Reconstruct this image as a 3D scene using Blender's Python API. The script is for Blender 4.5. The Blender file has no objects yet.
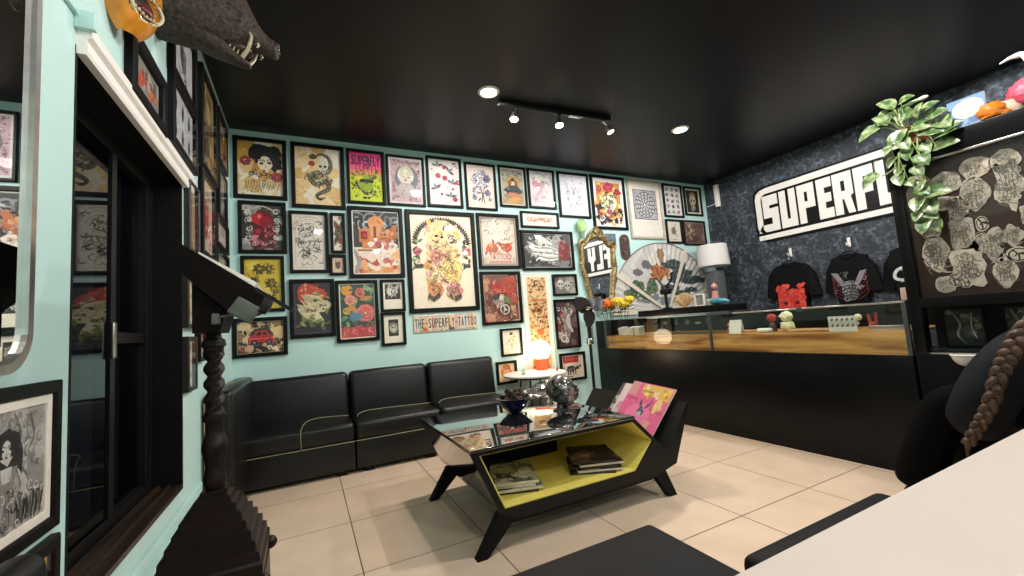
import bpy, bmesh, math, random
from mathutils import Vector, Matrix, noise
from mathutils.geometry import tessellate_polygon
PI = math.pi
S = bpy.context.scene
COL = S.collection
CAM_Z = 1.0738
CEIL = 2.998          # ceiling height
BACK = 4.25          # back wall (world Y)
LEFT = -0.56         # left wall (world X)
RIGHT = 5.55         # right wall (world X)
FRONT = -2.2         # wall behind the camera

# ------------------------------------------------------------------ colour and materials
def lin(h):
    if isinstance(h, (tuple, list)): return tuple(h[:3])
    h = h.lstrip('#'); o = []
    for i in (0, 2, 4):
        c = int(h[i:i+2], 16) / 255
        o.append(c / 12.92 if c <= 0.04045 else ((c + 0.055) / 1.055) ** 2.4)
    return tuple(o)
MATS = {}
def mat(name, color, rough=0.5, metal=0.0, var=0.12, scale=14.0, bump=0.0, coat=0.0, emit=None, strength=0.0, spec=0.5, trans=0.0, ior=1.45):
    if name in MATS: return MATS[name]
    m = bpy.data.materials.new(name); m.use_nodes = True
    nt = m.node_tree; b = nt.nodes['Principled BSDF']; c = lin(color)
    tc = nt.nodes.new('ShaderNodeTexCoord')
    n = nt.nodes.new('ShaderNodeTexNoise'); n.inputs['Scale'].default_value = scale; n.inputs['Detail'].default_value = 4
    nt.links.new(tc.outputs['Object'], n.inputs['Vector'])
    r = nt.nodes.new('ShaderNodeValToRGB')
    r.color_ramp.elements[0].position = 0.3; r.color_ramp.elements[1].position = 0.7
    r.color_ramp.elements[0].color = tuple(x * (1 - var) for x in c) + (1,)
    r.color_ramp.elements[1].color = tuple(min(1, x * (1 + var)) for x in c) + (1,)
    nt.links.new(n.outputs['Fac'], r.inputs['Fac'])
    nt.links.new(r.outputs['Color'], b.inputs['Base Color'])
    b.inputs['Roughness'].default_value = rough; b.inputs['Metallic'].default_value = metal
    b.inputs['Specular IOR Level'].default_value = spec; b.inputs['Coat Weight'].default_value = coat
    b.inputs['Coat Roughness'].default_value = 0.05; b.inputs['IOR'].default_value = ior
    if trans: b.inputs['Transmission Weight'].default_value = trans; b.inputs['IOR'].default_value = ior
    if emit is not None:
        b.inputs['Emission Color'].default_value = lin(emit) + (1,); b.inputs['Emission Strength'].default_value = strength
    if bump:
        bp = nt.nodes.new('ShaderNodeBump'); bp.inputs['Strength'].default_value = bump; bp.inputs['Distance'].default_value = 0.01
        nt.links.new(n.outputs['Fac'], bp.inputs['Height']); nt.links.new(bp.outputs['Normal'], b.inputs['Normal'])
    MATS[name] = m
    return m
def glass_mat(name, ior=1.45, tint=(1, 1, 1), gloss=1.0):
    """thin pane: clear with a Fresnel reflection"""
    if name in MATS: return MATS[name]
    m = bpy.data.materials.new(name); m.use_nodes = True; nt = m.node_tree; nt.nodes.clear()
    o = nt.nodes.new('ShaderNodeOutputMaterial'); mx = nt.nodes.new('ShaderNodeMixShader')
    t = nt.nodes.new('ShaderNodeBsdfTransparent'); t.inputs['Color'].default_value = tuple(tint) + (1,)
    g = nt.nodes.new('ShaderNodeBsdfGlossy'); g.inputs['Roughness'].default_value = 0.02
    f = nt.nodes.new('ShaderNodeFresnel'); f.inputs['IOR'].default_value = ior
    k = nt.nodes.new('ShaderNodeMath'); k.operation = 'MULTIPLY'; k.inputs[1].default_value = gloss
    geo = nt.nodes.new('ShaderNodeNewGeometry'); inv = nt.nodes.new('ShaderNodeMath'); inv.operation = 'SUBTRACT'; inv.inputs[0].default_value = 1
    nt.links.new(geo.outputs['Backfacing'], inv.inputs[1])
    k2 = nt.nodes.new('ShaderNodeMath'); k2.operation = 'MULTIPLY'
    nt.links.new(f.outputs[0], k.inputs[0]); nt.links.new(k.outputs[0], k2.inputs[0]); nt.links.new(inv.outputs[0], k2.inputs[1])
    nt.links.new(k2.outputs[0], mx.inputs['Fac'])
    nt.links.new(t.outputs[0], mx.inputs[1]); nt.links.new(g.outputs[0], mx.inputs[2]); nt.links.new(mx.outputs[0], o.inputs[0])
    MATS[name] = m
    return m
def ink_mat():
    """printed paper: the ink colours are a face attribute, the paper grain is procedural"""
    m = bpy.data.materials.new('printed_paper'); m.use_nodes = True; nt = m.node_tree; b = nt.nodes['Principled BSDF']
    a = nt.nodes.new('ShaderNodeVertexColor'); a.layer_name = 'Ink'
    tc = nt.nodes.new('ShaderNodeTexCoord'); n = nt.nodes.new('ShaderNodeTexNoise'); n.inputs['Scale'].default_value = 70; n.inputs['Detail'].default_value = 5
    nt.links.new(tc.outputs['Object'], n.inputs['Vector'])
    mr = nt.nodes.new('ShaderNodeMapRange'); mr.inputs['From Min'].default_value = .3; mr.inputs['From Max'].default_value = .7
    mr.inputs['To Min'].default_value = 0.76; mr.inputs['To Max'].default_value = 0.92
    nt.links.new(n.outputs['Fac'], mr.inputs['Value'])
    mx = nt.nodes.new('ShaderNodeVectorMath'); mx.operation = 'SCALE'
    nt.links.new(a.outputs['Color'], mx.inputs[0]); nt.links.new(mr.outputs[0], mx.inputs['Scale'])
    nt.links.new(mx.outputs[0], b.inputs['Base Color']); b.inputs['Roughness'].default_value = 0.6
    return m
INK = ink_mat()

# ------------------------------------------------------------------ mesh builder
class MB:
    def __init__(s): s.v = []; s.f = []; s.sm = []
    def add(s, vs, fs, smooth=False, M=None):
        o = len(s.v)
        s.v += [tuple(M @ Vector(p)) if M else tuple(p) for p in vs]
        s.f += [tuple(i + o for i in f) for f in fs]; s.sm += [smooth] * len(fs)
        return s
    def box(s, x0, x1, y0, y1, z0, z1, b=0.0, M=None):
        if b <= 0:
            v = [(x0,y0,z0),(x1,y0,z0),(x1,y1,z0),(x0,y1,z0),(x0,y0,z1),(x1,y0,z1),(x1,y1,z1),(x0,y1,z1)]
            return s.add(v, [(0,3,2,1),(4,5,6,7),(0,1,5,4),(1,2,6,5),(2,3,7,6),(3,0,4,7)], M=M)
        bm = bmesh.new(); bmesh.ops.create_cube(bm, size=1)
        for q in bm.verts: q.co = Vector(((x0+x1)/2 + q.co.x*(x1-x0), (y0+y1)/2 + q.co.y*(y1-y0), (z0+z1)/2 + q.co.z*(z1-z0)))
        bmesh.ops.bevel(bm, geom=bm.edges[:], offset=min(b, .49*min(x1-x0, y1-y0, z1-z0)), segments=3, profile=.5, affect='EDGES')
        return s.bm(bm, True, M)
    def bm(s, bm, smooth=True, M=None):
        bm.verts.index_update()
        s.add([q.co[:] for q in bm.verts], [[q.index for q in f.verts] for f in bm.faces], smooth, M); bm.free()
        return s
    def tube(s, pts, r, n=8, caps=True, M=None, flat=1.0):
        pts = [Vector(p) for p in pts]; k = len(pts)
        rs = r if isinstance(r, (list, tuple)) else [r] * k
        vs = []; prev = None
        for i, p in enumerate(pts):
            d = (pts[min(i+1, k-1)] - pts[max(i-1, 0)])
            d = d.normalized() if d.length > 1e-9 else Vector((0,0,1))
            if prev is None:
                a = Vector((0,0,1)) if abs(d.z) < .9 else Vector((1,0,0))
                u = d.cross(a).normalized()
            else:
                u = prev - d * prev.dot(d); u = u.normalized() if u.length > 1e-6 else d.orthogonal().normalized()
            prev = u; w = d.cross(u)
            for j in range(n):
                t = 2*PI*j/n; vs.append(p + u*(rs[i]*math.cos(t)) + w*(rs[i]*flat*math.sin(t)))
        fs = [(i*n+j, i*n+(j+1) % n, (i+1)*n+(j+1) % n, (i+1)*n+j) for i in range(k-1) for j in range(n)]
        if caps: fs += [tuple(range(n-1, -1, -1)), tuple(range((k-1)*n, k*n))]
        return s.add(vs, fs, True, M)
    def lathe(s, prof, n=20, cx=0, cy=0, M=None, smooth=True, rot=0.0):
        """prof: list of (r, z)"""
        k = len(prof); vs = [(cx + r*math.cos(2*PI*j/n + rot), cy + r*math.sin(2*PI*j/n + rot), z) for r, z in prof for j in range(n)]
        fs = [(i*n+j, i*n+(j+1) % n, (i+1)*n+(j+1) % n, (i+1)*n+j) for i in range(k-1) for j in range(n)]
        if prof[0][0] > 1e-5: fs.append(tuple(range(n-1, -1, -1)))
        if prof[-1][0] > 1e-5: fs.append(tuple(range((k-1)*n, k*n)))
        return s.add(vs, fs, smooth, M)
    def prism(s, pts, y0, y1, M=None, holes=()):
        """outline pts in (x, z), extruded from y0 to y1"""
        loops = [list(pts)] + [list(h) for h in holes]
        flat = [p for l in loops for p in l]
        tri = tessellate_polygon([[Vector((p[0], p[1], 0)) for p in l] for l in loops])
        n = len(flat); vs = [(p[0], y0, p[1]) for p in flat] + [(p[0], y1, p[1]) for p in flat]
        fs = [tuple(t) for t in tri] + [tuple(i + n for i in reversed(t)) for t in tri]; o = 0
        for l in loops:
            k = len(l); fs += [(o+i, o+(i+1) % k, n+o+(i+1) % k, n+o+i) for i in range(k)]; o += k
        return s.add(vs, fs, False, M)
    def ball(s, c, r, n=12, m=8, sc=(1,1,1), M=None, bumpy=0.0, seed=0, freq=6.0):
        vs = [];
        for i in range(m+1):
            th = PI*i/m
            for j in range(n):
                ph = 2*PI*j/n; d = Vector((math.sin(th)*math.cos(ph), math.sin(th)*math.sin(ph), math.cos(th)))
                k = r * (1 + (bumpy * noise.noise(d*freq + Vector((seed*7.3, seed*3.1, 0))) if bumpy else 0))
                vs.append((c[0] + d.x*k*sc[0], c[1] + d.y*k*sc[1], c[2] + d.z*k*sc[2]))
        fs = [(i*n+j, (i+1)*n+j, (i+1)*n+(j+1) % n, i*n+(j+1) % n) for i in range(m) for j in range(n)]
        return s.add(vs, fs, True, M)
    def loft(s, rings, caps=True, M=None, smooth=True):
        n = len(rings[0]); vs = [p for r in rings for p in r]; k = len(rings)
        fs = [(i*n+j, i*n+(j+1) % n, (i+1)*n+(j+1) % n, (i+1)*n+j) for i in range(k-1) for j in range(n)]
        if caps: fs += [tuple(range(n-1, -1, -1)), tuple(range((k-1)*n, k*n))]
        return s.add(vs, fs, smooth, M)
    def build(s, name, m, parent=None, loc=None, fix=True):
        me = bpy.data.meshes.new(name); me.from_pydata(s.v, [], s.f)
        if fix:
            bm = bmesh.new(); bm.from_mesh(me)
            bmesh.ops.remove_doubles(bm, verts=bm.verts[:], dist=1e-6)
            bmesh.ops.recalc_face_normals(bm, faces=bm.faces[:]); 
            for f in bm.faces: f.smooth = False
            bm.to_mesh(me); bm.free()
        if len(me.polygons) == len(s.sm):
            for p, q in zip(me.polygons, s.sm): p.use_smooth = q
        elif any(s.sm):
            for p in me.polygons: p.use_smooth = True
        for mm in (m if isinstance(m, (list, tuple)) else [m]): me.materials.append(mm)
        o = bpy.data.objects.new(name, me); COL.objects.link(o)
        if any(s.sm): me.set_sharp_from_angle(angle=math.radians(42))
        if parent: o.parent = parent
        if loc: o.location = loc
        return o
def tag(o, label, cat, group=None, kind=None):
    if label: o['label'] = label
    if cat: o['category'] = cat
    if group: o['group'] = group
    if kind: o['kind'] = kind
    return o
def thing(name, label, cat, loc=(0,0,0), rz=0.0, group=None):
    o = bpy.data.objects.new(name, None); COL.objects.link(o); o.empty_display_size = .05
    o.location = loc; o.rotation_euler = (0, 0, rz)
    return tag(o, label, cat, group)
def struct(o): o['kind'] = 'structure'; return o
def modified(name, me, mods, m, parent=None):
    """evaluate modifiers on a mesh and keep the result as one plain mesh"""
    o = bpy.data.objects.new(name, me); COL.objects.link(o)
    mods(o); bpy.context.view_layer.update()
    ev = o.evaluated_get(bpy.context.evaluated_depsgraph_get())
    r = bpy.data.meshes.new_from_object(ev); o.modifiers.clear(); o.data = r
    r.materials.clear(); r.materials.append(m)
    for p in r.polygons: p.use_smooth = True
    if parent: o.parent = parent
    return o
def skinned(name, chain, m, parent=None, sub=2, root=0):
    """chain: dict joint -> (pos, radius); links as list of pairs"""
    joints, links = chain; idx = {k: i for i, k in enumerate(joints)}
    me = bpy.data.meshes.new(name)
    me.from_pydata([j[0] for j in joints.values()], [(idx[a], idx[b]) for a, b in links], [])
    def mods(o):
        o.modifiers.new('skin', 'SKIN'); sk = o.data.skin_vertices[0].data
        for i, j in enumerate(joints.values()):
            r = j[1] if isinstance(j[1], tuple) else (j[1], j[1]); sk[i].radius = r; sk[i].use_root = (i == root)
        s = o.modifiers.new('sub', 'SUBSURF'); s.levels = sub; s.render_levels = sub
    return modified(name, me, mods, m, parent)

def catmull(pts, n=6):
    P = [Vector(p) for p in pts]; o = []
    for i in range(len(P)-1):
        a, b, c, d = P[max(i-1,0)], P[i], P[i+1], P[min(i+2, len(P)-1)]
        for k in range(n):
            t = k/n; o.append(.5*((2*b) + (c-a)*t + (2*a-5*b+4*c-d)*t*t + (3*b-a-3*c+d)*t**3))
    o.append(P[-1]); return o

# ------------------------------------------------------------------ flat printed artwork (ink shapes on paper)
_txt = {}
def text_tris(s):
    """triangles of a word, normalised to the unit box"""
    if s in _txt: return _txt[s]
    cu = bpy.data.curves.new('lettering', 'FONT'); cu.body = s; cu.resolution_u = 2
    o = bpy.data.objects.new('lettering', cu); COL.objects.link(o); bpy.context.view_layer.update()
    me = o.evaluated_get(bpy.context.evaluated_depsgraph_get()).to_mesh(); me.calc_loop_triangles()
    v = [q.co.copy() for q in me.vertices]
    x0 = min(q.x for q in v); x1 = max(q.x for q in v); y0 = min(q.y for q in v); y1 = max(q.y for q in v)
    t = [[((v[i].x-x0)/(x1-x0), (v[i].y-y0)/(y1-y0)) for i in l.vertices] for l in me.loop_triangles]
    o.to_mesh_clear(); bpy.data.objects.remove(o); bpy.data.curves.remove(cu)
    _txt[s] = t; return t
class Art:
    """x runs 0..1 over the width, y 0..1 over the height; radii are fractions of the height"""
    def __init__(s, w, h, bg, seed=1):
        s.w = w; s.h = h; s.a = w/h; s.P = []; s.k = 0; s.R = random.Random(seed); s.rect(0, 0, 1, 1, bg)
    def _p(s, pts, c, up=True):
        if up: s.k += 1
        s.P.append((pts, lin(c), s.k))
    def poly(s, pts, c, up=True): s._p([(x*s.a, y) for x, y in pts], c, up)
    def rect(s, x0, y0, x1, y1, c, up=True): s.poly([(x0,y0),(x1,y0),(x1,y1),(x0,y1)], c, up)
    def frame(s, x0, y0, x1, y1, t, c):
        u = t/s.a; s.rect(x0,y0,x1,y0+t,c); s.rect(x0,y1-t,x1,y1,c,False); s.rect(x0,y0,x0+u,y1,c,False); s.rect(x1-u,y0,x1,y1,c,False)
    def disc(s, x, y, r, c, sx=1.0, rot=0.0, n=14, up=True):
        cr, sr = math.cos(rot), math.sin(rot); o = []
        for i in range(n):
            a = 2*PI*i/n; p, q = r*sx*math.cos(a), r*math.sin(a); o.append((x*s.a + p*cr - q*sr, y + p*sr + q*cr))
        s._p(o, c, up)
    def blob(s, x, y, r, c, sx=1.0, rot=0.0, irr=.3, n=16, up=True):
        ph = s.R.uniform(0, 99); cr, sr = math.cos(rot), math.sin(rot); o = []
        for i in range(n):
            a = 2*PI*i/n; k = r*(1 + irr*noise.noise(Vector((math.cos(a)*1.3+ph, math.sin(a)*1.3, ph))) * 1.6)
            p, q = k*sx*math.cos(a), k*math.sin(a); o.append((x*s.a + p*cr - q*sr, y + p*sr + q*cr))
        s._p(o, c, up)
    def line(s, pts, w, c, taper=False, smooth=True):
        P = [Vector((x*s.a, y, 0)) for x, y in pts]
        if smooth and len(P) > 2: P = catmull(P, 5)
        n = len(P); L = []; Rr = []
        for i, p in enumerate(P):
            d = P[min(i+1, n-1)] - P[max(i-1, 0)]
            d = d.normalized() if d.length > 1e-9 else Vector((1, 0, 0))
            k = w*.5*((math.sin(PI*(i+.6)/(n+.2)))**.6 if taper else 1); q = Vector((-d.y, d.x, 0))*k
            L.append(p+q); Rr.append(p-q)
        s.k += 1
        for i in range(n-1): s._p([(L[i].x, L[i].y), (Rr[i].x, Rr[i].y), (Rr[i+1].x, Rr[i+1].y), (L[i+1].x, L[i+1].y)], c, False)
    def arc(s, x, y, r, a0, a1, w, c, sx=1.0, n=14):
        s.line([(x + r*sx*math.cos(a0+(a1-a0)*i/n)/s.a, y + r*math.sin(a0+(a1-a0)*i/n)) for i in range(n+1)], w, c, smooth=False)
    def swirl(s, x, y, r, turns, w, c, a0=0.0, d=1):
        n = int(14*turns)+2
        s.line([(x + r*(1-i/n*.85)*math.cos(a0+d*2*PI*turns*i/n)/s.a, y + r*(1-i/n*.85)*math.sin(a0+d*2*PI*turns*i/n)) for i in range(n+1)], w, c, taper=True, smooth=False)
    def flower(s, x, y, r, c, dark, mid, n=7):
        for ring, k, cc in ((1.0, n, dark), (.93, n, c), (.6, n-1, dark), (.53, n-1, c)):
            s.k += 1
            for i in range(k):
                a = 2*PI*(i + ring*3)/k; s.disc(x + r*.62*ring*math.cos(a)/s.a, y + r*.62*ring*math.sin(a), r*.42*ring, cc, n=9, up=False)
                s.P[-1] = (s.P[-1][0], s.P[-1][1], s.k + i*.1)
        s.swirl(x, y, r*.36, 1.6, r*.09, dark); s.disc(x, y, r*.12, mid)
    def leaf(s, x, y, ang, l, w, c, vein=None):
        d = (math.cos(ang), math.sin(ang)); q = (-d[1], d[0]); o = []
        for t, k in ((0,0),(.2,.7),(.45,1),(.75,.6),(1,0),(.75,-.6),(.45,-1),(.2,-.7)):
            o.append((x*s.a + d[0]*l*t + q[0]*w*k*.5, y + d[1]*l*t + q[1]*w*k*.5))
        s._p(o, c)
        if vein: s.line([(x, y), (x + d[0]*l*.9/s.a, y + d[1]*l*.9)], w*.1, vein, smooth=False)
    def scat(s, n, x0, y0, x1, y1, r0, r1, cols, kind='blob', ok=None):
        for i in range(n):
            x = s.R.uniform(x0, x1); y = s.R.uniform(y0, y1)
            if ok and not ok(x, y): continue
            r = s.R.uniform(r0, r1); c = s.R.choice(cols)
            if kind == 'blob': s.blob(x, y, r, c, sx=s.R.uniform(.6, 1.6), rot=s.R.uniform(0, 3), irr=.4, n=9)
            elif kind == 'dot': s.disc(x, y, r, c, n=7)
            elif kind == 'curl': s.swirl(x, y, r, s.R.uniform(.5, 1.1), r*.28, c, s.R.uniform(0, 6), s.R.choice((-1, 1)))
            elif kind == 'leaf': s.leaf(x, y, s.R.uniform(0, 6.28), r*2, r*.9, c)
            elif kind == 'line':
                a = s.R.uniform(0, 6.28); s.line([(x, y), (x + r*math.cos(a)/s.a, y + r*math.sin(a)), (x + 1.6*r*math.cos(a+.9)/s.a, y + 1.6*r*math.sin(a+.9))], r*.16, c)
    def text(s, t, x0, y0, x1, y1, c, slant=0.0):
        s.k += 1
        for tri in text_tris(t): s._p([((x0 + (x1-x0)*(u + slant*v))*s.a, y0 + (y1-y0)*v) for u, v in tri], c, False)
    def scrib(s, x0, y0, x1, y1, c):
        """a run of unreadable strokes"""
        n = max(3, int((x1-x0)*s.a/(y1-y0)*1.6)); d = (x1-x0)/n
        for i in range(n):
            x = x0 + d*i; k = s.R.random()
            s.line([(x+d*.1, y0+(y1-y0)*s.R.random()), (x+d*.4, y1-(y1-y0)*.2*k), (x+d*.75, y0+(y1-y0)*.3*k), (x+d*.8, y1)], (y1-y0)*.16, c, smooth=False)
    def engrave(s, n, lo=.012, hi=.035):
        """fine line work: small strokes and curls in darker and lighter tones of the shape they sit on"""
        P = [p for p in s.P[1:] if len(p[0]) > 5 or s.R.random() < .25]
        if not P: return
        for i in range(n):
            pts, c, k = s.R.choice(P); j = s.R.randrange(len(pts)); u = s.R.random()**.6
            cx = sum(p[0] for p in pts)/len(pts); cy = sum(p[1] for p in pts)/len(pts)
            x = (pts[j][0]+(cx-pts[j][0])*u)/s.a; y = pts[j][1]+(cy-pts[j][1])*u
            if not (.02 < x < .98 and .02 < y < .98): continue
            f = s.R.choice((.25,.4,.55,1.5,1.9)); cc = tuple(min(.9, q*f+(.04 if f > 1 else 0)) for q in c); r = s.R.uniform(lo, hi)
            if s.R.random() < .5: s.swirl(x, y, r, s.R.uniform(.4,.9), r*.3, cc, s.R.uniform(0,6), s.R.choice((-1,1)))
            else:
                a = s.R.uniform(0,6.28); s.line([(x,y),(x+r*1.3*math.cos(a)/s.a,y+r*1.3*math.sin(a))], r*.25, cc, smooth=False)
    def skull(s, x, y, r, c, dark, rot=0.0):
        s.disc(x, y + r*.15, r, c, sx=.86); s.disc(x, y - r*.75, r*.5, c, sx=.95)
        for k in (-1, 1): s.disc(x + k*r*.36/s.a, y + r*.02, r*.25, dark)
        s.poly([(x - r*.1/s.a, y - r*.45), (x + r*.1/s.a, y - r*.45), (x, y - r*.2)], dark)
        for k in (-2, -1, 0, 1, 2): s.rect(x + (k*r*.16 - .02*r)/s.a, y - r*1.05, x + (k*r*.16 + .02*r)/s.a, y - r*.72, dark)
    def build(s, name, parent, y=0.0, dz=3e-5, m=None, grain=None):
        vs = []; fs = []; cs = []
        x0 = -s.w/2
        for pts, c, k in s.P:
            o = len(vs); n = len(pts)
            pts = [(min(max(p[0], 0), s.a), min(max(p[1], 0), 1)) for p in pts]
            vs += [(x0 + p[0]*s.h, y - dz*k, (p[1]-.5)*s.h) for p in pts]; cs.append(c)
            ar = sum(pts[i][0]*pts[(i+1) % n][1] - pts[(i+1) % n][0]*pts[i][1] for i in range(n))
            f = list(range(o, o+n)); fs.append(f if ar > 0 else f[::-1])
        me = bpy.data.meshes.new(name); me.from_pydata(vs, [], fs)
        at = me.color_attributes.new('Ink', 'FLOAT_COLOR', 'CORNER'); i = 0
        for f, c in zip(fs, cs):
            for _ in f: at.data[i].color = (c[0], c[1], c[2], 1); i += 1
        me.materials.append(m or INK)
        o = bpy.data.objects.new(name, me); COL.objects.link(o); o.parent = parent
        return o
# ------------------------------------------------------------------ camera
cam = bpy.data.cameras.new('camera'); co = bpy.data.objects.new('camera', cam); COL.objects.link(co)
YAW, PITCH, ROLL = math.radians(26.585), math.radians(5.115), math.radians(-4.242)
fw = Vector((math.sin(YAW)*math.cos(PITCH), math.cos(YAW)*math.cos(PITCH), math.sin(PITCH)))
r0 = Vector((math.cos(YAW), -math.sin(YAW), 0)); u0 = r0.cross(fw)
rr = r0*math.cos(ROLL) + u0*math.sin(ROLL); uu = rr.cross(fw)
M = Matrix((rr, uu, -fw)).transposed().to_4x4(); M.translation = (0, 0, CAM_Z)
co.matrix_world = M
cam.sensor_width = 36; cam.lens = 417.31/1024*36; cam.clip_start = 0.02
S.camera = co
S.view_settings.view_transform = 'Standard'; S.view_settings.look = 'None'; S.view_settings.gamma = 1; S.view_settings.use_curve_mapping = False
S.view_settings.exposure = 1.05
w = bpy.data.worlds.new('night'); S.world = w; w.use_nodes = True
w.node_tree.nodes['Background'].inputs[0].default_value = (.02, .025, .04, 1); w.node_tree.nodes['Background'].inputs[1].default_value = .3

# ------------------------------------------------------------------ common materials
M_teal = mat('teal_paint', '#b9dad6', .6, var=.03, scale=3, bump=.02)
M_ceil = mat('charcoal_ceiling_paint', (.0045, .0048, .0066), .4, var=.15, scale=2, spec=.3)
M_dark = mat('matte_black', (.004, .004, .0045), .6, var=.2, spec=.2)
M_frame = mat('black_frame_lacquer', (.0035, .0035, .004), .45, var=.2, spec=.18)
M_leather = mat('black_leather', (.0055, .0055, .006), .36, var=.25, scale=40, bump=.12)
M_pipe = mat('yellow_green_piping', '#8e8a66', .5)
M_wood = mat('dark_turned_wood', (.010, .0042, .0036), .4, var=.4, scale=9, spec=.3)
M_rest = mat('dark_rest_wood', (.006, .003, .0026), .55, var=.4, scale=9, spec=.1)
M_white = mat('white_satin', '#e9e5df', .5, var=.03)
M_chrome = mat('chrome', (.75, .74, .72), .12, 1.0, var=.1)
M_steel = mat('brushed_steel', (.55, .53, .5), .3, 1.0, var=.1, scale=30)
M_blackmetal = mat('black_metal', (.01, .01, .011), .4, .4)
M_gloss = mat('black_gloss_laminate', (.004, .004, .0045), .03, var=.1, coat=1.0, ior=1.7)
M_satin = mat('black_satin_laminate', (.006, .006, .0065), .38, var=.15, spec=.25)
M_yellow = mat('yellow_lacquer', '#e6d66c', .5, var=.05)
M_gold = mat('aged_gilt', '#8f7c54', .45, .6, var=.5, scale=30, bump=.5)
M_mirror = mat('mirror_silver', (.86, .88, .88), .015, 1.0, var=.01)
M_pane = glass_mat('clear_pane', 1.38)
M_picglass = glass_mat('picture_glass', 1.3)
M_caseglass = glass_mat('case_glass', 1.5, (.93, .97, .95))
M_winglass = glass_mat('dark_window_glass', 1.75, (.45, .47, .47))

def wood_grain(name, c1, c2, axis_scale=(30, 1.6, 18), rough=.4):
    m = bpy.data.materials.new(name); m.use_nodes = True; nt = m.node_tree; b = nt.nodes['Principled BSDF']
    tc = nt.nodes.new('ShaderNodeTexCoord'); mp = nt.nodes.new('ShaderNodeMapping'); mp.inputs['Scale'].default_value = axis_scale
    n = nt.nodes.new('ShaderNodeTexNoise'); n.inputs['Scale'].default_value = 1; n.inputs['Detail'].default_value = 6; n.inputs['Distortion'].default_value = .8
    r = nt.nodes.new('ShaderNodeValToRGB'); r.color_ramp.elements[0].position = .36; r.color_ramp.elements[1].position = .62
    r.color_ramp.elements[0].color = lin(c1) + (1,); r.color_ramp.elements[1].color = lin(c2) + (1,)
    nt.links.new(tc.outputs['Object'], mp.inputs[0]); nt.links.new(mp.outputs[0], n.inputs['Vector']); nt.links.new(n.outputs['Fac'], r.inputs['Fac'])
    nt.links.new(r.outputs[0], b.inputs['Base Color']); b.inputs['Roughness'].default_value = rough
    return m
M_counterwood = wood_grain('honey_wood', '#8a5124', '#d79e5c')
M_sill = wood_grain('brown_black_sill', '#15100d', '#33261c')

# floor tiles: 0.6 m squares with dark grout
def floor_mat():
    m = bpy.data.materials.new('beige_floor_tiles'); m.use_nodes = True; nt = m.node_tree; b = nt.nodes['Principled BSDF']
    g = nt.nodes.new('ShaderNodeNewGeometry'); mp = nt.nodes.new('ShaderNodeMapping'); mp.inputs['Location'].default_value = (-.2093 + 6, -1.5433 + 6, 0)
    br = nt.nodes.new('ShaderNodeTexBrick'); br.offset = 0; br.squash = 1
    br.inputs['Scale'].default_value = 1; br.inputs['Brick Width'].default_value = .6; br.inputs['Row Height'].default_value = .6
    br.inputs['Mortar Size'].default_value = .0028; br.inputs['Mortar Smooth'].default_value = .1; br.inputs['Bias'].default_value = 0
    br.inputs['Color1'].default_value = lin('#ddc6ae') + (1,); br.inputs['Color2'].default_value = lin('#d7bfa6') + (1,); br.inputs['Mortar'].default_value = lin('#4d4238') + (1,)
    n = nt.nodes.new('ShaderNodeTexNoise'); n.inputs['Scale'].default_value = 5; n.inputs['Detail'].default_value = 6
    mr = nt.nodes.new('ShaderNodeMapRange'); mr.inputs['From Min'].default_value = .3; mr.inputs['From Max'].default_value = .7; mr.inputs['To Min'].default_value = .93; mr.inputs['To Max'].default_value = 1.06
    sc = nt.nodes.new('ShaderNodeVectorMath'); sc.operation = 'SCALE'
    nt.links.new(g.outputs['Position'], mp.inputs[0]); nt.links.new(mp.outputs[0], br.inputs['Vector']); nt.links.new(g.outputs['Position'], n.inputs['Vector'])
    nt.links.new(n.outputs['Fac'], mr.inputs['Value']); nt.links.new(br.outputs['Color'], sc.inputs[0]); nt.links.new(mr.outputs[0], sc.inputs['Scale'])
    nt.links.new(sc.outputs[0], b.inputs['Base Color']); b.inputs['Roughness'].default_value = .3; b.inputs['Specular IOR Level'].default_value = .35
    bp = nt.nodes.new('ShaderNodeBump'); bp.inputs['Strength'].default_value = .3; bp.inputs['Distance'].default_value = .003; bp.invert = True
    nt.links.new(br.outputs['Fac'], bp.inputs['Height']); nt.links.new(bp.outputs['Normal'], b.inputs['Normal'])
    return m
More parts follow.
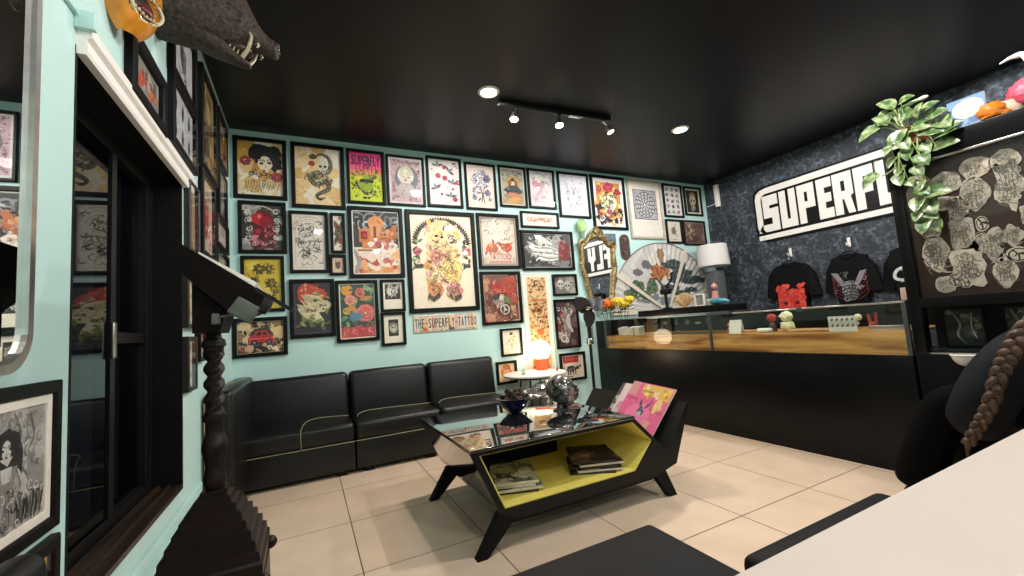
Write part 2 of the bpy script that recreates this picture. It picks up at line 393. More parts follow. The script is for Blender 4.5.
def wallpaper_mat():
    """dark slate wallpaper printed with pale blue sketchy figures"""
    m = bpy.data.materials.new('slate_toile_wallpaper'); m.use_nodes = True; nt = m.node_tree; b = nt.nodes['Principled BSDF']
    g = nt.nodes.new('ShaderNodeNewGeometry')
    n0 = nt.nodes.new('ShaderNodeTexNoise'); n0.inputs['Scale'].default_value = 3.2; n0.inputs['Detail'].default_value = 2
    ad = nt.nodes.new('ShaderNodeVectorMath'); ad.operation = 'MULTIPLY_ADD'; ad.inputs[1].default_value = (.35, .35, .35)
    nt.links.new(g.outputs['Position'], n0.inputs['Vector']); nt.links.new(n0.outputs['Color'], ad.inputs[0]); nt.links.new(g.outputs['Position'], ad.inputs[2])
    v = nt.nodes.new('ShaderNodeTexVoronoi'); v.feature = 'DISTANCE_TO_EDGE'; v.inputs['Scale'].default_value = 5.2
    nt.links.new(ad.outputs[0], v.inputs['Vector'])
    r = nt.nodes.new('ShaderNodeValToRGB'); r.color_ramp.elements[0].color = (1,1,1,1); r.color_ramp.elements[0].position = .015; r.color_ramp.elements[1].color = (0,0,0,1); r.color_ramp.elements[1].position = .11
    nt.links.new(v.outputs['Distance'], r.inputs['Fac'])
    n1 = nt.nodes.new('ShaderNodeTexNoise'); n1.inputs['Scale'].default_value = 26; n1.inputs['Detail'].default_value = 5; n1.inputs['Roughness'].default_value = .7
    nt.links.new(g.outputs['Position'], n1.inputs['Vector'])
    r1 = nt.nodes.new('ShaderNodeValToRGB'); r1.color_ramp.elements[0].position = .42; r1.color_ramp.elements[1].position = .66
    nt.links.new(n1.outputs['Fac'], r1.inputs['Fac'])
    n2 = nt.nodes.new('ShaderNodeTexNoise'); n2.inputs['Scale'].default_value = 4.5; n2.inputs['Detail'].default_value = 3
    nt.links.new(g.outputs['Position'], n2.inputs['Vector'])
    a1 = nt.nodes.new('ShaderNodeMath'); a1.operation = 'MULTIPLY'; nt.links.new(r1.outputs[0], a1.inputs[0])
    mr = nt.nodes.new('ShaderNodeMapRange'); mr.inputs['From Min'].default_value = .35; mr.inputs['From Max'].default_value = .7; nt.links.new(n2.outputs['Fac'], mr.inputs['Value'])
    a2 = nt.nodes.new('ShaderNodeMath'); a2.operation = 'ADD'; nt.links.new(r.outputs[0], a2.inputs[0]); nt.links.new(mr.outputs[0], a2.inputs[1])
    nt.links.new(a2.outputs[0], a1.inputs[1])
    mx = nt.nodes.new('ShaderNodeMix'); mx.data_type = 'RGBA'
    mx.inputs['A'].default_value = lin('#1d2229') + (1,); mx.inputs['B'].default_value = lin('#6f7c8b') + (1,)
    cl = nt.nodes.new('ShaderNodeMath'); cl.operation = 'MULTIPLY'; cl.inputs[1].default_value = .62; cl.use_clamp = True
    nt.links.new(a1.outputs[0], cl.inputs[0]); nt.links.new(cl.outputs[0], mx.inputs['Factor'])
    nt.links.new(mx.outputs['Result'], b.inputs['Base Color']); b.inputs['Roughness'].default_value = .6
    return m
M_floor = floor_mat(); M_paper = wallpaper_mat()

# ------------------------------------------------------------------ room shell
WY0, WY1, WZ0, WZ1 = 1.515, 2.655, .40, 1.955      # window opening in the left wall
struct(MB().box(LEFT-.3, RIGHT+.1, FRONT-.1, BACK+.1, -.1, 0).build('floor', M_floor))
struct(MB().box(LEFT-.3, RIGHT+.1, FRONT-.1, BACK+.1, CEIL, CEIL+.1).build('ceiling', M_ceil))
struct(MB().box(LEFT-.3, RIGHT+.1, BACK, BACK+.1, 0, CEIL).build('wall_back', M_teal))
struct(MB().box(RIGHT, RIGHT+.1, FRONT-.1, BACK, 0, CEIL).build('wall_right', M_paper))
struct(MB().box(LEFT-.3, RIGHT+.1, FRONT-.1, FRONT, 0, CEIL).build('wall_front', M_teal))
m = MB(); T = .24
m.box(LEFT-T, LEFT, FRONT, WY0, 0, CEIL); m.box(LEFT-T, LEFT, WY1, BACK, 0, CEIL)
m.box(LEFT-T, LEFT, WY0, WY1, 0, WZ0); m.box(LEFT-T, LEFT, WY0, WY1, WZ1, CEIL)
struct(m.build('wall_left', M_teal))
# window: black lining, sill, two sashes with glass
win = thing('window_1', None, None, (LEFT, WY0, WZ0)); struct(win)
W_, H_ = WY1-WY0, WZ1-WZ0
m = MB(); t = .012
m.box(-T, .001, -.0, t, 0, H_); m.box(-T, .001, W_-t, W_, 0, H_); m.box(-T, .001, t, W_-t, H_-t, H_)
m.build('lining', M_dark, win)
m = MB(); m.box(-T, .003, t, W_-t, 0, .02); m.box(-.1, -.085, t, W_-t, .02, .035); m.box(-.055, -.045, t, W_-t, .02, .03)
m.build('sill', M_sill, win)
m = MB(); xf0, xf1 = -.16, -.115
m.box(xf0, xf1, t, .05, .02, H_-t); m.box(xf0, xf1, W_-.06, W_-t, .02, H_-t); m.box(xf0, xf1, .05, W_-.06, .02, .07); m.box(xf0, xf1, .05, W_-.06, H_-.07, H_-t)
m.box(xf0, xf1+.004, .615, .66, .07, H_-.07); m.box(xf0+.01, xf1-.01, .05, W_-.06, .72, .765)
m.box(xf0+.01, xf1-.005, .66, .69, .07, H_-.07); m.box(xf0+.01, xf1-.005, W_-.1, W_-.06, .07, H_-.07)
m.build('sash', M_blackmetal, win)
MB().box(-.122, -.118, .05, .60, .07, H_-.07).build('pane', M_winglass, win)
MB().box(-.150, -.146, .66, W_-.06, .07, H_-.07).build('pane', M_winglass, win)
MB().box(-.11, -.10, .615, .645, .66, .8, .004).build('latch', M_steel, win)
# white head track over the window, with the teal end bracket
tr = thing('trim_1', None, None, (LEFT, 0, 0)); struct(tr)
m = MB(); m.prism([(0, 1.93), (.022, 1.93), (.026, 1.94), (.022, 1.975), (.034, 1.985), (.034, 2.0), (.024, 2.012), (.024, 2.035), (.016, 2.045), (0, 2.045)], 1.518, 2.80)
m.build('head_track', M_white, tr)
MB().box(0, .045, 1.502, 1.520, 2.0, 2.055, .003).box(0, .012, 1.42, 1.515, 2.035, 2.055, .003).build('end_bracket', M_teal, tr)
# teal trunking along the foot of the left wall
m = MB(); m.box(LEFT, LEFT+.05, FRONT, 2.98, .2, .285, .006); m.box(LEFT, LEFT+.02, FRONT, 2.98, .285, .33, .004)
m.ball((LEFT+.05, 2.62, .27), .012)
struct(m.build('trim_2', M_teal))
struct(MB().box(LEFT, RIGHT, BACK-.012, BACK, 0, .09, .003).build('baseboard_back', M_teal))

# ------------------------------------------------------------------ lights
def lamp(name, kind, loc, energy, color, size=.1, spot=None, rot=(0,0,0)):
    l = bpy.data.lights.new(name, kind); l.energy = energy; l.color = color
    if kind == 'AREA': l.shape = 'DISK'; l.size = size
    else: l.shadow_soft_size = size
    if spot: l.spot_size = math.radians(spot); l.spot_blend = .08
    o = bpy.data.objects.new(name, l); COL.objects.link(o); o.location = loc; o.rotation_euler = rot
    return o
M_lens = mat('downlight_lens', (.9,.9,.9), .4, emit='#fff4e6', strength=14)
COOL = (1, .955, .91)
DL = [((1.40, 2.96), 'round recessed ceiling downlight close to the end of the track light', 52), ((3.59, 2.95), 'round recessed ceiling downlight above the display counter side', 66),
      ((2.42, 1.15), 'round recessed ceiling downlight over the front of the coffee table', 96), ((.25, .55), 'round recessed ceiling downlight over the white desk end by the window', 30),
      ((4.6, .7), 'round recessed ceiling downlight behind the tall glass cabinet', 55), ((5.0, -.3), 'round recessed ceiling downlight over the wall past the glass cabinet', 40),
      ((1.5, -1.2), 'round recessed ceiling downlight behind the white desk, window side', 50), ((3.6, -1.2), 'round recessed ceiling downlight behind the white desk, cabinet side', 50)]
for (x, y), lab, e in DL:
    d = thing('recessed_downlight', lab, 'ceiling light', (x, y, CEIL), group='recessed ceiling downlights')
    MB().lathe([(.062, -.004), (.066, -.012), (.085, -.010), (.09, -.002), (.088, 0), (.062, 0)], 28).build('trim_ring', M_white, d)
    MB().lathe([(0, -.006), (.062, -.006), (.062, -.002), (0, -.002)], 28).build('lens', M_lens, d)
    lamp('downlight_lamp', 'SPOT', (x, y, CEIL-.02), e, COOL, .07, 179)
# ------------------------------------------------------------------ framed pictures
ROT = {'back': 0.0, 'left': PI/2, 'right': -PI/2}
def wall_loc(wall, h, z, off=0.0):
    return {'back': (h, BACK-off, z), 'left': (LEFT+off, h, z), 'right': (RIGHT-off, h, z)}[wall]
def ring(mb, w, h, b, y0, y1, ch=.004):
    """mitred rectangular frame bar, front face at y0 (towards the viewer)"""
    def loop(dx, y): return [(-w/2+dx, y, -h/2+dx), (w/2-dx, y, -h/2+dx), (w/2-dx, y, h/2-dx), (-w/2+dx, y, h/2-dx)]
    L = [loop(0, y1), loop(0, y0+ch), loop(ch, y0), loop(b-ch, y0), loop(b, y0+ch), loop(b, y1)]
    vs = [p for l in L for p in l]; fs = [(i*4+j, i*4+(j+1) % 4, (i+1)*4+(j+1) % 4, (i+1)*4+j) for i in range(5) for j in range(4)]
    fs += [(20+j, 20+(j+1) % 4, (j+1) % 4, j) for j in range(4)]
    mb.add(vs, fs)
G_BACK = 'framed tattoo prints on the teal back wall'; G_LEFT = 'framed tattoo prints on the left wall'
def picture(wall, h0, h1, z0, z1, label, draw, b=.028, fm=None, bg='#e8dfcc', matw=0.0, matc='#efe9dc', depth=.03, seed=1, tilt=0.0, name='framed_print', group=None, cat='picture', fine=True):
    k = {'back': 1 - .02/4.24, 'left': 1 - .018/.55, 'right': 1}[wall]
    h0, h1 = h0*k, h1*k; z0, z1 = CAM_Z+(z0-CAM_Z)*k, CAM_Z+(z1-CAM_Z)*k
    W, H = h1-h0, z1-z0
    r = thing(name, label, cat, wall_loc(wall, (h0+h1)/2, (z0+z1)/2), ROT[wall], group or (G_BACK if wall == 'back' else G_LEFT))
    if tilt: r.rotation_euler = Matrix.Rotation(ROT[wall], 3, 'Z').to_4x4().to_euler() if False else (0, tilt, ROT[wall])
    m = MB(); ring(m, W, H, b, -depth, -.001); m.box(-W/2+.004, W/2-.004, -.006, -.001, -H/2+.004, H/2-.004)
    m.build('frame', fm or M_frame, r)
    pw, ph = W-2*b, H-2*b
    if matw:
        m = MB(); ring(m, pw, ph, matw, -.0125, -.006, .001); m.build('mat_board', mat('mat_'+matc, matc, .7, var=.03), r)
        pw -= 2*matw; ph -= 2*matw
    a = Art(pw, ph, bg, seed); draw(a); a.engrave(int(60+260*min(.6, pw*ph)/.3*.5) if fine else 0); a.build('print', r, -.0075, dz=1.6e-5 if len(a.P) > 900 else 2.4e-5)
    W2, H2 = W-2*b, H-2*b
    MB().add([(-W2/2, -depth+.004, -H2/2), (W2/2, -depth+.004, -H2/2), (W2/2, -depth+.004, H2/2), (-W2/2, -depth+.004, H2/2)], [(0,1,2,3)]).build('glazing', M_picglass, r, fix=False)
    return r
BK, GY, WH, RD = '#14110f', '#77736e', '#ece6da', '#a3202a'

def d_girl(a):
    a.scat(26, 0,0,1,1, .05,.16, ['#c79b55','#d8b878','#b98a45','#e2cb9a'])
    a.blob(.2,.83,.2,'#c9993d'); a.blob(.62,.76,.24,BK,1.05); a.blob(.42,.8,.13,BK); a.blob(.84,.6,.14,BK,.7); a.blob(.8,.82,.12,BK)
    a.disc(.6,.6,.145,'#efe0c4',.78); a.poly([(.47,.56),(.78,.58),(.63,.42)],'#efe0c4'); a.line([(.44,.68),(.5,.79),(.7,.8),(.8,.66)],.09,BK)
    for x,y in ((.52,.6),(.7,.62)): a.disc(x,y,.024,'#4a3a30',1.5); a.line([(x-.06,y+.045),(x,y+.06),(x+.06,y+.05)],.012,BK)
    a.disc(.58,.475,.014,RD,1.8); a.line([(.62,.57),(.61,.52),(.63,.52)],.007,GY)
    a.flower(.17,.63,.09,'#9c3236','#5e1a1e','#d9a0a0'); a.flower(.86,.36,.1,'#a8464c','#5c2226','#e0b0b0')
    for i in range(5): a.swirl(.3+.09*i,.39+.03*(i%2),.055,1.2,.02,'#3c3833',i)
    for i in range(13): a.line([(.12+.06*i,.08+.02*(i%3)),(.18+.06*i,.2+.03*(i%2)),(.16+.06*i,.28)],.012,'#6e5232',True)
    a.scat(14,.1,.02,.95,.28,.02,.05,['#d9c08c','#a17b40','#7c5c30'],'curl')
def d_serp(a):
    a.scat(30,0,0,1,1,.06,.18,['#dcb878','#e3c48c','#d3a864','#e8d0a0'])
    P=[(.42,.83),(.55,.9),(.72,.85),(.78,.7),(.68,.58),(.45,.56),(.32,.47),(.45,.36),(.66,.42),(.72,.3),(.55,.22),(.45,.16),(.52,.1),(.64,.14)]
    a.line(P,.085,'#2e2a24',True); a.line(P,.06,'#77705f',True)
    for i in range(40):
        t=i/40*(len(P)-1); k=int(t); f=t-k; x=P[k][0]*(1-f)+P[min(k+1,len(P)-1)][0]*f; y=P[k][1]*(1-f)+P[min(k+1,len(P)-1)][1]*f
        a.disc(x,y,.013,'#2b2722')
    a.blob(.4,.84,.05,'#4e493e',1.4); a.skull(.6,.68,.1,'#d8d2c0','#3a342c'); a.flower(.36,.72,.05,'#b5442e','#6c241a','#e0a060')
    a.scat(22,.25,.36,.78,.58,.03,.06,['#3b362d','#615a4b','#8d8468'],'curl'); a.scat(12,.3,.3,.75,.55,.03,.05,['#2c2822','#6a6250'],'leaf')
def d_super(a):
    n=14
    c0,c1=(0xe4,0x3b,0x86),(0xc9,0xd6,0x2b)
    for i in range(n):
        t=min(1,max(0,(i/n-.42)/.3)); t=1-t
        c='#%02x%02x%02x'%tuple(int(c0[k]*(1-t)+c1[k]*t) for k in range(3)); a.rect(0,i/n,1,(i+1)/n+.01,c)
    a.scat(26,.1,.72,.9,.95,.01,.02,['#8a1c50','#e43b86'],'dot'); a.text('SUPERFLY',.06,.75,.94,.94,'#1d1320'); a.text('SUPERFLY',.075,.745,.955,.935,'#1d1320')
    a.scat(60,.05,.1,.95,.66,.01,.035,['#4c5a14','#7f9420','#2c3210','#a8b828'],'blob'); a.scat(26,.1,.12,.9,.55,.03,.06,['#2c3210','#59681a'],'curl')
    a.blob(.5,.36,.15,'#8fa625'); a.rect(.3,.39,.72,.45,BK); a.rect(.34,.42,.68,.46,'#20240c'); a.arc(.5,.3,.12,3.4,6.0,.02,'#2a3010')
    a.rect(.38,.06,.5,.1,BK); a.rect(.52,.06,.6,.1,'#2a3010'); a.scrib(.38,.66,.62,.71,'#3a1a20')
    for i in range(6): a.line([(.2+.12*i,.74),(.2+.12*i,.62-.03*(i%3))],.012,'#58122e')
def d_portrait(a):
    a.rect(.06,.05,.94,.95,'#c9a9ad'); a.scat(130,.06,.05,.94,.95,.01,.03,['#7b5c66','#a8838c','#dcc6c6','#8e6f78','#b99098'],'dot')
    a.scat(40,.08,.06,.92,.94,.02,.04,['#6d5560','#93727c'],'curl'); a.disc(.52,.56,.29,'#71757a',.86); a.disc(.5,.62,.2,'#e0dcc8',.85); a.disc(.5,.56,.15,'#d5cdb9',.8)
    a.line([(.36,.62),(.42,.78),(.58,.79),(.68,.62)],.07,'#c9c4a8'); a.blob(.5,.3,.16,'#b7adaa',1.4); a.line([(.47,.56),(.46,.5),(.5,.5)],.01,'#8f857c')
    for x in (.43,.57): a.disc(x,.58,.015,'#6d655d',1.6)
    a.line([(.46,.44),(.5,.43),(.55,.44)],.01,'#9a6e68'); a.scrib(.14,.86,.86,.925,'#8a626c')
def d_redlamp(a):
    a.rect(0,0,1,1,'#35332f'); a.scat(30,0,0,1,1,.05,.13,['#8f8d86','#5a5852','#b5b3ab','#2a2825'])
    a.poly([(.22,.06),(.78,.05),(.82,.6),(.68,.88),(.4,.9),(.22,.68)],'#5a0d16')
    a.scat(36,.26,.08,.76,.5,.03,.06,['#a91c32','#c63a50','#6f0f1e','#d97d88','#3d0810'])
    a.blob(.42,.68,.16,'#c01525',.8); a.blob(.58,.62,.13,'#8e0f1c'); a.disc(.42,.74,.045,'#f06a70',.7)
    for s in (-1,1):
        for i in range(7): a.swirl(.5+s*(.34+.05*(i%2)),.28+.095*i,.075,1.3,.026,['#d8d5cc','#16130f'][i%2],i,s)
    a.line([(.22,.9),(.5,.97),(.78,.88)],.03,'#bdbab2'); a.scat(16,.3,.03,.8,.2,.03,.05,['#c9c6be','#22201c'],'curl')
    a.scat(20,.25,.1,.78,.5,.02,.04,['#e8a0a8','#2a0508'],'curl')
def d_lined(a):
    c='#54504a'
    a.arc(.5,.6,.36,0,PI,.006,c,.8); a.frame(.08,.05,.92,.95,.004,'#8a857c')
    for r in (.25,.18): a.arc(.5,.66,r,.3,2.9,.006,c,.9)
    a.scat(34,.2,.12,.82,.85,.03,.07,['#4b4741','#77726a','#5f5a53'],'curl'); a.scat(14,.2,.1,.8,.6,.04,.07,['#57524b'],'line')
    a.arc(.5,.5,.12,0,6.28,.006,c,.8); a.disc(.48,.3,.03,'#5c5750'); a.line([(.3,.75),(.2,.6),(.3,.4),(.5,.25),(.6,.1)],.007,c)
def d_narrow(a):
    a.leaf(.6,.55,1.9,.35,.14,'#7a4838'); a.leaf(.5,.5,1.2,.4,.12,'#8a5a48'); a.blob(.5,.52,.12,'#566b40'); a.leaf(.5,.45,-1.3,.3,.14,'#8c5a40'); a.leaf(.5,.45,-1.9,.3,.1,'#3c302a')
    a.scat(18,.2,.1,.8,.9,.02,.06,['#2a241f','#6f8060','#a3705a','#4b3a32'],'leaf')
def d_tiny(a):
    a.rect(0,0,1,1,'#dfc3ab'); a.blob(.5,.5,.26,'#6e4a3c',.6); a.scat(16,.25,.2,.75,.8,.05,.1,['#3d2a24','#8f6654'],'curl')
def d_orange(a):
    a.rect(0,.42,1,1,'#35383b')
    for i in range(9): a.swirl(.08+.11*i,.86-.05*(i%3),.13,1.4,.035,['#8d9196','#1c1e20','#c4c6c8'][i%3],i*1.3,1-2*(i%2))
    for i in range(5): a.swirl(.88,.45+.1*i,.1,1.3,.03,['#8d9196','#17191b'][i%2],i)
    a.rect(0,0,1,.14,'#d9a37a'); a.blob(.52,.34,.24,'#e7d9cf',1.1)
    a.disc(.5,.8,.12,'#e0955a',1.0); a.rect(.2,.4,.62,.72,'#d78a52'); a.rect(.38,.6,.58,.8,'#e2a06a')
    a.rect(.14,.5,.36,.7,'#c97a46'); a.rect(.18,.55,.31,.67,'#5a1418'); a.disc(.25,.61,.04,'#b9243a')
    a.rect(.44,.52,.5,.75,'#7c4526'); a.rect(.1,.36,.4,.39,'#a65f38'); a.scat(28,.35,.2,.9,.58,.02,.06,['#f0e4dc','#d9a9a0','#c56a62','#efd2c0','#a9b2b8'])
    a.scat(26,.1,.03,.95,.32,.03,.07,['#dd8a4e','#e9b07c','#c4603a','#f0d8c4','#b04a3a']); a.scat(14,.6,.5,.9,.75,.03,.06,['#e19a60','#b8683c'])
    a.line([(.02,.4),(.12,.2),(.06,.02)],.06,'#9a9c9d',True); a.flower(.53,.46,.05,'#c4484e','#7a2228','#f0c0c0'); a.frame(0,0,1,1,.018,'#f0ece2')
def d_yellow(a):
    a.scat(20,0,0,1,1,.08,.2,['#d9bb3c','#cfae30','#e2c850'])
    for x,y,r in ((.4,.8,.15),(.66,.8,.13),(.22,.56,.12),(.72,.5,.15),(.3,.26,.14),(.72,.2,.13),(.85,.35,.08)):
        a.blob(x,y,r*.6,'#8a7420',irr=.5)
        for i in range(7): a.leaf(x,y,i*.9+x*4,r*.9,r*.28,'#2f2a12')
        a.disc(x,y,r*.25,'#c9a92c'); a.swirl(x,y,r*.4,1,r*.1,'#2a250f'); a.scat(7,x-.14,y-.11,x+.14,y+.11,.03,.055,['#2f2a12','#5c4f18','#8a7420'],'curl')
def d_redcar(a):
    a.rect(0,0,1,1,'#241d18'); a.scat(44,0,0,1,1,.06,.16,['#c2a679','#8d7350','#d9c39a','#57452f','#2a211a'])
    a.scat(26,0,.1,1,1,.08,.15,['#e0cda4','#9a8159','#3a2d20'],'curl')
    a.blob(.88,.62,.24,'#e8c98f'); a.blob(.5,.5,.26,'#3b3036',1.5); a.poly([(.22,.34),(.80,.34),(.82,.5),(.70,.55),(.62,.70),(.42,.70),(.34,.55),(.23,.51)],'#c22a2c'); a.poly([(.39,.55),(.44,.66),(.51,.66),(.51,.55)],'#2a2628'); a.poly([(.54,.55),(.54,.66),(.60,.66),(.65,.55)],'#2a2628'); a.rect(.24,.44,.80,.46,'#e8807c'); a.scat(14,.25,.36,.78,.52,.02,.04,['#e0484a','#8e1a1e'],'leaf'); a.disc(.79,.47,.025,'#f0e4b8')
    a.disc(.36,.33,.085,BK); a.disc(.68,.33,.085,BK); a.disc(.36,.33,.045,GY); a.disc(.68,.33,.045,GY); a.rect(.3,.22,.8,.27,'#4a4a50')
    a.scat(16,0,0,1,.3,.04,.09,['#d6a48c','#8e4c40','#ead8b8']); a.frame(0,0,1,1,.012,'#c9b48c')
def d_lizards(a):
    a.rect(0,0,1,1,'#28222a'); a.frame(.04,.03,.96,.97,.008,'#5a525c'); a.blob(.45,.78,.2,'#b8402e',1.2); a.scat(18,.2,.68,.75,.92,.04,.08,['#d4583c','#8c2a20','#e89a70'],'leaf')
    for x,y,an in ((.55,.62,-.5),(.66,.52,.2),(.42,.42,-.6)):
        d=an; a.blob(x,y,.12,'#d9cba6',1.7,d,.2); a.leaf(x,y,d,.3,.14,'#e3d8b8'); a.leaf(x,y,d+3.1,.28,.12,'#b8ab86'); a.disc(x+.05,y+.03,.026,BK); a.scat(5,x-.15,y-.06,x+.2,y+.06,.015,.03,['#6d6448','#8f8560'],'dot')
    a.line([(.2,.66),(.3,.55),(.2,.45),(.3,.35),(.5,.28),(.72,.24)],.05,'#cfc39c',True); a.line([(.3,.3),(.5,.24),(.7,.2)],.03,'#8c8260',True)
    a.scat(16,.15,.15,.88,.4,.05,.08,['#7d8a3a','#a4ae58','#5c6a2c'],'leaf'); a.scat(10,.6,.6,.9,.75,.04,.07,['#8b9650','#c9c08c'],'leaf'); a.swirl(.78,.1,.035,1.3,.008,'#a8a09a')
def d_peony(a):
    a.rect(0,0,1,1,'#2f4a44'); a.disc(.22,.88,.1,'#e2993a')
    a.scat(46,0,.25,1,.98,.05,.09,['#5f8a62','#3c6a50','#7fa878','#2a4a3c','#9ab890'],'leaf')
    a.flower(.58,.83,.09,'#e07a6c','#a8443e','#f0d0a0',8); a.flower(.3,.7,.1,'#e8a08a','#b05a4c','#f4e0c0',8); a.flower(.72,.45,.17,'#e27a72','#a63c42','#f6d8b0',9); a.flower(.2,.5,.07,'#d8b060','#8e6a2c','#f0e0b0')
    a.blob(.45,.4,.09,'#5d86a0',1.5); a.line([(.3,.28),(.5,.24),(.75,.3)],.06,'#3a4a56',True)
    a.rect(0,0,1,.2,'#c8484a'); a.scat(36,0,0,1,.24,.03,.06,['#e0706c','#a8343c','#ee9a90','#c8484a'],'curl'); a.leaf(.25,.62,-.8,.25,.1,'#d08a4a'); a.leaf(.55,.7,.2,.25,.09,'#c08a50')
    a.frame(0,0,1,1,.02,'#f0ead8')
def d_bwkoi(a):
    a.rect(0,0,1,1,'#efe7d4'); a.rect(.1,.36,.9,.92,'#1c1a18'); a.scat(12,.2,.45,.8,.85,.06,.12,['#cfcac0','#8c8880','#e8e4da'],'curl'); a.blob(.5,.64,.12,'#d8d4ca',1.5); a.swirl(.55,.62,.12,1.4,.03,BK)
def d_bwhead(a):
    a.rect(0,0,1,1,'#efe6d0'); a.rect(.24,.24,.76,.84,'#23201d'); a.disc(.5,.54,.2,'#a39c8e',.75); a.disc(.5,.52,.12,'#d0c9b8',.8); a.line([(.36,.6),(.5,.72),(.64,.6)],.04,'#6a645a'); a.disc(.44,.54,.02,BK); a.disc(.56,.54,.02,BK)
def d_body(a):
    # a front view of a tattooed body suit: curved sleeves, trunk and thighs
    D=['#2b2722','#4a4640']
    for s in (-1,1):
        X=lambda x:.5+s*x
        arm=[(X(.10),.95),(X(.22),.955),(X(.33),.91),(X(.41),.83),(X(.45),.72),(X(.455),.58),(X(.44),.42),(X(.34),.42),(X(.345),.58),(X(.335),.70),(X(.29),.80),(X(.2),.86)]
        a.poly(arm,'#efe3c6')
        for i in range(17):
            t=i/16; an=PI/2-t*PI*.5; cx,cy=.06+.36*math.sin(t*PI/2),.70+.235*math.cos(t*PI/2)
            a.leaf(X(cx-.03),cy-.02,(an+.35) if s>0 else PI-(an+.35),.075,.03,D[i%2])
        a.scat(16,min(X(.36),X(.45)),.43,max(X(.36),X(.45)),.74,.02,.04,['#4f7a50','#7f9a6a','#2f2c26','#d88a70','#e8b0a0'],'leaf')
        a.flower(X(.40),.60,.045,'#e2838c','#b0485c','#f4d8b8')
        for i in range(6): a.leaf(X(.345+.02*i),.415,1.57,.06,.02,D[i%2])
    body=[(.26,.05),(.22,.2),(.21,.38),(.23,.55),(.26,.7),(.245,.83),(.32,.9),(.42,.945),(.58,.945),(.68,.9),(.755,.83),(.74,.7),(.77,.55),(.79,.38),(.78,.2),(.74,.05),(.64,.06),(.56,.14),(.52,.27),(.48,.27),(.44,.14),(.36,.06)]
    a.poly(body,'#ecd7a4')
    inb=lambda x,y: (.24 if y<.6 else .27)<x<(.77 if y<.6 else .74) and not (y<.28 and .42<x<.58) and y>.07
    a.scat(110,.22,.08,.78,.92,.022,.045,['#e3bd6a','#dca45c','#efd294','#e6b4a4','#c8b468','#f2e4c6','#d38a64','#d9c890','#e8c8b8'],'blob',inb)
    a.disc(.66,.73,.075,'#ecd2b8',.85); a.swirl(.66,.73,.055,1.5,.014,'#4a2f2c'); a.disc(.45,.70,.09,'#e6cda0',1.3); a.disc(.41,.77,.014,BK,1.4); a.disc(.5,.76,.014,BK,1.4); a.arc(.45,.70,.05,3.5,5.9,.008,'#8a5a34')
    a.flower(.40,.56,.075,'#e09a88','#b0605a','#f0d0b0',8); a.flower(.62,.39,.13,'#ecd88c','#c09a48','#dc8050',9); a.flower(.36,.19,.085,'#e49a64','#b0603c','#f0d8a0'); a.flower(.66,.17,.095,'#e79a98','#b05c62','#f0d8b8')
    a.scat(70,.24,.1,.76,.9,.018,.036,['#6a5a40','#a8763c','#8a8450','#b8604a','#c89a48'],'curl',inb)
    for i in range(8):
        for s in (-1,1): a.leaf(.5+s*(.09+.024*i),.055+.010*abs(4-i),1.57,.075,.022,D[i%2])
def d_birds(a):
    a.rect(0,0,1,1,'#ebe3dc'); P='#cf4a72'
    for x,y,an in ((.28,.86,.3),(.66,.76,-.6),(.22,.36,.7),(.68,.2,.2),(.75,.5,0)):
        a.leaf(x,y,an,.15,.07,'#5c6066'); a.leaf(x,y,an+1.2,.12,.06,'#7d8288'); a.leaf(x,y,an+2.6,.13,.05,'#41454a'); a.disc(x,y,.03,'#8a8e94')
    for x,y,r in ((.52,.84,.05),(.3,.64,.06),(.52,.6,.06),(.95,.52,.06),(.82,.14,.06),(.78,.36,.02),(.4,.24,.025)): a.flower(x,y,r,P,'#8f2c4c','#f0b0c0',6)
    a.rect(.78,.92,.9,.95,BK); a.scat(20,.05,.05,.95,.95,.012,.03,['#8a8e94','#c9788e','#3c4046'],'leaf')
def d_bouquet(a):
    a.rect(0,0,1,1,'#ead9cc'); 
    for x,y,r in ((.4,.8,.1),(.6,.82,.09),(.3,.66,.1),(.52,.68,.12),(.74,.7,.1),(.4,.5,.1),(.64,.52,.1),(.28,.38,.08),(.74,.36,.08),(.26,.24,.06),(.82,.2,.05)): a.flower(x,y,r,['#c9c6d4','#8f8fa8','#eae8f0'][int(x*50)%3],'#34323f','#e8e0d0',6)
    a.line([(.5,.45),(.55,.3),(.5,.12)],.03,'#3c3a46',True); a.line([(.62,.45),(.58,.3),(.62,.1)],.025,'#a8503c',True); a.scat(26,.2,.2,.82,.88,.03,.05,['#4a4858','#6d6b80','#b07a5c'],'leaf')
def d_buddha(a):
    a.rect(0,0,1,1,'#a9a596'); a.scat(40,0,.6,1,1,.03,.06,['#3c3f40','#5d605c','#8d8a78'],'curl'); a.scat(20,0,0,1,.5,.05,.1,['#c9b48a','#b58f5c','#8b8a70'])
    a.disc(.52,.6,.2,'#b9a05c',1.1); a.disc(.52,.58,.14,'#7d4a34'); a.disc(.52,.6,.08,'#c9824c'); a.disc(.52,.7,.05,'#3c2a22'); a.poly([(.42,.52),(.62,.52),(.52,.66)],'#e9cfb4')
    a.blob(.52,.4,.12,'#34404a',2.2); a.blob(.54,.28,.09,'#c07a5c',2.2); a.line([(.2,.42),(.5,.36),(.85,.44)],.03,'#1f2a33',True); a.blob(.5,.14,.08,'#c99c54',2); a.frame(0,0,1,1,.03,'#ebe7dd')
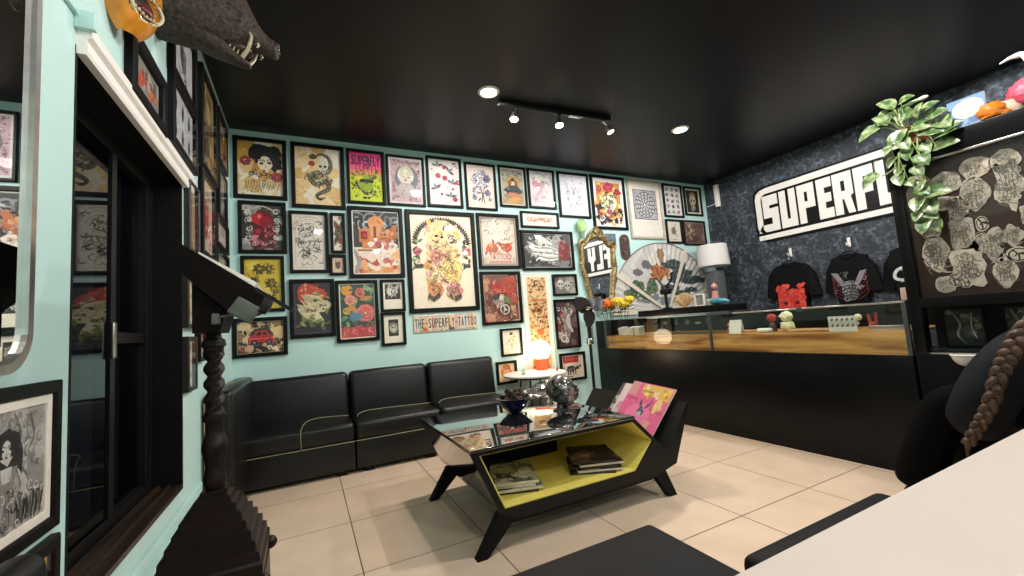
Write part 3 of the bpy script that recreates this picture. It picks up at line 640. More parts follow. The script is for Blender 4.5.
def d_pink(a):
    a.rect(0,0,1,1,'#ddd3d6'); a.scat(26,.2,.6,1,1,.05,.1,['#8c8a96','#b8b4c0','#62606c','#e4dce0'],'curl'); a.flower(.25,.64,.1,'#dc9aa6','#b0606e','#f4e0e0'); a.blob(.52,.62,.09,'#b8a3a8')
    a.line([(.7,.75),(.5,.5),(.3,.3),(.2,.1)],.1,'#cfa9b2',True); a.line([(.7,.6),(.5,.35),(.5,.15)],.08,'#e4c8ce',True); a.scat(16,.1,.05,.8,.5,.04,.08,['#c08e9a','#e8d4d8'],'curl'); a.leaf(.4,.85,-.5,.3,.1,'#d8d2b4')
def d_lines(a):
    a.rect(0,0,1,1,'#dcd9e2'); c='#a5a3b0'
    for s in (-1,1):
        for i in range(5): a.swirl(.5+s*(.14+.04*i),.3+.12*i,.07,1.2,.012,c,i,s)
        a.leaf(.5,.6,PI/2+s*.6,.14,.06,'#b8b6c2'); a.line([(.5,.75),(.5+s*.15,.62),(.5+s*.12,.45)],.008,c)
    a.disc(.48,.86,.022,'#8d8b98'); a.disc(.5,.56,.05,'#c4c2cc'); a.leaf(.5,.62,-PI/2,.12,.05,'#8d8b98'); a.scat(16,.25,.12,.75,.8,.03,.05,[c,'#bdbbc6'],'curl')
def d_wide(a):
    a.rect(0,0,1,1,'#efe9e2')
    for i in range(7): a.swirl(.2+.1*i,.5+.1*(i%2),.24,1.3,.07,['#c9854c','#b8683c','#dba878'][i%3],i,1-2*(i%2))
    a.line([(.12,.7),(.3,.4),(.5,.6),(.7,.4),(.88,.7)],.08,'#c07a48',True); a.scat(10,.15,.25,.85,.75,.06,.1,['#8e5434','#d9a878'],'curl')
def d_tattoo(a):
    a.rect(0,0,1,1,'#a79d93'); a.rect(.06,.05,.94,.95,'#cfc6ba'); a.frame(.04,.03,.96,.97,.01,'#6c5c50'); a.blob(.5,.7,.22,'#dcd5c8',1.2); a.scat(22,.15,.5,.85,.9,.04,.09,['#e4ded2','#b0a79c','#c4b492','#8f877c'],'curl')
    a.blob(.3,.36,.1,'#c4603c',1.3); a.blob(.68,.38,.1,'#b8503a',1.3); a.scat(26,.15,.28,.85,.5,.03,.06,['#d0623c','#a83c34','#e09a70','#7d6a60'],'leaf'); a.flower(.68,.36,.07,'#d46a4c','#8e2c28','#f0c090')
    a.text('TATTOO',.22,.12,.8,.25,'#b03a34'); a.rect(.2,.06,.82,.1,'#c98a78'); a.swirl(.1,.9,.06,1.2,.014,'#8a5a3c'); a.swirl(.9,.9,.06,1.2,.014,'#8a5a3c'); a.swirl(.1,.1,.06,1.2,.014,'#8a5a3c'); a.swirl(.9,.1,.06,1.2,.014,'#8a5a3c')
def d_octo(a):
    a.rect(0,0,1,1,'#3b3c3c'); a.scat(30,0,0,1,1,.08,.2,['#7a7c7b','#232424','#a3a5a3','#555756'])
    a.blob(.84,.5,.3,'#7a2f30',.7); a.scat(16,.68,.2,.98,.8,.06,.1,['#9a4442','#561c1e','#b87a72'],'curl')
    for i in range(9): a.line([(.08+.02*i,.75-.07*i),(.3,.6-.04*i),(.5,.62-.05*i),(.72,.5-.03*i)],.06,['#d9d9d4','#8f918f','#eeeee8'][i%3],True)
    for i in range(6): a.leaf(.3+.06*i,.65,1.2+.25*i,.28,.08,['#c9cac6','#e4e4de'][i%2])
    a.disc(.42,.66,.03,BK); a.scat(22,.05,.1,.7,.9,.04,.09,['#f0f0ea','#2a2b2b'],'curl'); a.frame(0,0,1,1,.02,'#c4c6c4')
def d_moto(a):
    a.rect(0,0,1,1,'#7a4b3c'); a.frame(0,0,1,1,.02,'#d2c6b8'); a.scat(34,.03,.03,.97,.97,.05,.11,['#93604a','#5c3a30','#a8503a','#c08a6c','#6e5a48'])
    a.swirl(.72,.74,.2,2.2,.05,'#b8302c'); a.line([(.2,.72),(.4,.8),(.6,.6),(.8,.55)],.09,'#a82a28',True); a.line([(.15,.6),(.35,.68),(.6,.5)],.05,'#c9604c',True); a.scat(18,.1,.5,.95,.92,.05,.08,['#c43a34','#8e2422','#d98a70'],'curl')
    a.blob(.62,.42,.1,'#6c7a4c'); a.disc(.58,.25,.15,'#1f1c1a'); a.disc(.58,.25,.115,'#c9c2b4'); a.disc(.58,.25,.09,'#3a3632'); a.disc(.58,.25,.03,'#d8d2c4')
    a.line([(.48,.6),(.52,.45),(.58,.25)],.04,'#b8b2a8'); a.line([(.3,.55),(.5,.6),(.66,.56)],.03,'#26221f'); a.blob(.4,.42,.11,'#8d857c'); a.blob(.36,.52,.07,'#3c3632',1.5); a.disc(.5,.5,.05,'#d9d2c2')
    a.scat(24,.05,.05,.9,.4,.03,.06,['#4a3a30','#b89a80','#8a4034','#d0b8a0'],'curl')
def d_fan(a):
    a.rect(0,0,1,1,'#e3dcc6'); a.leaf(.4,.82,.3,.2,.1,'#2b2a26'); a.leaf(.62,.8,2.4,.2,.09,'#3c3a34'); a.disc(.7,.72,.06,'#c9b880')
    a.line([(.5,.75),(.62,.5),(.5,.25)],.06,'#cdb070',True); a.scat(20,.25,.15,.8,.7,.03,.06,['#d2a850','#b58c3c','#8a8468','#e8d090'],'leaf'); a.scat(6,.2,.2,.5,.6,.04,.06,['#a9a58f'],'curl')
def d_tigerhead(a):
    a.rect(0,0,1,1,'#e9cfa0'); a.blob(.5,.55,.34,'#c9682c'); a.blob(.52,.45,.22,'#e3a45c'); a.scat(16,.25,.25,.8,.85,.06,.1,['#3b2418','#8e4420','#e8c08c'],'curl'); a.disc(.4,.6,.045,'#f0e2b0'); a.disc(.64,.6,.045,'#f0e2b0'); a.disc(.4,.6,.02,BK); a.disc(.64,.6,.02,BK); a.poly([(.42,.4),(.62,.4),(.52,.3)],'#7a2a1c')
def d_leopard(a):
    a.rect(0,0,1,1,'#ece5d8'); a.rect(.14,.02,.88,.97,'#dfc08c')
    a.scat(60,.18,.04,.84,.95,.012,.022,['#d9ae74','#e6cc9c','#d2a060'],'blob'); a.scat(330,.16,.03,.86,.96,.004,.0085,['#7a3f1c','#8d5024','#5c3016','#a4602c'],'blob')
    a.rect(.24,.725,.8,.738,'#d0742c'); a.blob(.52,.64,.045,'#c08a54',1.1); a.blob(.52,.625,.022,'#5a3320'); a.disc(.42,.65,.010,BK); a.disc(.62,.65,.010,BK); a.scat(14,.3,.55,.74,.72,.010,.018,['#3b2214','#d6742c'],'leaf')
    a.blob(.52,.4,.03,'#c8702e',1.4); a.swirl(.5,.9,.04,1,.012,'#4a2c18')
def d_skulls(a):
    a.rect(0,0,1,1,'#716e68'); a.scat(14,0,0,1,1,.1,.2,['#a3a098','#4a4742','#8b8880']); a.skull(.3,.55,.24,'#cbc7bc','#262320'); a.skull(.62,.45,.26,'#bab6aa','#1f1c1a'); a.skull(.85,.62,.2,'#a39f94','#2a2724')
def d_engine(a):
    a.rect(0,0,1,1,'#3c2a2c'); a.scat(26,0,0,1,1,.05,.1,['#6d5c5c','#241a1c','#8d3c40','#a89a94'])
    a.line([(.65,.95),(.45,.7),(.6,.45),(.45,.1)],.14,'#8f8780',True); a.line([(.8,.8),(.55,.55),(.75,.3)],.1,'#c9c2b8',True); a.line([(.25,.7),(.4,.4),(.2,.15)],.08,'#a39a92',True); a.scat(24,.1,.1,.9,.9,.04,.07,['#e0dad0','#2a2022','#7a3034'],'curl'); a.disc(.3,.18,.09,'#d8d0c4'); a.disc(.3,.18,.06,'#7d7068'); a.leaf(.5,.95,-1.2,.3,.1,'#4a5a3c')
def d_rhino(a):
    a.rect(0,0,1,1,'#e3d3bd'); a.rect(.06,.66,.78,.94,'#b23434'); a.scrib(.12,.72,.72,.88,'#cf6a60'); a.blob(.4,.4,.14,'#2a2724',1.7); a.leaf(.62,.4,.2,.22,.16,'#2f2c28'); a.leaf(.78,.42,1.3,.12,.06,'#3c3833')
    for x in (.24,.34,.48,.58): a.rect(x,.14,x+.05,.36,'#2a2724')
    a.scat(10,.2,.3,.62,.5,.03,.05,['#7d766c','#a39a8c'],'curl'); a.rect(.08,.06,.5,.1,'#3c3833'); a.blob(.86,.5,.07,'#8a7058',.7); a.leaf(.08,.2,1.5,.4,.06,'#3c3833')
def d_tiger(a):
    a.rect(0,0,1,1,'#f0ece8'); a.rect(.1,.08,.9,.92,'#c98a4a'); a.scat(70,.1,.08,.9,.92,.03,.07,['#e0a04a','#c8622e','#2a1d1a','#f0d8a0','#a83a34','#1c1614','#e8c070'])
    a.flower(.52,.82,.11,'#cf3a5c','#7d1c34','#f0b0c0',8); a.flower(.8,.74,.07,'#b8304c','#6a1628','#e090a0'); a.flower(.2,.78,.06,'#c84a54','#7a2028','#e0a0a0')
    a.blob(.5,.5,.17,'#e4dcc8',1.05); a.blob(.5,.42,.12,'#d2d8b8'); a.scat(26,.3,.34,.72,.66,.025,.045,['#2a2420','#7d8a4c','#b8a86a','#3c5a3c'],'leaf')
    for s in (-1,1): a.disc(.5+s*.12,.54,.024,'#c9d25a',1.4); a.disc(.5+s*.12,.54,.012,BK); a.line([(.5+s*.2,.62),(.5+s*.1,.66),(.5+s*.05,.6)],.02,BK,True)
    a.poly([(.4,.36),(.6,.36),(.57,.26),(.43,.26)],'#a8506c'); a.disc(.5,.4,.03,'#b8688a',1.3); a.rect(.14,.1,.86,.16,BK); a.scat(20,.12,.1,.88,.2,.02,.05,['#e8e0d8','#1c1614','#7a6a8c']); a.scat(20,.12,.2,.88,.7,.03,.06,[BK],'line')
def d_mandala(a):
    a.rect(0,0,1,1,'#ebe5db'); a.rect(.13,.32,.88,.86,'#b8b6ba'); c='#2b2c34'
    a.scat(60,.14,.33,.87,.85,.02,.04,[c,'#5c5d68','#8d8e98'],'curl',lambda x,y:(x-.5)**2*a.a**2+(y-.59)**2>.05)
    for r,n,k in ((.23,16,.05),(.17,12,.05),(.11,8,.045)):
        a.disc(.5,.59,r+.012,c); a.disc(.5,.59,r,'#c4c3c6')
        for i in range(n): t=2*PI*i/n; a.leaf(.5+(r-.05)*math.cos(t)/a.a,.59+(r-.05)*math.sin(t),t,k,.03,c)
    a.disc(.5,.59,.05,c); a.disc(.5,.59,.035,'#d8d6d4'); a.leaf(.5,.59,.8,.04,.02,c); a.frame(.13,.32,.88,.86,.012,c); a.rect(.85,.24,.88,.26,'#8d8a84')
def d_grid(a):
    a.rect(0,0,1,1,'#e4e0dc')
    for i in range(3):
        for j in range(5):
            x,y=.2+.3*i,.12+.19*j; a.blob(x,y,.06,['#3c3a3c','#7d7a7c','#5a4a50'][(i+j)%3],irr=.5); a.swirl(x,y,.06,1,.014,['#c9c4c0','#232122'][(i*j)%2],i+j); a.disc(x+.04,y+.03,.016,['#8e3a44','#b8b0a8'][(i+j)%2])
def d_skull(a):
    a.rect(0,0,1,1,'#dcd4c4'); a.rect(.1,.07,.9,.93,'#1f1c1a'); a.blob(.5,.74,.15,'#a9705c'); a.skull(.5,.52,.2,'#c4bb9c','#241f1a'); a.blob(.5,.24,.13,'#8c9070'); a.scat(16,.2,.12,.8,.88,.03,.06,['#d6cdb0','#5c5a48','#9a8a6c'],'curl')
def d_s5(a):
    a.rect(0,0,1,1,'#e0d8c8'); a.blob(.5,.55,.2,'#8d7a68',.8); a.flower(.5,.5,.14,'#a3887a','#4a3c34','#d8c8a8'); a.scat(12,.25,.2,.75,.85,.04,.07,['#5c4c42','#b09a84'],'curl'); a.rect(.35,.1,.65,.13,'#8d8274')
def d_brown(a):
    a.rect(0,0,1,1,'#6d5048'); a.scat(30,0,0,1,1,.06,.14,['#7d6054','#54403c','#8d7262','#4a3836']); a.scat(20,.05,.3,.5,.95,.05,.1,['#c0a07c','#d8bc94','#8d6a50'],'leaf'); a.line([(.2,.9),(.35,.6),(.25,.4)],.06,'#c4a784',True); a.frame(0,0,1,1,.02,'#b9b0a8')
# ---- pictures on the back wall: (h0, h1, z0, z1) measured on the wall
def back(h0,h1,z0,z1,label,fn,**k): return picture('back',h0,h1,z0,z1,label,fn,seed=int(abs(h0)*977+z0*131),**k)
back(-.536,-.115,2.372,2.942,'framed tattoo portrait of a dark-haired woman with red roses on gold paper',d_girl,b=.034)
back(-.081,.384,2.313,2.944,'framed print of a coiled snake and skull on tan parchment',d_serp,b=.034)
back(.407,.770,2.385,2.941,'framed poster fading from pink to lime green with black lettering',d_super,b=.026)
back(.788,1.182,2.391,2.929,'silver-edged framed portrait of a pale haloed head in dusty pink',d_portrait,b=.022,bg='#d8d0cc')
back(-.505,-.131,1.875,2.349,'framed print with a glowing red centre and grey scrollwork',d_redlamp,b=.03)
back(-.112,.220,1.696,2.280,'framed pale line drawing under an arch, beneath the tan snake print',d_lined,b=.028,bg='#e6ddd0')
back(.238,.371,1.883,2.277,'tall narrow framed print with brown and green leaves',d_narrow,b=.026,bg='#e9e2d4')
back(.221,.370,1.670,1.869,'tiny framed brown insect print under the narrow leafy one',d_tiny,b=.026)
back(.397,.925,1.641,2.356,'large framed print of orange blocks before grey swirling clouds',d_orange,b=.036)
back(-.492,-.156,1.353,1.852,'framed yellow flash sheet of dark flowers behind the lectern top',d_yellow,b=.028,bg='#d6b838')
back(-.556,-.143,.966,1.306,'framed wide print with a red car above the corner sofa',d_redcar,b=.032)
back(-.122,.256,1.098,1.636,'framed dark print of pale lizards with a red top',d_lizards,b=.030)
back(.263,.649,1.030,1.619,'framed print of coral peonies and a yellow sun in green leaves',d_peony,b=.030)
back(.675,.914,1.300,1.620,'small framed print with a black square carp drawing, upper of two',d_bwkoi,b=.024)
back(.667,.905,.964,1.291,'small framed print with a dark central head, lower of two',d_bwhead,b=.026)
back(.955,1.719,1.270,2.354,'largest framed print, a full tattoo body suit on cream paper',d_body,b=.045,bg='#f0e5cd')
back(1.206,1.603,2.401,2.963,'framed flash sheet of grey birds and pink flowers',d_birds,b=.026)
back(1.641,2.021,2.396,2.941,'framed bouquet of lilac-grey flowers on pink paper',d_bouquet,b=.024)
back(2.059,2.420,2.452,2.950,'framed print of a seated figure within a golden disc',d_buddha,b=.024)
back(2.445,2.827,2.460,2.954,'framed pale pink and grey floral print in the top row',d_pink,b=.024)
back(2.873,3.349,2.370,2.958,'framed faint grey line drawing on lavender-white paper',d_lines,b=.026)
back(2.310,2.843,2.216,2.415,'small wide framed print of orange scrolls on white',d_wide,b=.024)
back(1.744,2.276,1.724,2.359,'framed grey and red poster with TATTOO lettering',d_tattoo,b=.034)
back(2.291,3.024,1.702,2.184,'wide framed grey wave print with a dark red edge',d_octo,b=.032)
back(1.740,2.244,1.094,1.692,'framed red-brown print of a motorcycle and rider',d_moto,b=.034)
back(1.941,2.210,.734,1.044,'small framed print of yellow plant stems and black leaves',d_fan,b=.024)
back(1.864,2.115,.435,.684,'small framed orange tiger head print beside the sofa end',d_tigerhead,b=.026)
back(2.264,2.637,.506,1.667,'tall white-bordered leopard pattern print behind the glowing globe lamp',d_leopard,b=.012,fm=M_white,depth=.015,fine=False)
back(2.680,3.034,1.389,1.651,'small wide framed grey print of three skulls',d_skulls,b=.024)
back(2.672,3.014,.752,1.345,'framed dark print of pipes and red flowers behind the pedestal fan',d_engine,b=.024)
back(2.690,3.057,.366,.696,'framed cream print of a black rhinoceros under a red banner',d_rhino,b=.028)
back(3.383,3.954,2.240,2.968,'framed colourful tiger face print with a red rose on top',d_tiger,b=.034)
back(3.997,4.626,2.127,2.968,'pale wood framed white print with a square black mandala',d_mandala,b=.03,fine=False,fm=mat('pale_wood_frame','#b3a594',.5,var=.15))
back(4.668,5.056,2.464,2.958,'framed white sheet of small flash motifs in rows',d_grid,b=.026)
back(5.097,5.465,2.509,2.952,'framed dark skull print nearest the dark wallpaper corner',d_skull,b=.026)
back(4.662,4.979,2.077,2.429,'small framed cream print of a brown flower',d_s5,b=.026)
back(5.003,5.473,2.057,2.431,'framed brown and gold print low in the wallpaper corner',d_brown,b=.024)
# ---- pictures on the left wall
def d_l1(a): a.rect(0,0,1,1,'#8d8a82'); a.scat(20,0,0,1,1,.1,.2,['#b5b0a4','#5c5a54','#a0705a']); a.leaf(.2,.3,.5,.7,.3,'#d0502c'); a.scat(8,.3,.3,.9,.7,.06,.12,['#e0703c','#a83424'])
def d_l2(a): a.rect(0,0,1,1,'#c9c9cb'); a.blob(.55,.5,.25,'#6d6a70',.7); a.blob(.5,.55,.16,'#3c3a42',.6); a.scat(12,.2,.2,.8,.9,.05,.12,['#8a7d8c','#4a4850'],'curl')
def d_l3(a): 
    a.rect(0,0,1,1,'#c4c7ca')
    for i in range(3):
        for j in range(2): a.leaf(.2+.3*i,.12+.46*j,1.5,.34,.16,'#4a4d52'); a.leaf(.22+.3*i,.14+.46*j,1.5,.28,.08,'#23262a')
def d_l4(a): a.rect(0,0,1,1,'#8a7450'); a.scat(46,0,0,1,1,.05,.14,['#a48c60','#5c4a30','#c0a878','#7a6038','#3c3020'])
def d_l5(a): a.rect(0,0,1,1,'#7d6a48'); a.scat(34,0,0,1,1,.06,.14,['#a08a58','#4c5a3c','#b04a34','#3a3024','#c9b480'])
def d_l6(a): a.rect(0,0,1,1,'#b09a78'); a.scat(50,0,0,1,1,.04,.08,['#8a7050','#c9b494','#6d563c','#d8c8a8'],'curl')
def d_l7(a): a.rect(0,0,1,1,'#d8c2a8'); a.blob(.5,.5,.28,'#b0483c',.5); a.scat(22,.2,.15,.8,.9,.05,.1,['#c4685a','#8e3a34','#e0a890'],'curl')
def d_l8(a): a.rect(0,0,1,1,'#8a8478'); a.scat(30,0,0,1,1,.08,.15,['#b0a898','#4a4640','#6a5a54'],'curl')
def d_l9(a): a.rect(0,0,1,1,'#cfc6b6'); a.scat(30,0,0,1,1,.06,.12,['#3c3833','#8a5044','#6a645a'],'curl')
def d_l10(a): a.rect(0,0,1,1,'#9aa396'); a.scat(20,0,0,1,1,.08,.16,['#7a8678','#b8bcae','#5a6458'])
def d_l11(a): a.rect(0,0,1,1,'#ddd2b4'); a.scat(20,.1,.1,.9,.9,.06,.1,['#3c3a34','#8a8060','#6a6a48'],'curl')
def d_l12(a): a.rect(0,0,1,1,'#e2d4bc'); a.scat(16,.1,.1,.9,.9,.06,.1,['#a06a5c','#4a403a'],'curl'); a.blob(.5,.5,.2,'#b88a78',.6)
def d_l13(a): a.rect(0,0,1,1,'#d2c8b4'); a.scat(14,.1,.1,.9,.9,.06,.12,['#b0a088','#8a7a64','#e4dcc8'])
def left(h0,h1,z0,z1,label,fn,b=.03,**k): return picture('left',h0-b,h1+b,z0-b,z1+b,label,fn,b=b,seed=int(h0*977),**k)
left(1.97,2.31,2.10,2.275,'framed grey print with an orange flame above the window track',d_l1,b=.045)
left(2.50,2.95,2.50,2.86,'framed pale print with a purple face under the boar head snout',d_l2,b=.035)
left(2.50,2.95,2.13,2.44,'framed white sheet of grey feathers beside the white window track',d_l3,b=.03)
left(3.16,3.60,2.27,2.89,'framed brown textured print high on the left wall',d_l4)
left(3.74,4.08,2.53,2.90,'framed brown and green print at the upper left corner of the room',d_l5,b=.028)
M_dotframe = mat('black_dotted_frame', (.02,.018,.016), .4, var=.9, scale=160)
left(2.80,3.00,1.63,2.00,'narrow dotted-frame tan print just past the window',d_l6,b=.025,fm=M_dotframe)
left(3.15,3.51,1.69,2.19,'framed print of a red figure on cream on the left wall',d_l7)
left(3.73,4.03,2.08,2.42,'framed grey print near the room corner, under the brown and green one',d_l8,b=.028)
left(3.62,4.08,1.85,2.03,'framed black and cream scroll print near the room corner',d_l9,b=.026)
left(3.62,4.08,1.66,1.78,'low framed grey-green print near the room corner',d_l10,b=.026)
left(2.755,2.92,1.21,1.45,'small dotted-frame cream print below the lectern top, upper one',d_l11,b=.022,fm=M_dotframe)
left(2.755,2.91,.873,1.12,'small dotted-frame pinkish print below the lectern top, lower one',d_l12,b=.022,fm=M_dotframe)
left(3.03,3.18,1.02,1.335,'narrow framed cream print next to the lectern column',d_l13,b=.022)
left(3.42,3.60,.98,1.34,'dark framed print half behind the lectern column',d_l8,b=.026)
def d_woman(a):
    a.rect(0,0,1,1,'#b5b2ad'); a.scat(60,0,0,1,1,.05,.16,['#a8a5a0','#c0bdb7','#9b9893','#c9c6c0'])
    a.scat(34,.55,.45,.98,.98,.04,.08,['#8f8c87','#a5a29c','#d0cdc6'],'curl'); a.line([(.62,.98),(.7,.8),(.66,.6),(.8,.4)],.03,'#7d7a75',True); a.line([(.8,.96),(.86,.75),(.78,.62)],.025,'#7d7a75',True)
    X=.53
    a.poly([(X-.16,.42),(X-.15,.66),(X-.08,.82),(X+.04,.86),(X+.15,.8),(X+.2,.64),(X+.19,.42),(X+.1,.5),(X-.08,.5)],'#2b2927')
    a.disc(X+.02,.68,.085,'#dcd9d2',.72); a.poly([(X-.05,.62),(X+.09,.62),(X+.03,.55)],'#cfccc5'); a.line([(X-.08,.66),(X-.05,.77),(X+.04,.8),(X+.11,.75),(X+.13,.64)],.035,'#1d1b1a')
    for dx in (-.02,.06): a.disc(X+dx,.685,.011,BK,1.7); a.line([(X+dx-.03,.71),(X+dx,.718),(X+dx+.03,.71)],.007,BK)
    a.line([(X+.02,.68),(X+.012,.655),(X+.025,.652)],.005,'#6a6762'); a.disc(X+.02,.625,.010,'#4a4744',1.8)
    a.poly([(X-.11,.52),(X+.14,.53),(X+.1,.36),(X+.15,.05),(X-.12,.05),(X-.07,.36)],'#8d8a85'); a.poly([(X-.04,.54),(X+.08,.54),(X+.06,.42),(X-.02,.42)],'#d2cfc8')
    a.line([(X-.11,.5),(X-.17,.34),(X-.08,.24)],.045,'#c4c1ba',True); a.line([(X+.14,.5),(X+.2,.34),(X+.1,.25)],.045,'#bdbab3',True)
    for i in range(7): a.line([(X-.06+.025*i,.36),(X-.1+.04*i,.2),(X-.11+.042*i,.05)],.012,['#5c5955','#3a3836','#b8b5ae'][i%3],True)
    for i in range(9): a.line([(.66+.035*i,.02+.02*(i%2)),(.69+.035*i,.12+.03*(i%3)),(.66+.04*i,.22+.04*(i%2))],.03,['#3c3a38','#6d6a66','#2a2826'][i%3],True)
    a.scat(26,.5,.02,.98,.34,.03,.06,['#2f2d2b','#8d8a86','#d0cdc6'],'curl'); a.scat(16,.01,.05,.2,.6,.03,.06,['#77746f','#cbc8c2'],'curl')
picture('left',1.06,1.488,.665,1.022,'large framed grey drawing of a standing woman under the steel-edged mirror',d_woman,b=.030,matw=.02,matc='#efe6da',seed=5,depth=.02)
def d_gold(a): a.rect(0,0,1,1,'#c9a44c'); a.scat(24,0,0,1,1,.06,.14,['#d9b860','#a8843a','#e4cc88']); a.scat(10,.2,.2,.8,.8,.08,.12,['#4a3c24'],'curl')
picture('left',1.03,1.495,.22,.645,'framed yellow print at the bottom, below the standing woman drawing',d_gold,b=.032,seed=6,depth=.02)
# ------------------------------------------------------------------ corner sofa: three modules
def cushion(mb, x0, x1, y0, y1, z0, z1, r=.05, puff=.0, M=None):
    """soft upholstered block"""
    bm = bmesh.new(); bmesh.ops.create_cube(bm, size=1)
    for q in bm.verts: q.co = Vector(((x0+x1)/2 + q.co.x*(x1-x0), (y0+y1)/2 + q.co.y*(y1-y0), (z0+z1)/2 + q.co.z*(z1-z0)))
    bmesh.ops.bevel(bm, geom=bm.edges[:], offset=r, segments=4, profile=.5, affect='EDGES')
    if puff:
        bmesh.ops.subdivide_edges(bm, edges=[e for e in bm.edges if e.calc_length() > .12], cuts=6, use_grid_fill=True)
        cx, cy = (x0+x1)/2, (y0+y1)/2
        for q in bm.verts:
            if q.co.z > z1-.002:
                u = max(0, 1-((q.co.x-cx)/((x1-x0)/2-r))**2); v = max(0, 1-((q.co.y-cy)/((y1-y0)/2-r))**2)
                q.co.z += puff*(u*v)**.5 + .004*noise.noise(q.co*9)
    mb.bm(bm, True, M)
def piping(mb, pts, r=.0032): mb.tube(pts, r, 6)
SY = 3.63
def sofa_module(x0, x1, label, corner=False):
    t = thing('sofa_module', label, 'sofa', ((x0+x1)/2, SY, 0), group='black sofa modules against the back wall')
    hw = (x1-x0)/2 - .004
    m = MB(); m.box(-hw, hw, .012, .60, .035, .255, .012); m.build('base', M_leather, t)
    m = MB()
    for sx in (-1, 1):
        for y in (.06, .54): m = MB(); m.box(sx*(hw-.1)-.035, sx*(hw-.1)+.035, y-.03, y+.03, 0, .04, .004); m.build('foot', M_dark, t)
    m = MB(); cushion(m, -hw, hw, 0, .44, .255, .40, .035, .02); m.build('seat', M_leather, t)
    m = MB(); Mb = Matrix.Translation((0, .38, .30)) @ Matrix.Rotation(math.radians(-5), 4, 'X')
    cushion(m, -hw, hw, 0, .17, 0, .48, .045, 0, Mb); m.build('backrest', M_leather, t)
    m = MB(); piping(m, [(-hw, -.001, .255), (hw, -.001, .255)])
    if corner: piping(m, catmull([(.055, -.002, .256), (.052, .0, .36), (.06, .04, .412), (.1, .20, .428), (.2, .29, .428), (hw-.02, .31, .41)], 6))
    else: piping(m, catmull([(-hw+.03, .16, .413), (-hw+.06, .25, .424), (-.16, .30, .430), (hw-.02, .29, .415)], 6))
    m.build('piping', M_pipe, t)
    if corner:
        m = MB(); cushion(m, -hw+.0, -hw+.14, -.58, .52, .04, .81, .03); m.build('side_backrest', M_leather, t)
        m = MB(); piping(m, [(-hw-.001, -.581, .05), (-hw-.001, -.581, .79)]); piping(m, catmull([(-hw+.02, -.5, .811), (-hw+.06, 0, .812), (-hw+.10, .3, .811), (-hw+.13, .38, .80)], 5)); m.build('piping', M_pipe, t)
    return t
sofa_module(-.545, .335, 'black leather corner sofa module with a side backrest beside the lectern', True)
sofa_module(.335, 1.045, 'black leather armless sofa module between the other two modules')
sofa_module(1.045, 1.755, 'black leather armless sofa module at the end nearest the side table')

# ------------------------------------------------------------------ coffee table with hexagonal shelf and magazine rack
TY0, TY1 = 1.92, 2.87
tb = thing('coffee_table', 'black coffee table with yellow hexagonal shelf, glossy top and magazine rack', 'coffee table', (1.35, 2.4, 0))
TO = Vector((1.35, 2.4, 0))
def tw(p): return (p[0]-TO.x, p[1])
outer = [(.677,.487),(1.688,.487),(1.905,.272),(1.928,.272),(2.118,.515),(2.135,.510),(1.98,.178),(1.81,.139),(.90,.139),(.81,.185)]
inner = [(.722,.470),(1.675,.470),(1.81,.341),(1.665,.197),(.838,.197)]
y0, y1 = TY0-TO.y, TY1-TO.y
m = MB(); m.prism([tw(p) for p in outer], y0, y1, holes=[[tw(p) for p in inner][::-1]]); m.build('shell', M_satin, tb)
m = MB(); m.prism([tw(p) for p in [(.679,.484),(.811,.190),(.807,.186),(.674,.486)]], y0+.004, y1-.004); m.build('side_panel', M_gloss, tb)
m = MB()
lo = [tw(p) for p in inner]; cx = sum(p[0] for p in lo)/5; cz = sum(p[1] for p in lo)/5
li = [(cx+(p[0]-cx)*.985, cz+(p[1]-cz)*.965) for p in lo]
m.prism([(p[0]*.9999, p[1]) for p in lo], y0+.010, y1-.03, holes=[li[::-1]])
m.prism(lo, y1-.03, y1-.008)
m.build('shelf_lining', M_yellow, tb)
m = MB(); m.box(.677-TO.x, 1.690-TO.x, y0, y1, .488, .500, .002); m.build('glass_top', mat('black_glass_top', (.006,.007,.008), .012, var=.05, coat=1.0, spec=1.0, ior=2.3), tb)
def leg(px, py, sx, name='leg'):
    q = MB(); x = px-TO.x; y = py-TO.y
    # splayed tapering leg: top under the shell, foot pushed outwards
    P_ = [(x+.028,0),(x-.024,0),(x+.105,.192),(x+.185,.146)] if sx < 0 else [(x-.03,0),(x+.028,0),(x-.05,.172),(x-.125,.139)]
    q.prism(P_, y-.022, y+.022)
    return q.build(name, M_dark, tb)
for px, sx in ((.705, -1), (1.932, 1)):
    for py in (TY0+.024, 2.76): leg(px, py, sx)
m = MB(); m.box(.82-TO.x, 1.80-TO.x, y0+.02, y0+.045, .118, .141); m.build('apron', M_dark, tb)

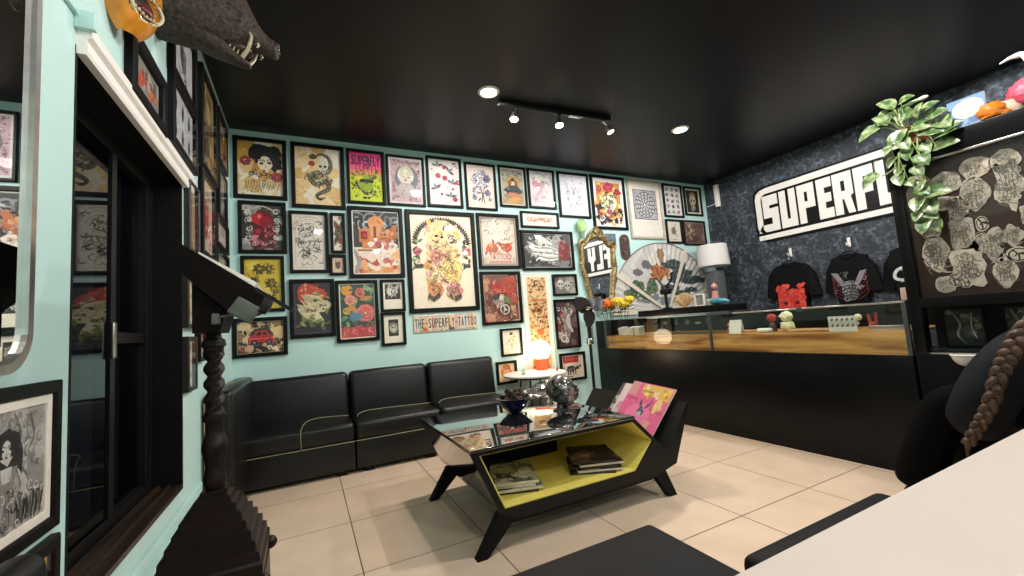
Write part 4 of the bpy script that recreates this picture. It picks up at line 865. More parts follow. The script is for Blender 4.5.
# magazines on the shelf
SH = .1985
def magazine(label, loc, rz, cols, group, w=.21, h=.28, t=.009, seed=0, tilt=(0,0), dark=False):
    r = thing('magazine', label, 'magazine', loc, rz, group)
    r.rotation_euler = (tilt[0], tilt[1], rz)
    m = MB(); m.box(-w/2, w/2, -h/2, h/2, 0, t, .001); m.build('pages', mat('page_'+('dark' if dark else 'white'), '#3a332c' if dark else '#cfc5b4', .7, var=.1, scale=60), r)
    a = Art(w, h, cols[0], seed); a.scat(16, 0,0,1,1, .08,.2, cols[1:]); a.scat(12, .1,.1,.9,.9, .05,.12, cols[1:], 'curl'); a.scrib(.1,.82,.9,.94, cols[-1])
    c = a.build('cover', r); c.rotation_euler = (-PI/2, 0, 0); c.location = (0, 0, t+.0006)
    return r
z = SH
MG = 'magazines stacked at the left end of the yellow shelf'
for i, (dx, dy, rz, lab) in enumerate(((.0,.0,.12,'bottom magazine of the pale stack on the yellow shelf'), (.012,-.01,.2,'second magazine up in the pale stack on the yellow shelf'), (-.006,.008,.1,'third magazine up in the pale stack on the yellow shelf'), (0,.0,.16,'grey-green magazine lying on top of the pale stack on the shelf'))):
    magazine(lab, (1.02+dx, 2.20+dy, z), rz-.5, [['#3a352c','#8d8670','#5a5442'],['#c9c2a8','#8d8a70','#4a4a3c'],['#a9a48c','#5c5a4a','#d8d4c0'],['#6d7a68','#b8b8a0','#3c4438','#d8d4c0']][i], MG, w=.24, h=.33, t=.014, seed=20+i, dark=i == 0); z += .0158
z = SH
MG2 = 'dark magazines stacked at the right of the yellow shelf'
for i, (dx, dy, rz, lab) in enumerate(((-.03,.0,-.5,'lowest dark magazine of the fanned stack on the yellow shelf'), (.0,-.01,-.42,'second lowest dark magazine of the fanned stack on the shelf'), (.0,.01,-.55,'middle dark magazine of the fanned stack on the shelf'), (.012,.0,-.36,'second highest dark magazine of the fanned stack on the shelf'), (-.01,.015,-.46,'dark brown magazine on top of the fanned stack on the shelf'))):
    magazine(lab, (1.545+dx, 2.16+dy, z), rz, ['#2c221c','#4a3a2e','#6d5240','#1c1613','#8d7a60'], MG2, w=.26, h=.31, t=.012, seed=40+i, dark=i % 2 == 0); z += .0136
r = thing('folded_cloth', 'black folded cloth lying on the shelf behind the pale magazine stack', 'cloth', (.97, 2.46, SH))
m = MB(); cushion(m, -.13, .13, -.08, .08, 0, .085, .03); m.build('cloth', M_dark, r)
r = thing('storage_box', 'dark low box at the back of the yellow shelf', 'box', (1.33, 2.62, SH))
m = MB(); m.box(-.19, .19, -.1, .1, 0, .09, .012); m.build('body', M_dark, r); m = MB(); m.box(-.195, .195, -.105, .105, .075, .1, .006); m.build('lid', M_blackmetal, r)

# magazines leaning in the rack
def rack(label, loc, rot, w, h, draw, bg, seed):
    r = thing('magazine', label, 'magazine', loc, 0, 'magazines in the rack of the coffee table'); r.rotation_euler = rot
    m = MB(); m.box(-w/2, w/2, 0, .008, 0, h, .001); m.build('pages', mat('page_white', '#cfc5b4', .7), r)
    a = Art(w, h, bg, seed); draw(a); c = a.build('cover', r, -.0004); c.location = (0, 0, h/2)
    return r
def d_hare(a):
    a.rect(0,0,1,1,'#e0608e'); a.blob(.5,.3,.35,'#e878a0'); a.rect(.0,.72,.2,1,'#cf8f8a'); a.poly([(.3,.98),(.98,.98),(.98,.72),(.3,.8)],'#d9b44c'); a.scat(16,.3,.72,.95,.96,.02,.05,['#e8d070','#c98a3c','#f0c8b0'])
    a.scrib(.3,.8,.6,.86,'#3a2c1c'); a.blob(.5,.44,.09,'#5c5a68',.9); a.leaf(.46,.5,1.9,.2,.06,'#4a4858'); a.leaf(.56,.5,1.0,.2,.06,'#5a5868'); a.disc(.47,.45,.014,BK); a.disc(.54,.45,.014,BK); a.blob(.5,.38,.05,'#b8b0bc')
    a.blob(.8,.6,.13,'#e8c07c',.8); a.scat(10,.66,.5,.95,.7,.03,.06,['#d08a3c','#f0d8a0','#8a4a34'],'curl'); a.blob(.76,.24,.08,'#d9a08c'); a.scat(14,.05,.5,.4,.7,.02,.04,['#eaa0bc','#f0c0d0','#c85080'],'line'); a.scat(14,.05,.04,.6,.3,.02,.05,['#d04c80','#f0a8c0'],'curl'); a.scrib(.04,.6,.3,.68,'#c04070')
def d_plain(c):
    def f(a): a.rect(0,0,1,1,c); a.scat(12,.1,.1,.9,.9,.05,.12,['#8d8a84','#b8b2aa','#c98a9c'])
    return f
def on_arm(y, s0, off, turn):
    """a magazine lying back on the sloping rack arm: x along the arm (towards the front), z up the slope"""
    ez = Vector((.651, 0, .759)); ex = Vector((0, -1, 0)); c, k = math.cos(turn), math.sin(turn)
    ex, ez = ex*c + ez*k, ez*c - ex*k; ey = ez.cross(ex)
    p = Vector((1.908, y, .272)) + Vector((.651, 0, .759))*s0 - ey*off
    Mm = Matrix((ex, ey, ez)).transposed().to_4x4(); Mm.translation = p
    return Mm
def rack_at(label, Mm, w, h, draw, bg, seed):
    r = rack(label, (0,0,0), (0,0,0), w, h, draw, bg, seed)
    r.location = Mm.to_translation(); r.rotation_euler = Mm.to_euler()
rack_at('large pink magazine with a hare on its cover in the table rack', on_arm(2.235, .025, .030, math.radians(-4)), .40, .375, d_hare, '#e0608e', 3)
rack_at('pale pink magazine just behind the hare magazine in the table rack', on_arm(2.32, .02, .019, math.radians(-2)), .38, .365, d_plain('#dcc8c4'), '#dcc8c4', 4)
rack_at('dark grey magazine at the rear of the table rack', on_arm(2.40, .02, .008, math.radians(-6)), .36, .36, d_plain('#4a4848'), '#4a4848', 5)

# bowl with dried pods
TT = .5005
r = thing('glass_bowl', 'dark blue glass bowl on the table top, holding dried pods', 'bowl', (1.235, 2.56, TT))
m = MB(); m.lathe([(0,.0),(.045,.002),(.05,.008),(.085,.04),(.112,.085),(.118,.096),(.112,.098),(.08,.05),(.045,.018),(0,.014)], 32)
m.build('bowl', mat('cobalt_glass', (.007,.007,.024), .06, var=.5, scale=20, coat=1.0), r)
for i in range(11):
    R_ = random.Random(i); a = i*2.4; q = .062*math.sqrt((i % 8)/8)
    p = thing('dried_pod', 'brown dried pod heaped in the dark blue glass bowl', 'dried pod', (1.235+q*math.cos(a), 2.56+q*math.sin(a), TT+.062+.035*(i > 5)+.02*(i > 8)), a, 'dried pods in the blue bowl')
    m = MB(); m.ball((0,0,.012), .027, 10, 8, (1,.8,.9), bumpy=.55, seed=i, freq=3.5); m.ball((.02,0,.03), .012, 8, 6, (1,1,1.4), bumpy=.5, seed=i+9)
    m.build('pod', mat('dried_pod_brown_%d' % (i % 2), ['#5a3a2c','#3c2a26'][i % 2], .5, var=.5, scale=40), p)

# chrome skull-like globe ornament
r = thing('chrome_ornament', 'marbled silver head-shaped ornament on a short stand on the table top', 'ornament', (1.50, 2.40, TT))
def marble(name):
    mm = bpy.data.materials.new(name); mm.use_nodes = True; nt = mm.node_tree; b = nt.nodes['Principled BSDF']
    tc = nt.nodes.new('ShaderNodeTexCoord'); n = nt.nodes.new('ShaderNodeTexNoise'); n.inputs['Scale'].default_value = 9; n.inputs['Detail'].default_value = 6; n.inputs['Distortion'].default_value = 1.2
    r_ = nt.nodes.new('ShaderNodeValToRGB'); r_.color_ramp.elements[0].position = .36; r_.color_ramp.elements[1].position = .72
    r_.color_ramp.elements[0].color = (.012,.011,.01,1); r_.color_ramp.elements[1].color = (.62,.6,.56,1)
    nt.links.new(tc.outputs['Object'], n.inputs['Vector']); nt.links.new(n.outputs['Fac'], r_.inputs['Fac']); nt.links.new(r_.outputs[0], b.inputs['Base Color'])
    b.inputs['Metallic'].default_value = .75; b.inputs['Roughness'].default_value = .16
    return mm
M_marble = marble('marbled_silver')
m = MB(); m.ball((0, 0, .135), .094, 26, 18, (1, 1.05, 1), bumpy=.05, freq=2.2); m.ball((.02, -.045, .075), .05, 16, 12, (1, .9, 1.1), bumpy=.12, freq=4); m.build('head', M_marble, r)
m = MB(); m.lathe([(0,0),(.055,0),(.058,.008),(.03,.018),(.024,.04),(.034,.075),(0,.08)], 24); m.build('stand', M_marble, r)
for k, (x, y) in enumerate(((1.56,2.16),(1.60,2.12))):
    r = thing('lighter', 'small silver lighter lying on the black table top' if not k else 'small black pen lying by the lighter on the table top', 'lighter' if not k else 'pen', (x, y, TT+.001), .7)
    m = MB(); m.box(-.035, .02, -.008, .008, 0, .01, .003) if not k else m.tube([(-.06,0,.005),(.06,0,.005)], .004); m.build('body', M_steel if not k else M_blackmetal, r)
    m = MB(); m.box(.021, .035, -.007, .007, .001, .0095, .002) if not k else m.tube([(.06,0,.005),(.072,0,.005)], [.004,.001]); m.build('tip', M_chrome, r)

# ------------------------------------------------------------------ white desk in the foreground and two leather benches
r = thing('desk', 'white desk with a pale top cutting across the near right corner', 'desk', (1.6, -.1, 0))
m = MB(); m.box(.2-1.6, 2.9-1.6, -.42+.1, .388+.1, .715, .74, .004); m.build('desk_top', mat('cream_desk_top', '#cabdb2', .65, var=.02, scale=6), r)
for x in (.26-1.6, 2.84-1.6):
    m = MB(); m.box(x-.02, x+.02, -.3, .3, 0, .715, .003); m.build('side_panel', M_white, r)
m = MB(); m.box(.28-1.6, 2.82-1.6, -.30, -.28, .3, .715); m.build('back_panel', M_white, r)
def bench(x0, x1, y0, y1, label):
    t = thing('bench', label, 'bench', ((x0+x1)/2, (y0+y1)/2, 0), group='black upholstered benches facing the coffee table')
    hw, hd = (x1-x0)/2, (y1-y0)/2
    m = MB(); cushion(m, -hw, hw, -hd, hd, .28, .42, .028, .012); m.build('seat', mat('soft_black_vinyl', (.0045,.0048,.006), .6, var=.2, scale=30, bump=.06, spec=.2), t)
    m = MB(); m.box(-hw+.01, hw-.01, -hd+.01, hd-.01, .05, .285, .006); m.build('base', M_leather, t)
    for sx in (-1, 1):
        for sy in (-1, 1): m = MB(); m.box(sx*(hw-.06)-.025, sx*(hw-.06)+.025, sy*(hd-.06)-.025, sy*(hd-.06)+.025, 0, .05); m.build('foot', M_dark, t)
bench(.22, .975, .45, 1.085, 'black upholstered bench in front of the coffee table, away from the desk')
bench(1.025, 1.745, .42, .812, 'black upholstered bench just past the white desk edge')

# ------------------------------------------------------------------ dark carved lectern on a barley-twist column
LX, LY = -.268, 1.66
lec = thing('lectern', 'dark carved wooden lectern with a barley-twist column and stepped base', 'lectern', (LX, LY, 0))
m = MB(); q = math.sqrt(2)
prof = [(.16,0),(.16,.06),(.145,.07),(.145,.10)]
m.lathe([(r_*q, z_) for r_, z_ in prof] , 4, rot=PI/4, smooth=False)
steps = [(.135,.10),(.135,.36),(.118,.37),(.118,.385),(.136,.392),(.137,.425),(.130,.432),(.128,.455),(.118,.460),(.117,.486),(.105,.492),(.104,.515),(.092,.521),(.091,.542),(.078,.548),(.077,.568),(.062,.574),(.061,.592),(.047,.597),(.046,.612),(.034,.617),(.034,.632)]
m.lathe([(r_*q, z_) for r_, z_ in steps], 4, rot=PI/4, smooth=False)
m.build('stepped_base', M_wood, lec)
m = MB()
for sx in (-1, 1):
    for sy in (-1, 1): m.ball((sx*.137, sy*.137, .375), .022, 12, 8)
m.build('base_knobs', M_wood, lec)
# barley twist column
m = MB(); rings = []
N = 14
for i in range(150):
    t = i/149; z_ = .63 + t*(1.14-.63); n = []
    up = min(1, max(0, (z_-.86)/.03)) * min(1, max(0, (1.07-z_)/.02))
    rad = .024 + .004*math.sin(z_*60)*(1-up) + (.006 if .84 < z_ < .86 or 1.075 < z_ < 1.1 else 0)
    if z_ < .86: rad += .008*math.sin(PI*min(1, max(0, (z_-.63)/.23)))
    for j in range(N):
        a = 2*PI*j/N; k = rad*(1 + up*.24*math.sin(2*a - z_*130) + (1-up)*.08*noise.noise(Vector((math.cos(a)*2, math.sin(a)*2, z_*30))))
        n.append((k*math.cos(a), k*math.sin(a), z_))
    rings.append(n)
m.loft(rings); m.build('twist_column', M_wood, lec)
# sloping book rest: high end over the wall side, low end towards the room
Mr = Matrix.Translation((0, 0, 0))
hx0, hz0, hx1, hz1 = -.112, 1.425, .118, 1.262
m = MB(); m.prism([(-.078,1.402),(.16,1.228),(.15,1.196),(.075,1.165),(-.045,1.29)], -.17, .17)
m.prism([(-.034,1.12),(.034,1.12),(.05,1.18),(-.034,1.27)], -.12, .06)
m.build('book_rest', M_rest, lec)
m = MB(); m.prism([(.135,1.250),(.235,1.178),(.230,1.168),(.13,1.240)], -.172, -.150); m.build('page_stop', M_blackmetal, lec)
r = thing('open_book', 'open white-paged book lying on the sloping lectern top', 'book', (LX, LY, 0))
m = MB()
for s in (-1, 1): m.prism([(-.01,1.3545),(.13,1.2525),(.138,1.264),(-.01,1.360)], s*.002 if s > 0 else -.16, .16 if s > 0 else -.002)
m.build('pages', mat('book_page', '#f0e8da', .7, var=.04), r)
r = thing('clip_lamp', 'small grey clip lamp clamped under the lectern top edge', 'lamp', (LX+.115, LY-.15, 1.192))
m = MB(); Mq = Matrix.Rotation(math.radians(35), 4, 'Y'); m.box(-.038, .03, -.025, .02, -.045, .012, .006, M=Mq); m.build('head', mat('grey_clip_plastic', '#55584f', .4), r)
m = MB(); m.box(.018, .05, -.02, .02, .0, .028, .004, M=Mq); m.build('clamp', M_wood, r)
m = MB(); m.box(-.095, -.075, -.012, .012, -.05, -.018, .003); m.tube([(-.085,0,-.03),(-.03,0,-.02)], .004); m.build('switch', mat('grey_clip_plastic', '#55584f', .4), r)
# ------------------------------------------------------------------ mirror and chair at the left
r = thing('wall_mirror', 'steel-edged wall mirror with rounded corners beside the window', 'mirror', (LEFT, .915, 1.66), PI/2)
def rrect(w, h, rad, n=8):
    o = []
    for cx_, cz_, a0 in ((w/2-rad, -h/2+rad, -PI/2), (w/2-rad, h/2-rad, 0), (-w/2+rad, h/2-rad, PI/2), (-w/2+rad, -h/2+rad, PI)):
        for i in range(n+1): a = a0 + PI/2*i/n; o.append((cx_+rad*math.cos(a), cz_+rad*math.sin(a)))
    return o
m = MB(); O = rrect(.73, 1.22, .09); I = rrect(.69, 1.18, .075)
m.prism(O, -.03, -.002, holes=[I[::-1]]); m.build('frame', M_steel, r)
m = MB(); m.prism(rrect(.70, 1.19, .075), -.020, -.004); m.build('mirror_glass', M_mirror, r)
r = thing('chair', 'black rounded chair back at the near edge, below the steel-edged mirror', 'chair', (-.285, .79, 0))
m = MB(); Mc = Matrix.Translation((-.09, 0, .36)) @ Matrix.Rotation(math.radians(-4), 4, 'Y'); cushion(m, -.03, .03, -.19, .185, .04, .42, .028, 0, Mc); m.build('backrest', M_leather, r)
m = MB(); cushion(m, -.1, .26, -.2, .19, .39, .45, .025); m.build('seat', M_leather, r)
for sx, sy in ((-.08,-.17),(-.08,.16),(.24,-.17),(.24,.16)): m = MB(); m.tube([(sx,sy,.4),(sx*1.05,sy*1.05,0)], [.013,.010]); m.build('leg', M_blackmetal, r)
# ------------------------------------------------------------------ display counter along the right side (front face at X = 3.25)
CX0, CX1, CYN, CYF = 3.25, 3.95, 1.215, 4.08
ct = thing('display_counter', 'long black display counter with wooden fascia and glass cases', 'counter', (3.6, 2.7, 0))
ox, oy = 3.6, 2.7
def B(*a, **k): x0,x1,y0,y1,z0,z1 = a; return (x0-ox,x1-ox,y0-oy,y1-oy,z0,z1)
M_cblack = mat('black_counter_laminate', (.003,.003,.0035), .3, spec=.25, var=.2, scale=5)
m = MB(); m.box(*B(CX0, CX1, CYN, 4.24, .0, .715), .003); m.box(*B(CX0, CX1, CYF, 4.24, .715, 1.05), .003); m.build('base', M_cblack, ct)
m = MB(); m.box(*B(CX0+.012, CX0+.03, CYN+.02, CYF, .717, .862)); m.box(*B(CX0+.03, CX1-.02, CYN+.02, CYF, .846, .862)); m.build('fascia', M_counterwood, ct)
m = MB()
for y in (1.222, 2.60, CYF-.011): m = MB(); m.box(*B(CX0-.002, CX0+.02, y-.011, y+.011, .715, 1.05), .002); m.build('corner_post', mat('grey_post', '#4b5250', .35, .5), ct)
m = MB(); m.box(*B(CX0-.003, CX0+.02, 1.80, 1.84, 1.02, 1.05), .002); m.build('rail_clip', mat('grey_post', '#4b5250', .35, .5), ct)
for ya, yb, za in ((CYN, 1.80, 1.036), (1.84, 2.36, 1.034), (2.62, 3.62, 1.045)): m = MB(); m.box(*B(CX0-.004, CX0+.014, ya, yb, za, za+.012), .003); m.build('top_rail', M_steel, ct)
m = MB(); m.box(*B(CX0+.002, CX0+.006, CYN+.01, CYF-.02, .72, 1.045)); m.build('front_pane', M_caseglass, ct)
m = MB(); m.box(*B(CX0+.01, CX1-.01, CYN+.01, CYF-.02, 1.046, 1.05)); m.build('top_pane', M_caseglass, ct)
m = MB(); m.box(*B(CX1-.03, CX1-.01, CYN, CYF, .862, 1.03)); m.build('back_panel', M_cblack, ct)
m = MB(); m.box(*B(CX0+.02, CX0+.5, 2.56, 3.50, 1.062, 1.125), .003); m.build('raised_top', M_cblack, ct)
m = MB(); m.box(*B(CX0+.05, CX0+.4, 2.64, 3.45, .955, .96)); m.build('glass_shelf', M_caseglass, ct)

DZ = .862
# things in the cases
GWB = 'white folded cards in the far end case'
for i, y in enumerate((3.93, 3.76, 3.66)):
    r = thing('card_holder', ['white folded card in the case, nearest the back wall', 'white folded card in the case, middle of three', 'white folded card in the case, third from the back wall'][i], 'card', (3.42, y, DZ), .3, GWB)
    m = MB(); m.prism([(-.06,0),(.06,0),(.05,.09),(-.075,.075)], -.03, .03); m.build('card', mat('card_white', '#e0d6cc', .7, var=.05), r)
    m = MB(); m.prism([(-.078,.076),(.052,.091),(.050,.098),(-.08,.083)], -.034, .034); m.build('lid', M_white, r)
def figurine(label, loc, parts, cat='figurine', rz=0.0, name='figurine'):
    r = thing(name, label, cat, loc, rz)
    for nm, mm, f in parts:
        m = MB(); f(m); m.build(nm, mm, r)
    return r
M_cream = mat('cream_glaze', '#e3dcb4', .35, var=.1); M_red = mat('red_glaze', '#a82c26', .3, var=.3); M_pinkg = mat('pink_glaze', '#cf8f86', .4)
figurine('cream stacked-blob figurine with two round lobes in the display case', (3.45, 2.035, DZ), [
    ('body', M_cream, lambda m: m.ball((0,0,.045), .05, 16, 12, (.9,1,.9), bumpy=.25, seed=2, freq=2)),
    ('head', M_cream, lambda m: (m.ball((0,0,.122), .044, 16, 12, (.9,1,.95), bumpy=.25, seed=3, freq=2), m.ball((-.03,-.03,.125), .012), m.ball((-.03,.03,.125), .012)))])
figurine('red-headed figurine in a brown coat in the display case', (3.52, 2.20, DZ), [
    ('coat', mat('brown_glaze', '#4a2a24', .4), lambda m: m.lathe([(0,0),(.035,0),(.03,.03),(.02,.07),(.012,.08),(0,.085)], 14)),
    ('head', M_red, lambda m: m.ball((0,0,.115), .034, 14, 10, (1,1.1,1), bumpy=.3, seed=5, freq=3))])
figurine('small pink figurine beside the white tent card in the case', (3.40, 2.50, DZ), [('body', M_pinkg, lambda m: (m.ball((0,0,.03), .03, 12, 8, (.8,.9,1.2), bumpy=.4, seed=8, freq=4), m.ball((0,.012,.075), .016, 10, 8)))])
r = thing('tent_card', 'white tent card with fine print standing in the display case', 'card', (3.38, 2.43, DZ), .2)
m = MB(); m.prism([(-.04,0),(-.036,0),(.0,.115),(-.004,.115)], -.05, .05); m.prism([(.04,0),(.036,0),(-.002,.115),(.002,.115)], -.05, .05); m.build('card', mat('card_white', '#e0d6cc', .7), r)
r = thing('hairbrush', 'white paddle with a pale wooden handle lying in the display case', 'paddle', (3.40, 2.28, DZ+.002), PI/2)
m = MB(); m.box(-.14, -.03, -.03, .03, 0, .034, .014); m.build('head', M_white, r); m = MB(); m.tube([(-.03,0,.014),(.16,0,.012)], [.009,.007], 10); m.build('handle', mat('pale_wood', '#c99a6c', .5), r)
r = thing('wooden_stick', 'long pale wooden stick lying along the display case', 'stick', (3.36, 1.84, DZ+.012), 0)
m = MB(); m.tube([(0,-.16,0),(0,-.02,.004),(.002,.13,-.002)], [.010,.012,.009], 10); m.tube([(.002,.13,-.002),(.003,.15,-.002)], [.012,.008], 10); m.build('shaft', mat('pale_wood', '#c99a6c', .5), r)
r = thing('price_sheet', 'white sheet of small drawings propped in the display case', 'sign', (3.31, 1.585, DZ+.001), -PI/2)
def d_sheet(a):
    a.rect(0,0,1,1,'#eae4dc')
    for i in range(5):
        for j in range(2): a.leaf(.12+.18*i,.3+.4*j,1.1,.24,.1,'#6d4a4c'); a.swirl(.14+.18*i,.34+.4*j,.09,1,.03,'#3a3236')
a = Art(.17, .105, '#eae4dc', 3); d_sheet(a); p = a.build('print', r, -.003); p.location = (0, 0, .055)
m = MB(); m.box(-.085, .085, -.002, .003, 0, .107); m.prism([(-.02,0),(.02,0),(.0,.09)], .003, .03); m.build('card', mat('card_white', '#e0d6cc', .7), r)
figurine('red two-pronged ornament standing behind the white drawing sheet', (3.50, 1.49, DZ), [('body', M_red, lambda m: (m.lathe([(0,0),(.03,0),(.026,.03),(.018,.05),(0,.055)], 12), m.tube([(0,-.018,.04),(0,-.022,.115)], .010, 8), m.tube([(0,.016,.04),(0,.022,.11)], .010, 8)))], 'ornament')
r = thing('tray', 'silver tray lying in the near end of the display case', 'tray', (3.55, 1.38, DZ)); m = MB(); m.box(-.1,.1,-.12,.12,0,.008,.003); m.box(-.1,.1,-.12,-.11,.008,.03,.003); m.box(-.1,-.09,-.12,.12,.008,.03,.003); m.build('tray', M_steel, r)
figurine('pale sculpted bird figurine near the case divider', (3.62, 1.70, DZ), [('body', M_cream, lambda m: (m.ball((0,0,.05), .05, 14, 10, (.7,1.4,.7), bumpy=.3, seed=6, freq=3), m.ball((0,-.07,.085), .025, 12, 8), m.box(-.03,.03,-.04,.04,0,.02,.008)))])
for i, y in enumerate((2.75, 2.86, 2.98, 3.12, 3.27)):
    figurine(['green glass vial on the case shelf, nearest the grey post', 'cream jewel dish on the upper case shelf', 'small round green jar on the upper case shelf', 'silver ring holder on the upper case shelf', 'pale stone ornament on the upper case shelf'][i], (3.42, y, .961), [('body', [mat('green_glass','#5c7a5c',.2), M_cream, mat('sage_glaze','#8da284',.35), M_steel, mat('pale_stone','#b8b09c',.6)][i], [lambda m: m.lathe([(0,0),(.014,0),(.015,.03),(.007,.04),(.007,.055),(0,.056)], 12), lambda m: m.lathe([(0,0),(.022,0),(.03,.014),(.026,.014),(.018,.006),(0,.006)], 14), lambda m: m.lathe([(0,0),(.018,0),(.022,.018),(.012,.034),(.006,.04),(0,.046)], 14), lambda m: m.lathe([(0,0),(.02,0),(.018,.006),(.007,.014),(.004,.05),(0,.056)], 12), lambda m: m.ball((0,0,.02), .02, 10, 8, (.9,1.2,1), bumpy=.5, seed=4, freq=3)][i])], 'ornament', name='ornament')

# on top of the counter
r = thing('candelabra', 'black twig-like candelabra with two bent arms on the raised counter top', 'candelabra', (3.42, 3.22, 1.125))
m = MB(); m.tube([(0,0,.01),(0,.004,.16)], .016, 10); m.build('stem', M_blackmetal, r)
m = MB(); m.lathe([(0,0),(.05,0),(.052,.012),(.02,.02),(0,.02)], 18); m.build('foot', M_blackmetal, r)
m = MB(); m.lathe([(0,.15),(.05,.155),(.062,.175),(.058,.21),(.03,.215),(0,.215)], 12); m.build('cup', M_blackmetal, r)
for s in (-1, 1): m = MB(); m.tube(catmull([(0, s*.02, .20),(0, s*.035, .25),(0, s*.08-.01, .30),(.0, s*.10, .365 if s < 0 else .33),(0, s*.13, .37 if s < 0 else .34)], 5), [.010]*21, 8); m.build('arm', M_blackmetal, r)
r = thing('hand_fan', 'small pale ribbed hand fan standing on the raised counter top', 'hand fan', (3.46, 3.03, 1.127), -PI/2)
m = MB(); vs = []; fs = []
for i in range(25):
    a = math.radians(20+140*i/24); y = .006*(i % 2)
    vs += [(.02*math.cos(a), y, .02*math.sin(a)), (.15*math.cos(a), y, .15*math.sin(a))]
    if i: fs.append((2*i-2, 2*i-1, 2*i+1, 2*i))
m.add(vs, fs); m.build('leaf', mat('straw_fan', '#cbb68a', .6, var=.3, scale=60), r)
m = MB()
for i in range(9): a = math.radians(20+140*i/8); m.tube([(0,-.003,0),(.14*math.cos(a),-.003,.14*math.sin(a))], .003, 6)
m.build('ribs', mat('pale_wood', '#c99a6c', .5), r)
figurine('white square photo stand on the raised counter top', (3.46, 2.84, 1.126), [('frame', M_white, lambda m: (m.box(-.01,.01,-.055,-.042,0,.12), m.box(-.01,.01,.042,.055,0,.12), m.box(-.01,.01,-.042,.042,.107,.12), m.box(-.01,.01,-.042,.042,0,.012))), ('picture', mat('grey_photo', '#8d8d88', .5, var=.4), lambda m: m.box(0,.004,-.042,.042,.012,.107))], 'photo stand', name='photo_stand')
figurine('cream cup beside the mermaid-like figurine on the raised counter top', (3.44, 2.70, 1.126), [('cup', M_cream, lambda m: m.lathe([(0,0),(.03,0),(.04,.05),(.042,.06),(.036,.06),(.03,.012),(0,.01)], 16))], 'cup', name='cup')
figurine('reclining figurine in turquoise with dark hair at the end of the raised top', (3.42, 2.585, 1.126), [
    ('skirt', mat('turquoise_glaze', '#3f8fa6', .35, var=.3), lambda m: (m.ball((0,.05,.035), .05, 14, 10, (.8,1.1,.7), bumpy=.3, seed=3, freq=3), m.tube(catmull([(0,.03,.03),(0,-.04,.03),(0,-.085,.02)],4), [.03,.028,.026,.024,.02,.018,.016,.014,.012], 10))),
    ('torso', M_pinkg, lambda m: (m.tube([(0,.05,.05),(0,.045,.13)], [.032,.024], 10), m.ball((-.005,.042,.17), .028, 12, 10))),
    ('hair', mat('dark_hair_glaze', '#2a1816', .4), lambda m: (m.ball((.008,.05,.178), .032, 12, 10), m.tube([(.02,.06,.18),(.02,.075,.11)], [.02,.008], 8)))])
for nm, lab, y0_, col, cl in (('orange', 'orange silk flower bunch on the far end of the counter, under the gilt mirror', 3.99, '#e8702a', 6), ('yellow', 'yellow silk flower bunch on the far end of the counter', 3.72, '#dfc23a', 5)):
    r = thing('flower_bunch', lab, 'flowers', (3.33, y0_+.09, 1.05), 0, 'silk flower bunches on the counter end')
    Rn = random.Random(len(nm)); m = MB(); mc = MB()
    for i in range(cl):
        c = Vector((Rn.uniform(-.05,.05), (i-cl/2)*.046+.02, .17+Rn.uniform(-.03,.05)))
        for k in range(16):
            a = k*2.4; th = .35+1.1*k/16; d = Vector((math.sin(th)*math.cos(a), math.sin(th)*math.sin(a), math.cos(th)))
            m.ball(c+d*.045, .026, 7, 5, (1,1,.75))
        m.ball(c, .042, 8, 6)
        for k in range(3): mc.tube([c, (c.x*.4, c.y*.5, .0)], .004, 5)
    m.build('blooms', mat(nm+'_petals', col, .6, var=.3, scale=30), r); mc.build('stems', mat('leaf_green', '#4b6a3a', .6), r)
    m = MB()
    for k in range(16): 
        a = Rn.uniform(0, 6.28); d = Vector((.3*math.cos(a), math.sin(a), .25)); p = Vector((-.02, (k-8)*.018, .07+.03*(k % 3))); q = d.cross(Vector((0,0,1))).normalized()*.022
        m.add([p, p+d*.06+q, p+d*.13, p+d*.06-q], [(0,1,2,3)])
    m.build('leaves', mat('leaf_green', '#4b6a3a', .6), r)

# ------------------------------------------------------------------ pedestal fan
r = thing('pedestal_fan', 'black pedestal fan with three blades against the back wall by the counter', 'fan', (2.86, 3.86, 0), math.radians(-14))
m = MB(); m.lathe([(0,0),(.19,0),(.19,.012),(.05,.03),(.03,.05),(0,.05)], 28); m.build('foot', M_blackmetal, r)
m = MB(); m.tube([(0,0,.04),(0,0,.82)], .017, 12); m.tube([(0,0,.86),(0,0,1.0)], .020, 12); m.build('pole', M_blackmetal, r)
m = MB(); m.tube([(.03,-.01,.85),(.025,-.012,1.12)], .012, 12); m.box(-.03,.035,-.03,.03,.80,.87,.006); m.build('sleeve', M_chrome, r)
m = MB(); m.tube([(0,.14,1.20),(0,-.02,1.20)], [.05,.062], 18); m.tube([(0,.03,1.0),(0,.05,1.2)], .022, 10); m.build('motor', M_blackmetal, r)
m = MB()
for k in range(3):
    a0 = math.radians(148) - k*2*PI/3; vs = []; fs = []
    for i in range(9):
        for j in range(7):
            t = i/8; u = j/6-.5; rad = .03 + .17*t; wd = (.35+.75*math.sin(PI*min(1,t*.9+.08)))*.13; a = a0 + u*wd/max(rad*.8, .06)*1.0
            vs.append((rad*math.cos(a), -.05+.05*u*(1-.3*t), 1.20+rad*math.sin(a)))
    fs = [(i*7+j, i*7+j+1, (i+1)*7+j+1, (i+1)*7+j) for i in range(8) for j in range(6)]
    b = MB(); b.add(vs, fs, True); b.build('blade', mat('smoky_black_blade', (.018,.018,.02), .3), r)
m = MB(); m.tube([(0,-.02,1.2),(0,-.085,1.2)], [.035,.012], 14); m.tube([(0,-.085,1.2),(.0,-.13,1.19)], .007, 8); m.build('hub', M_chrome, r)

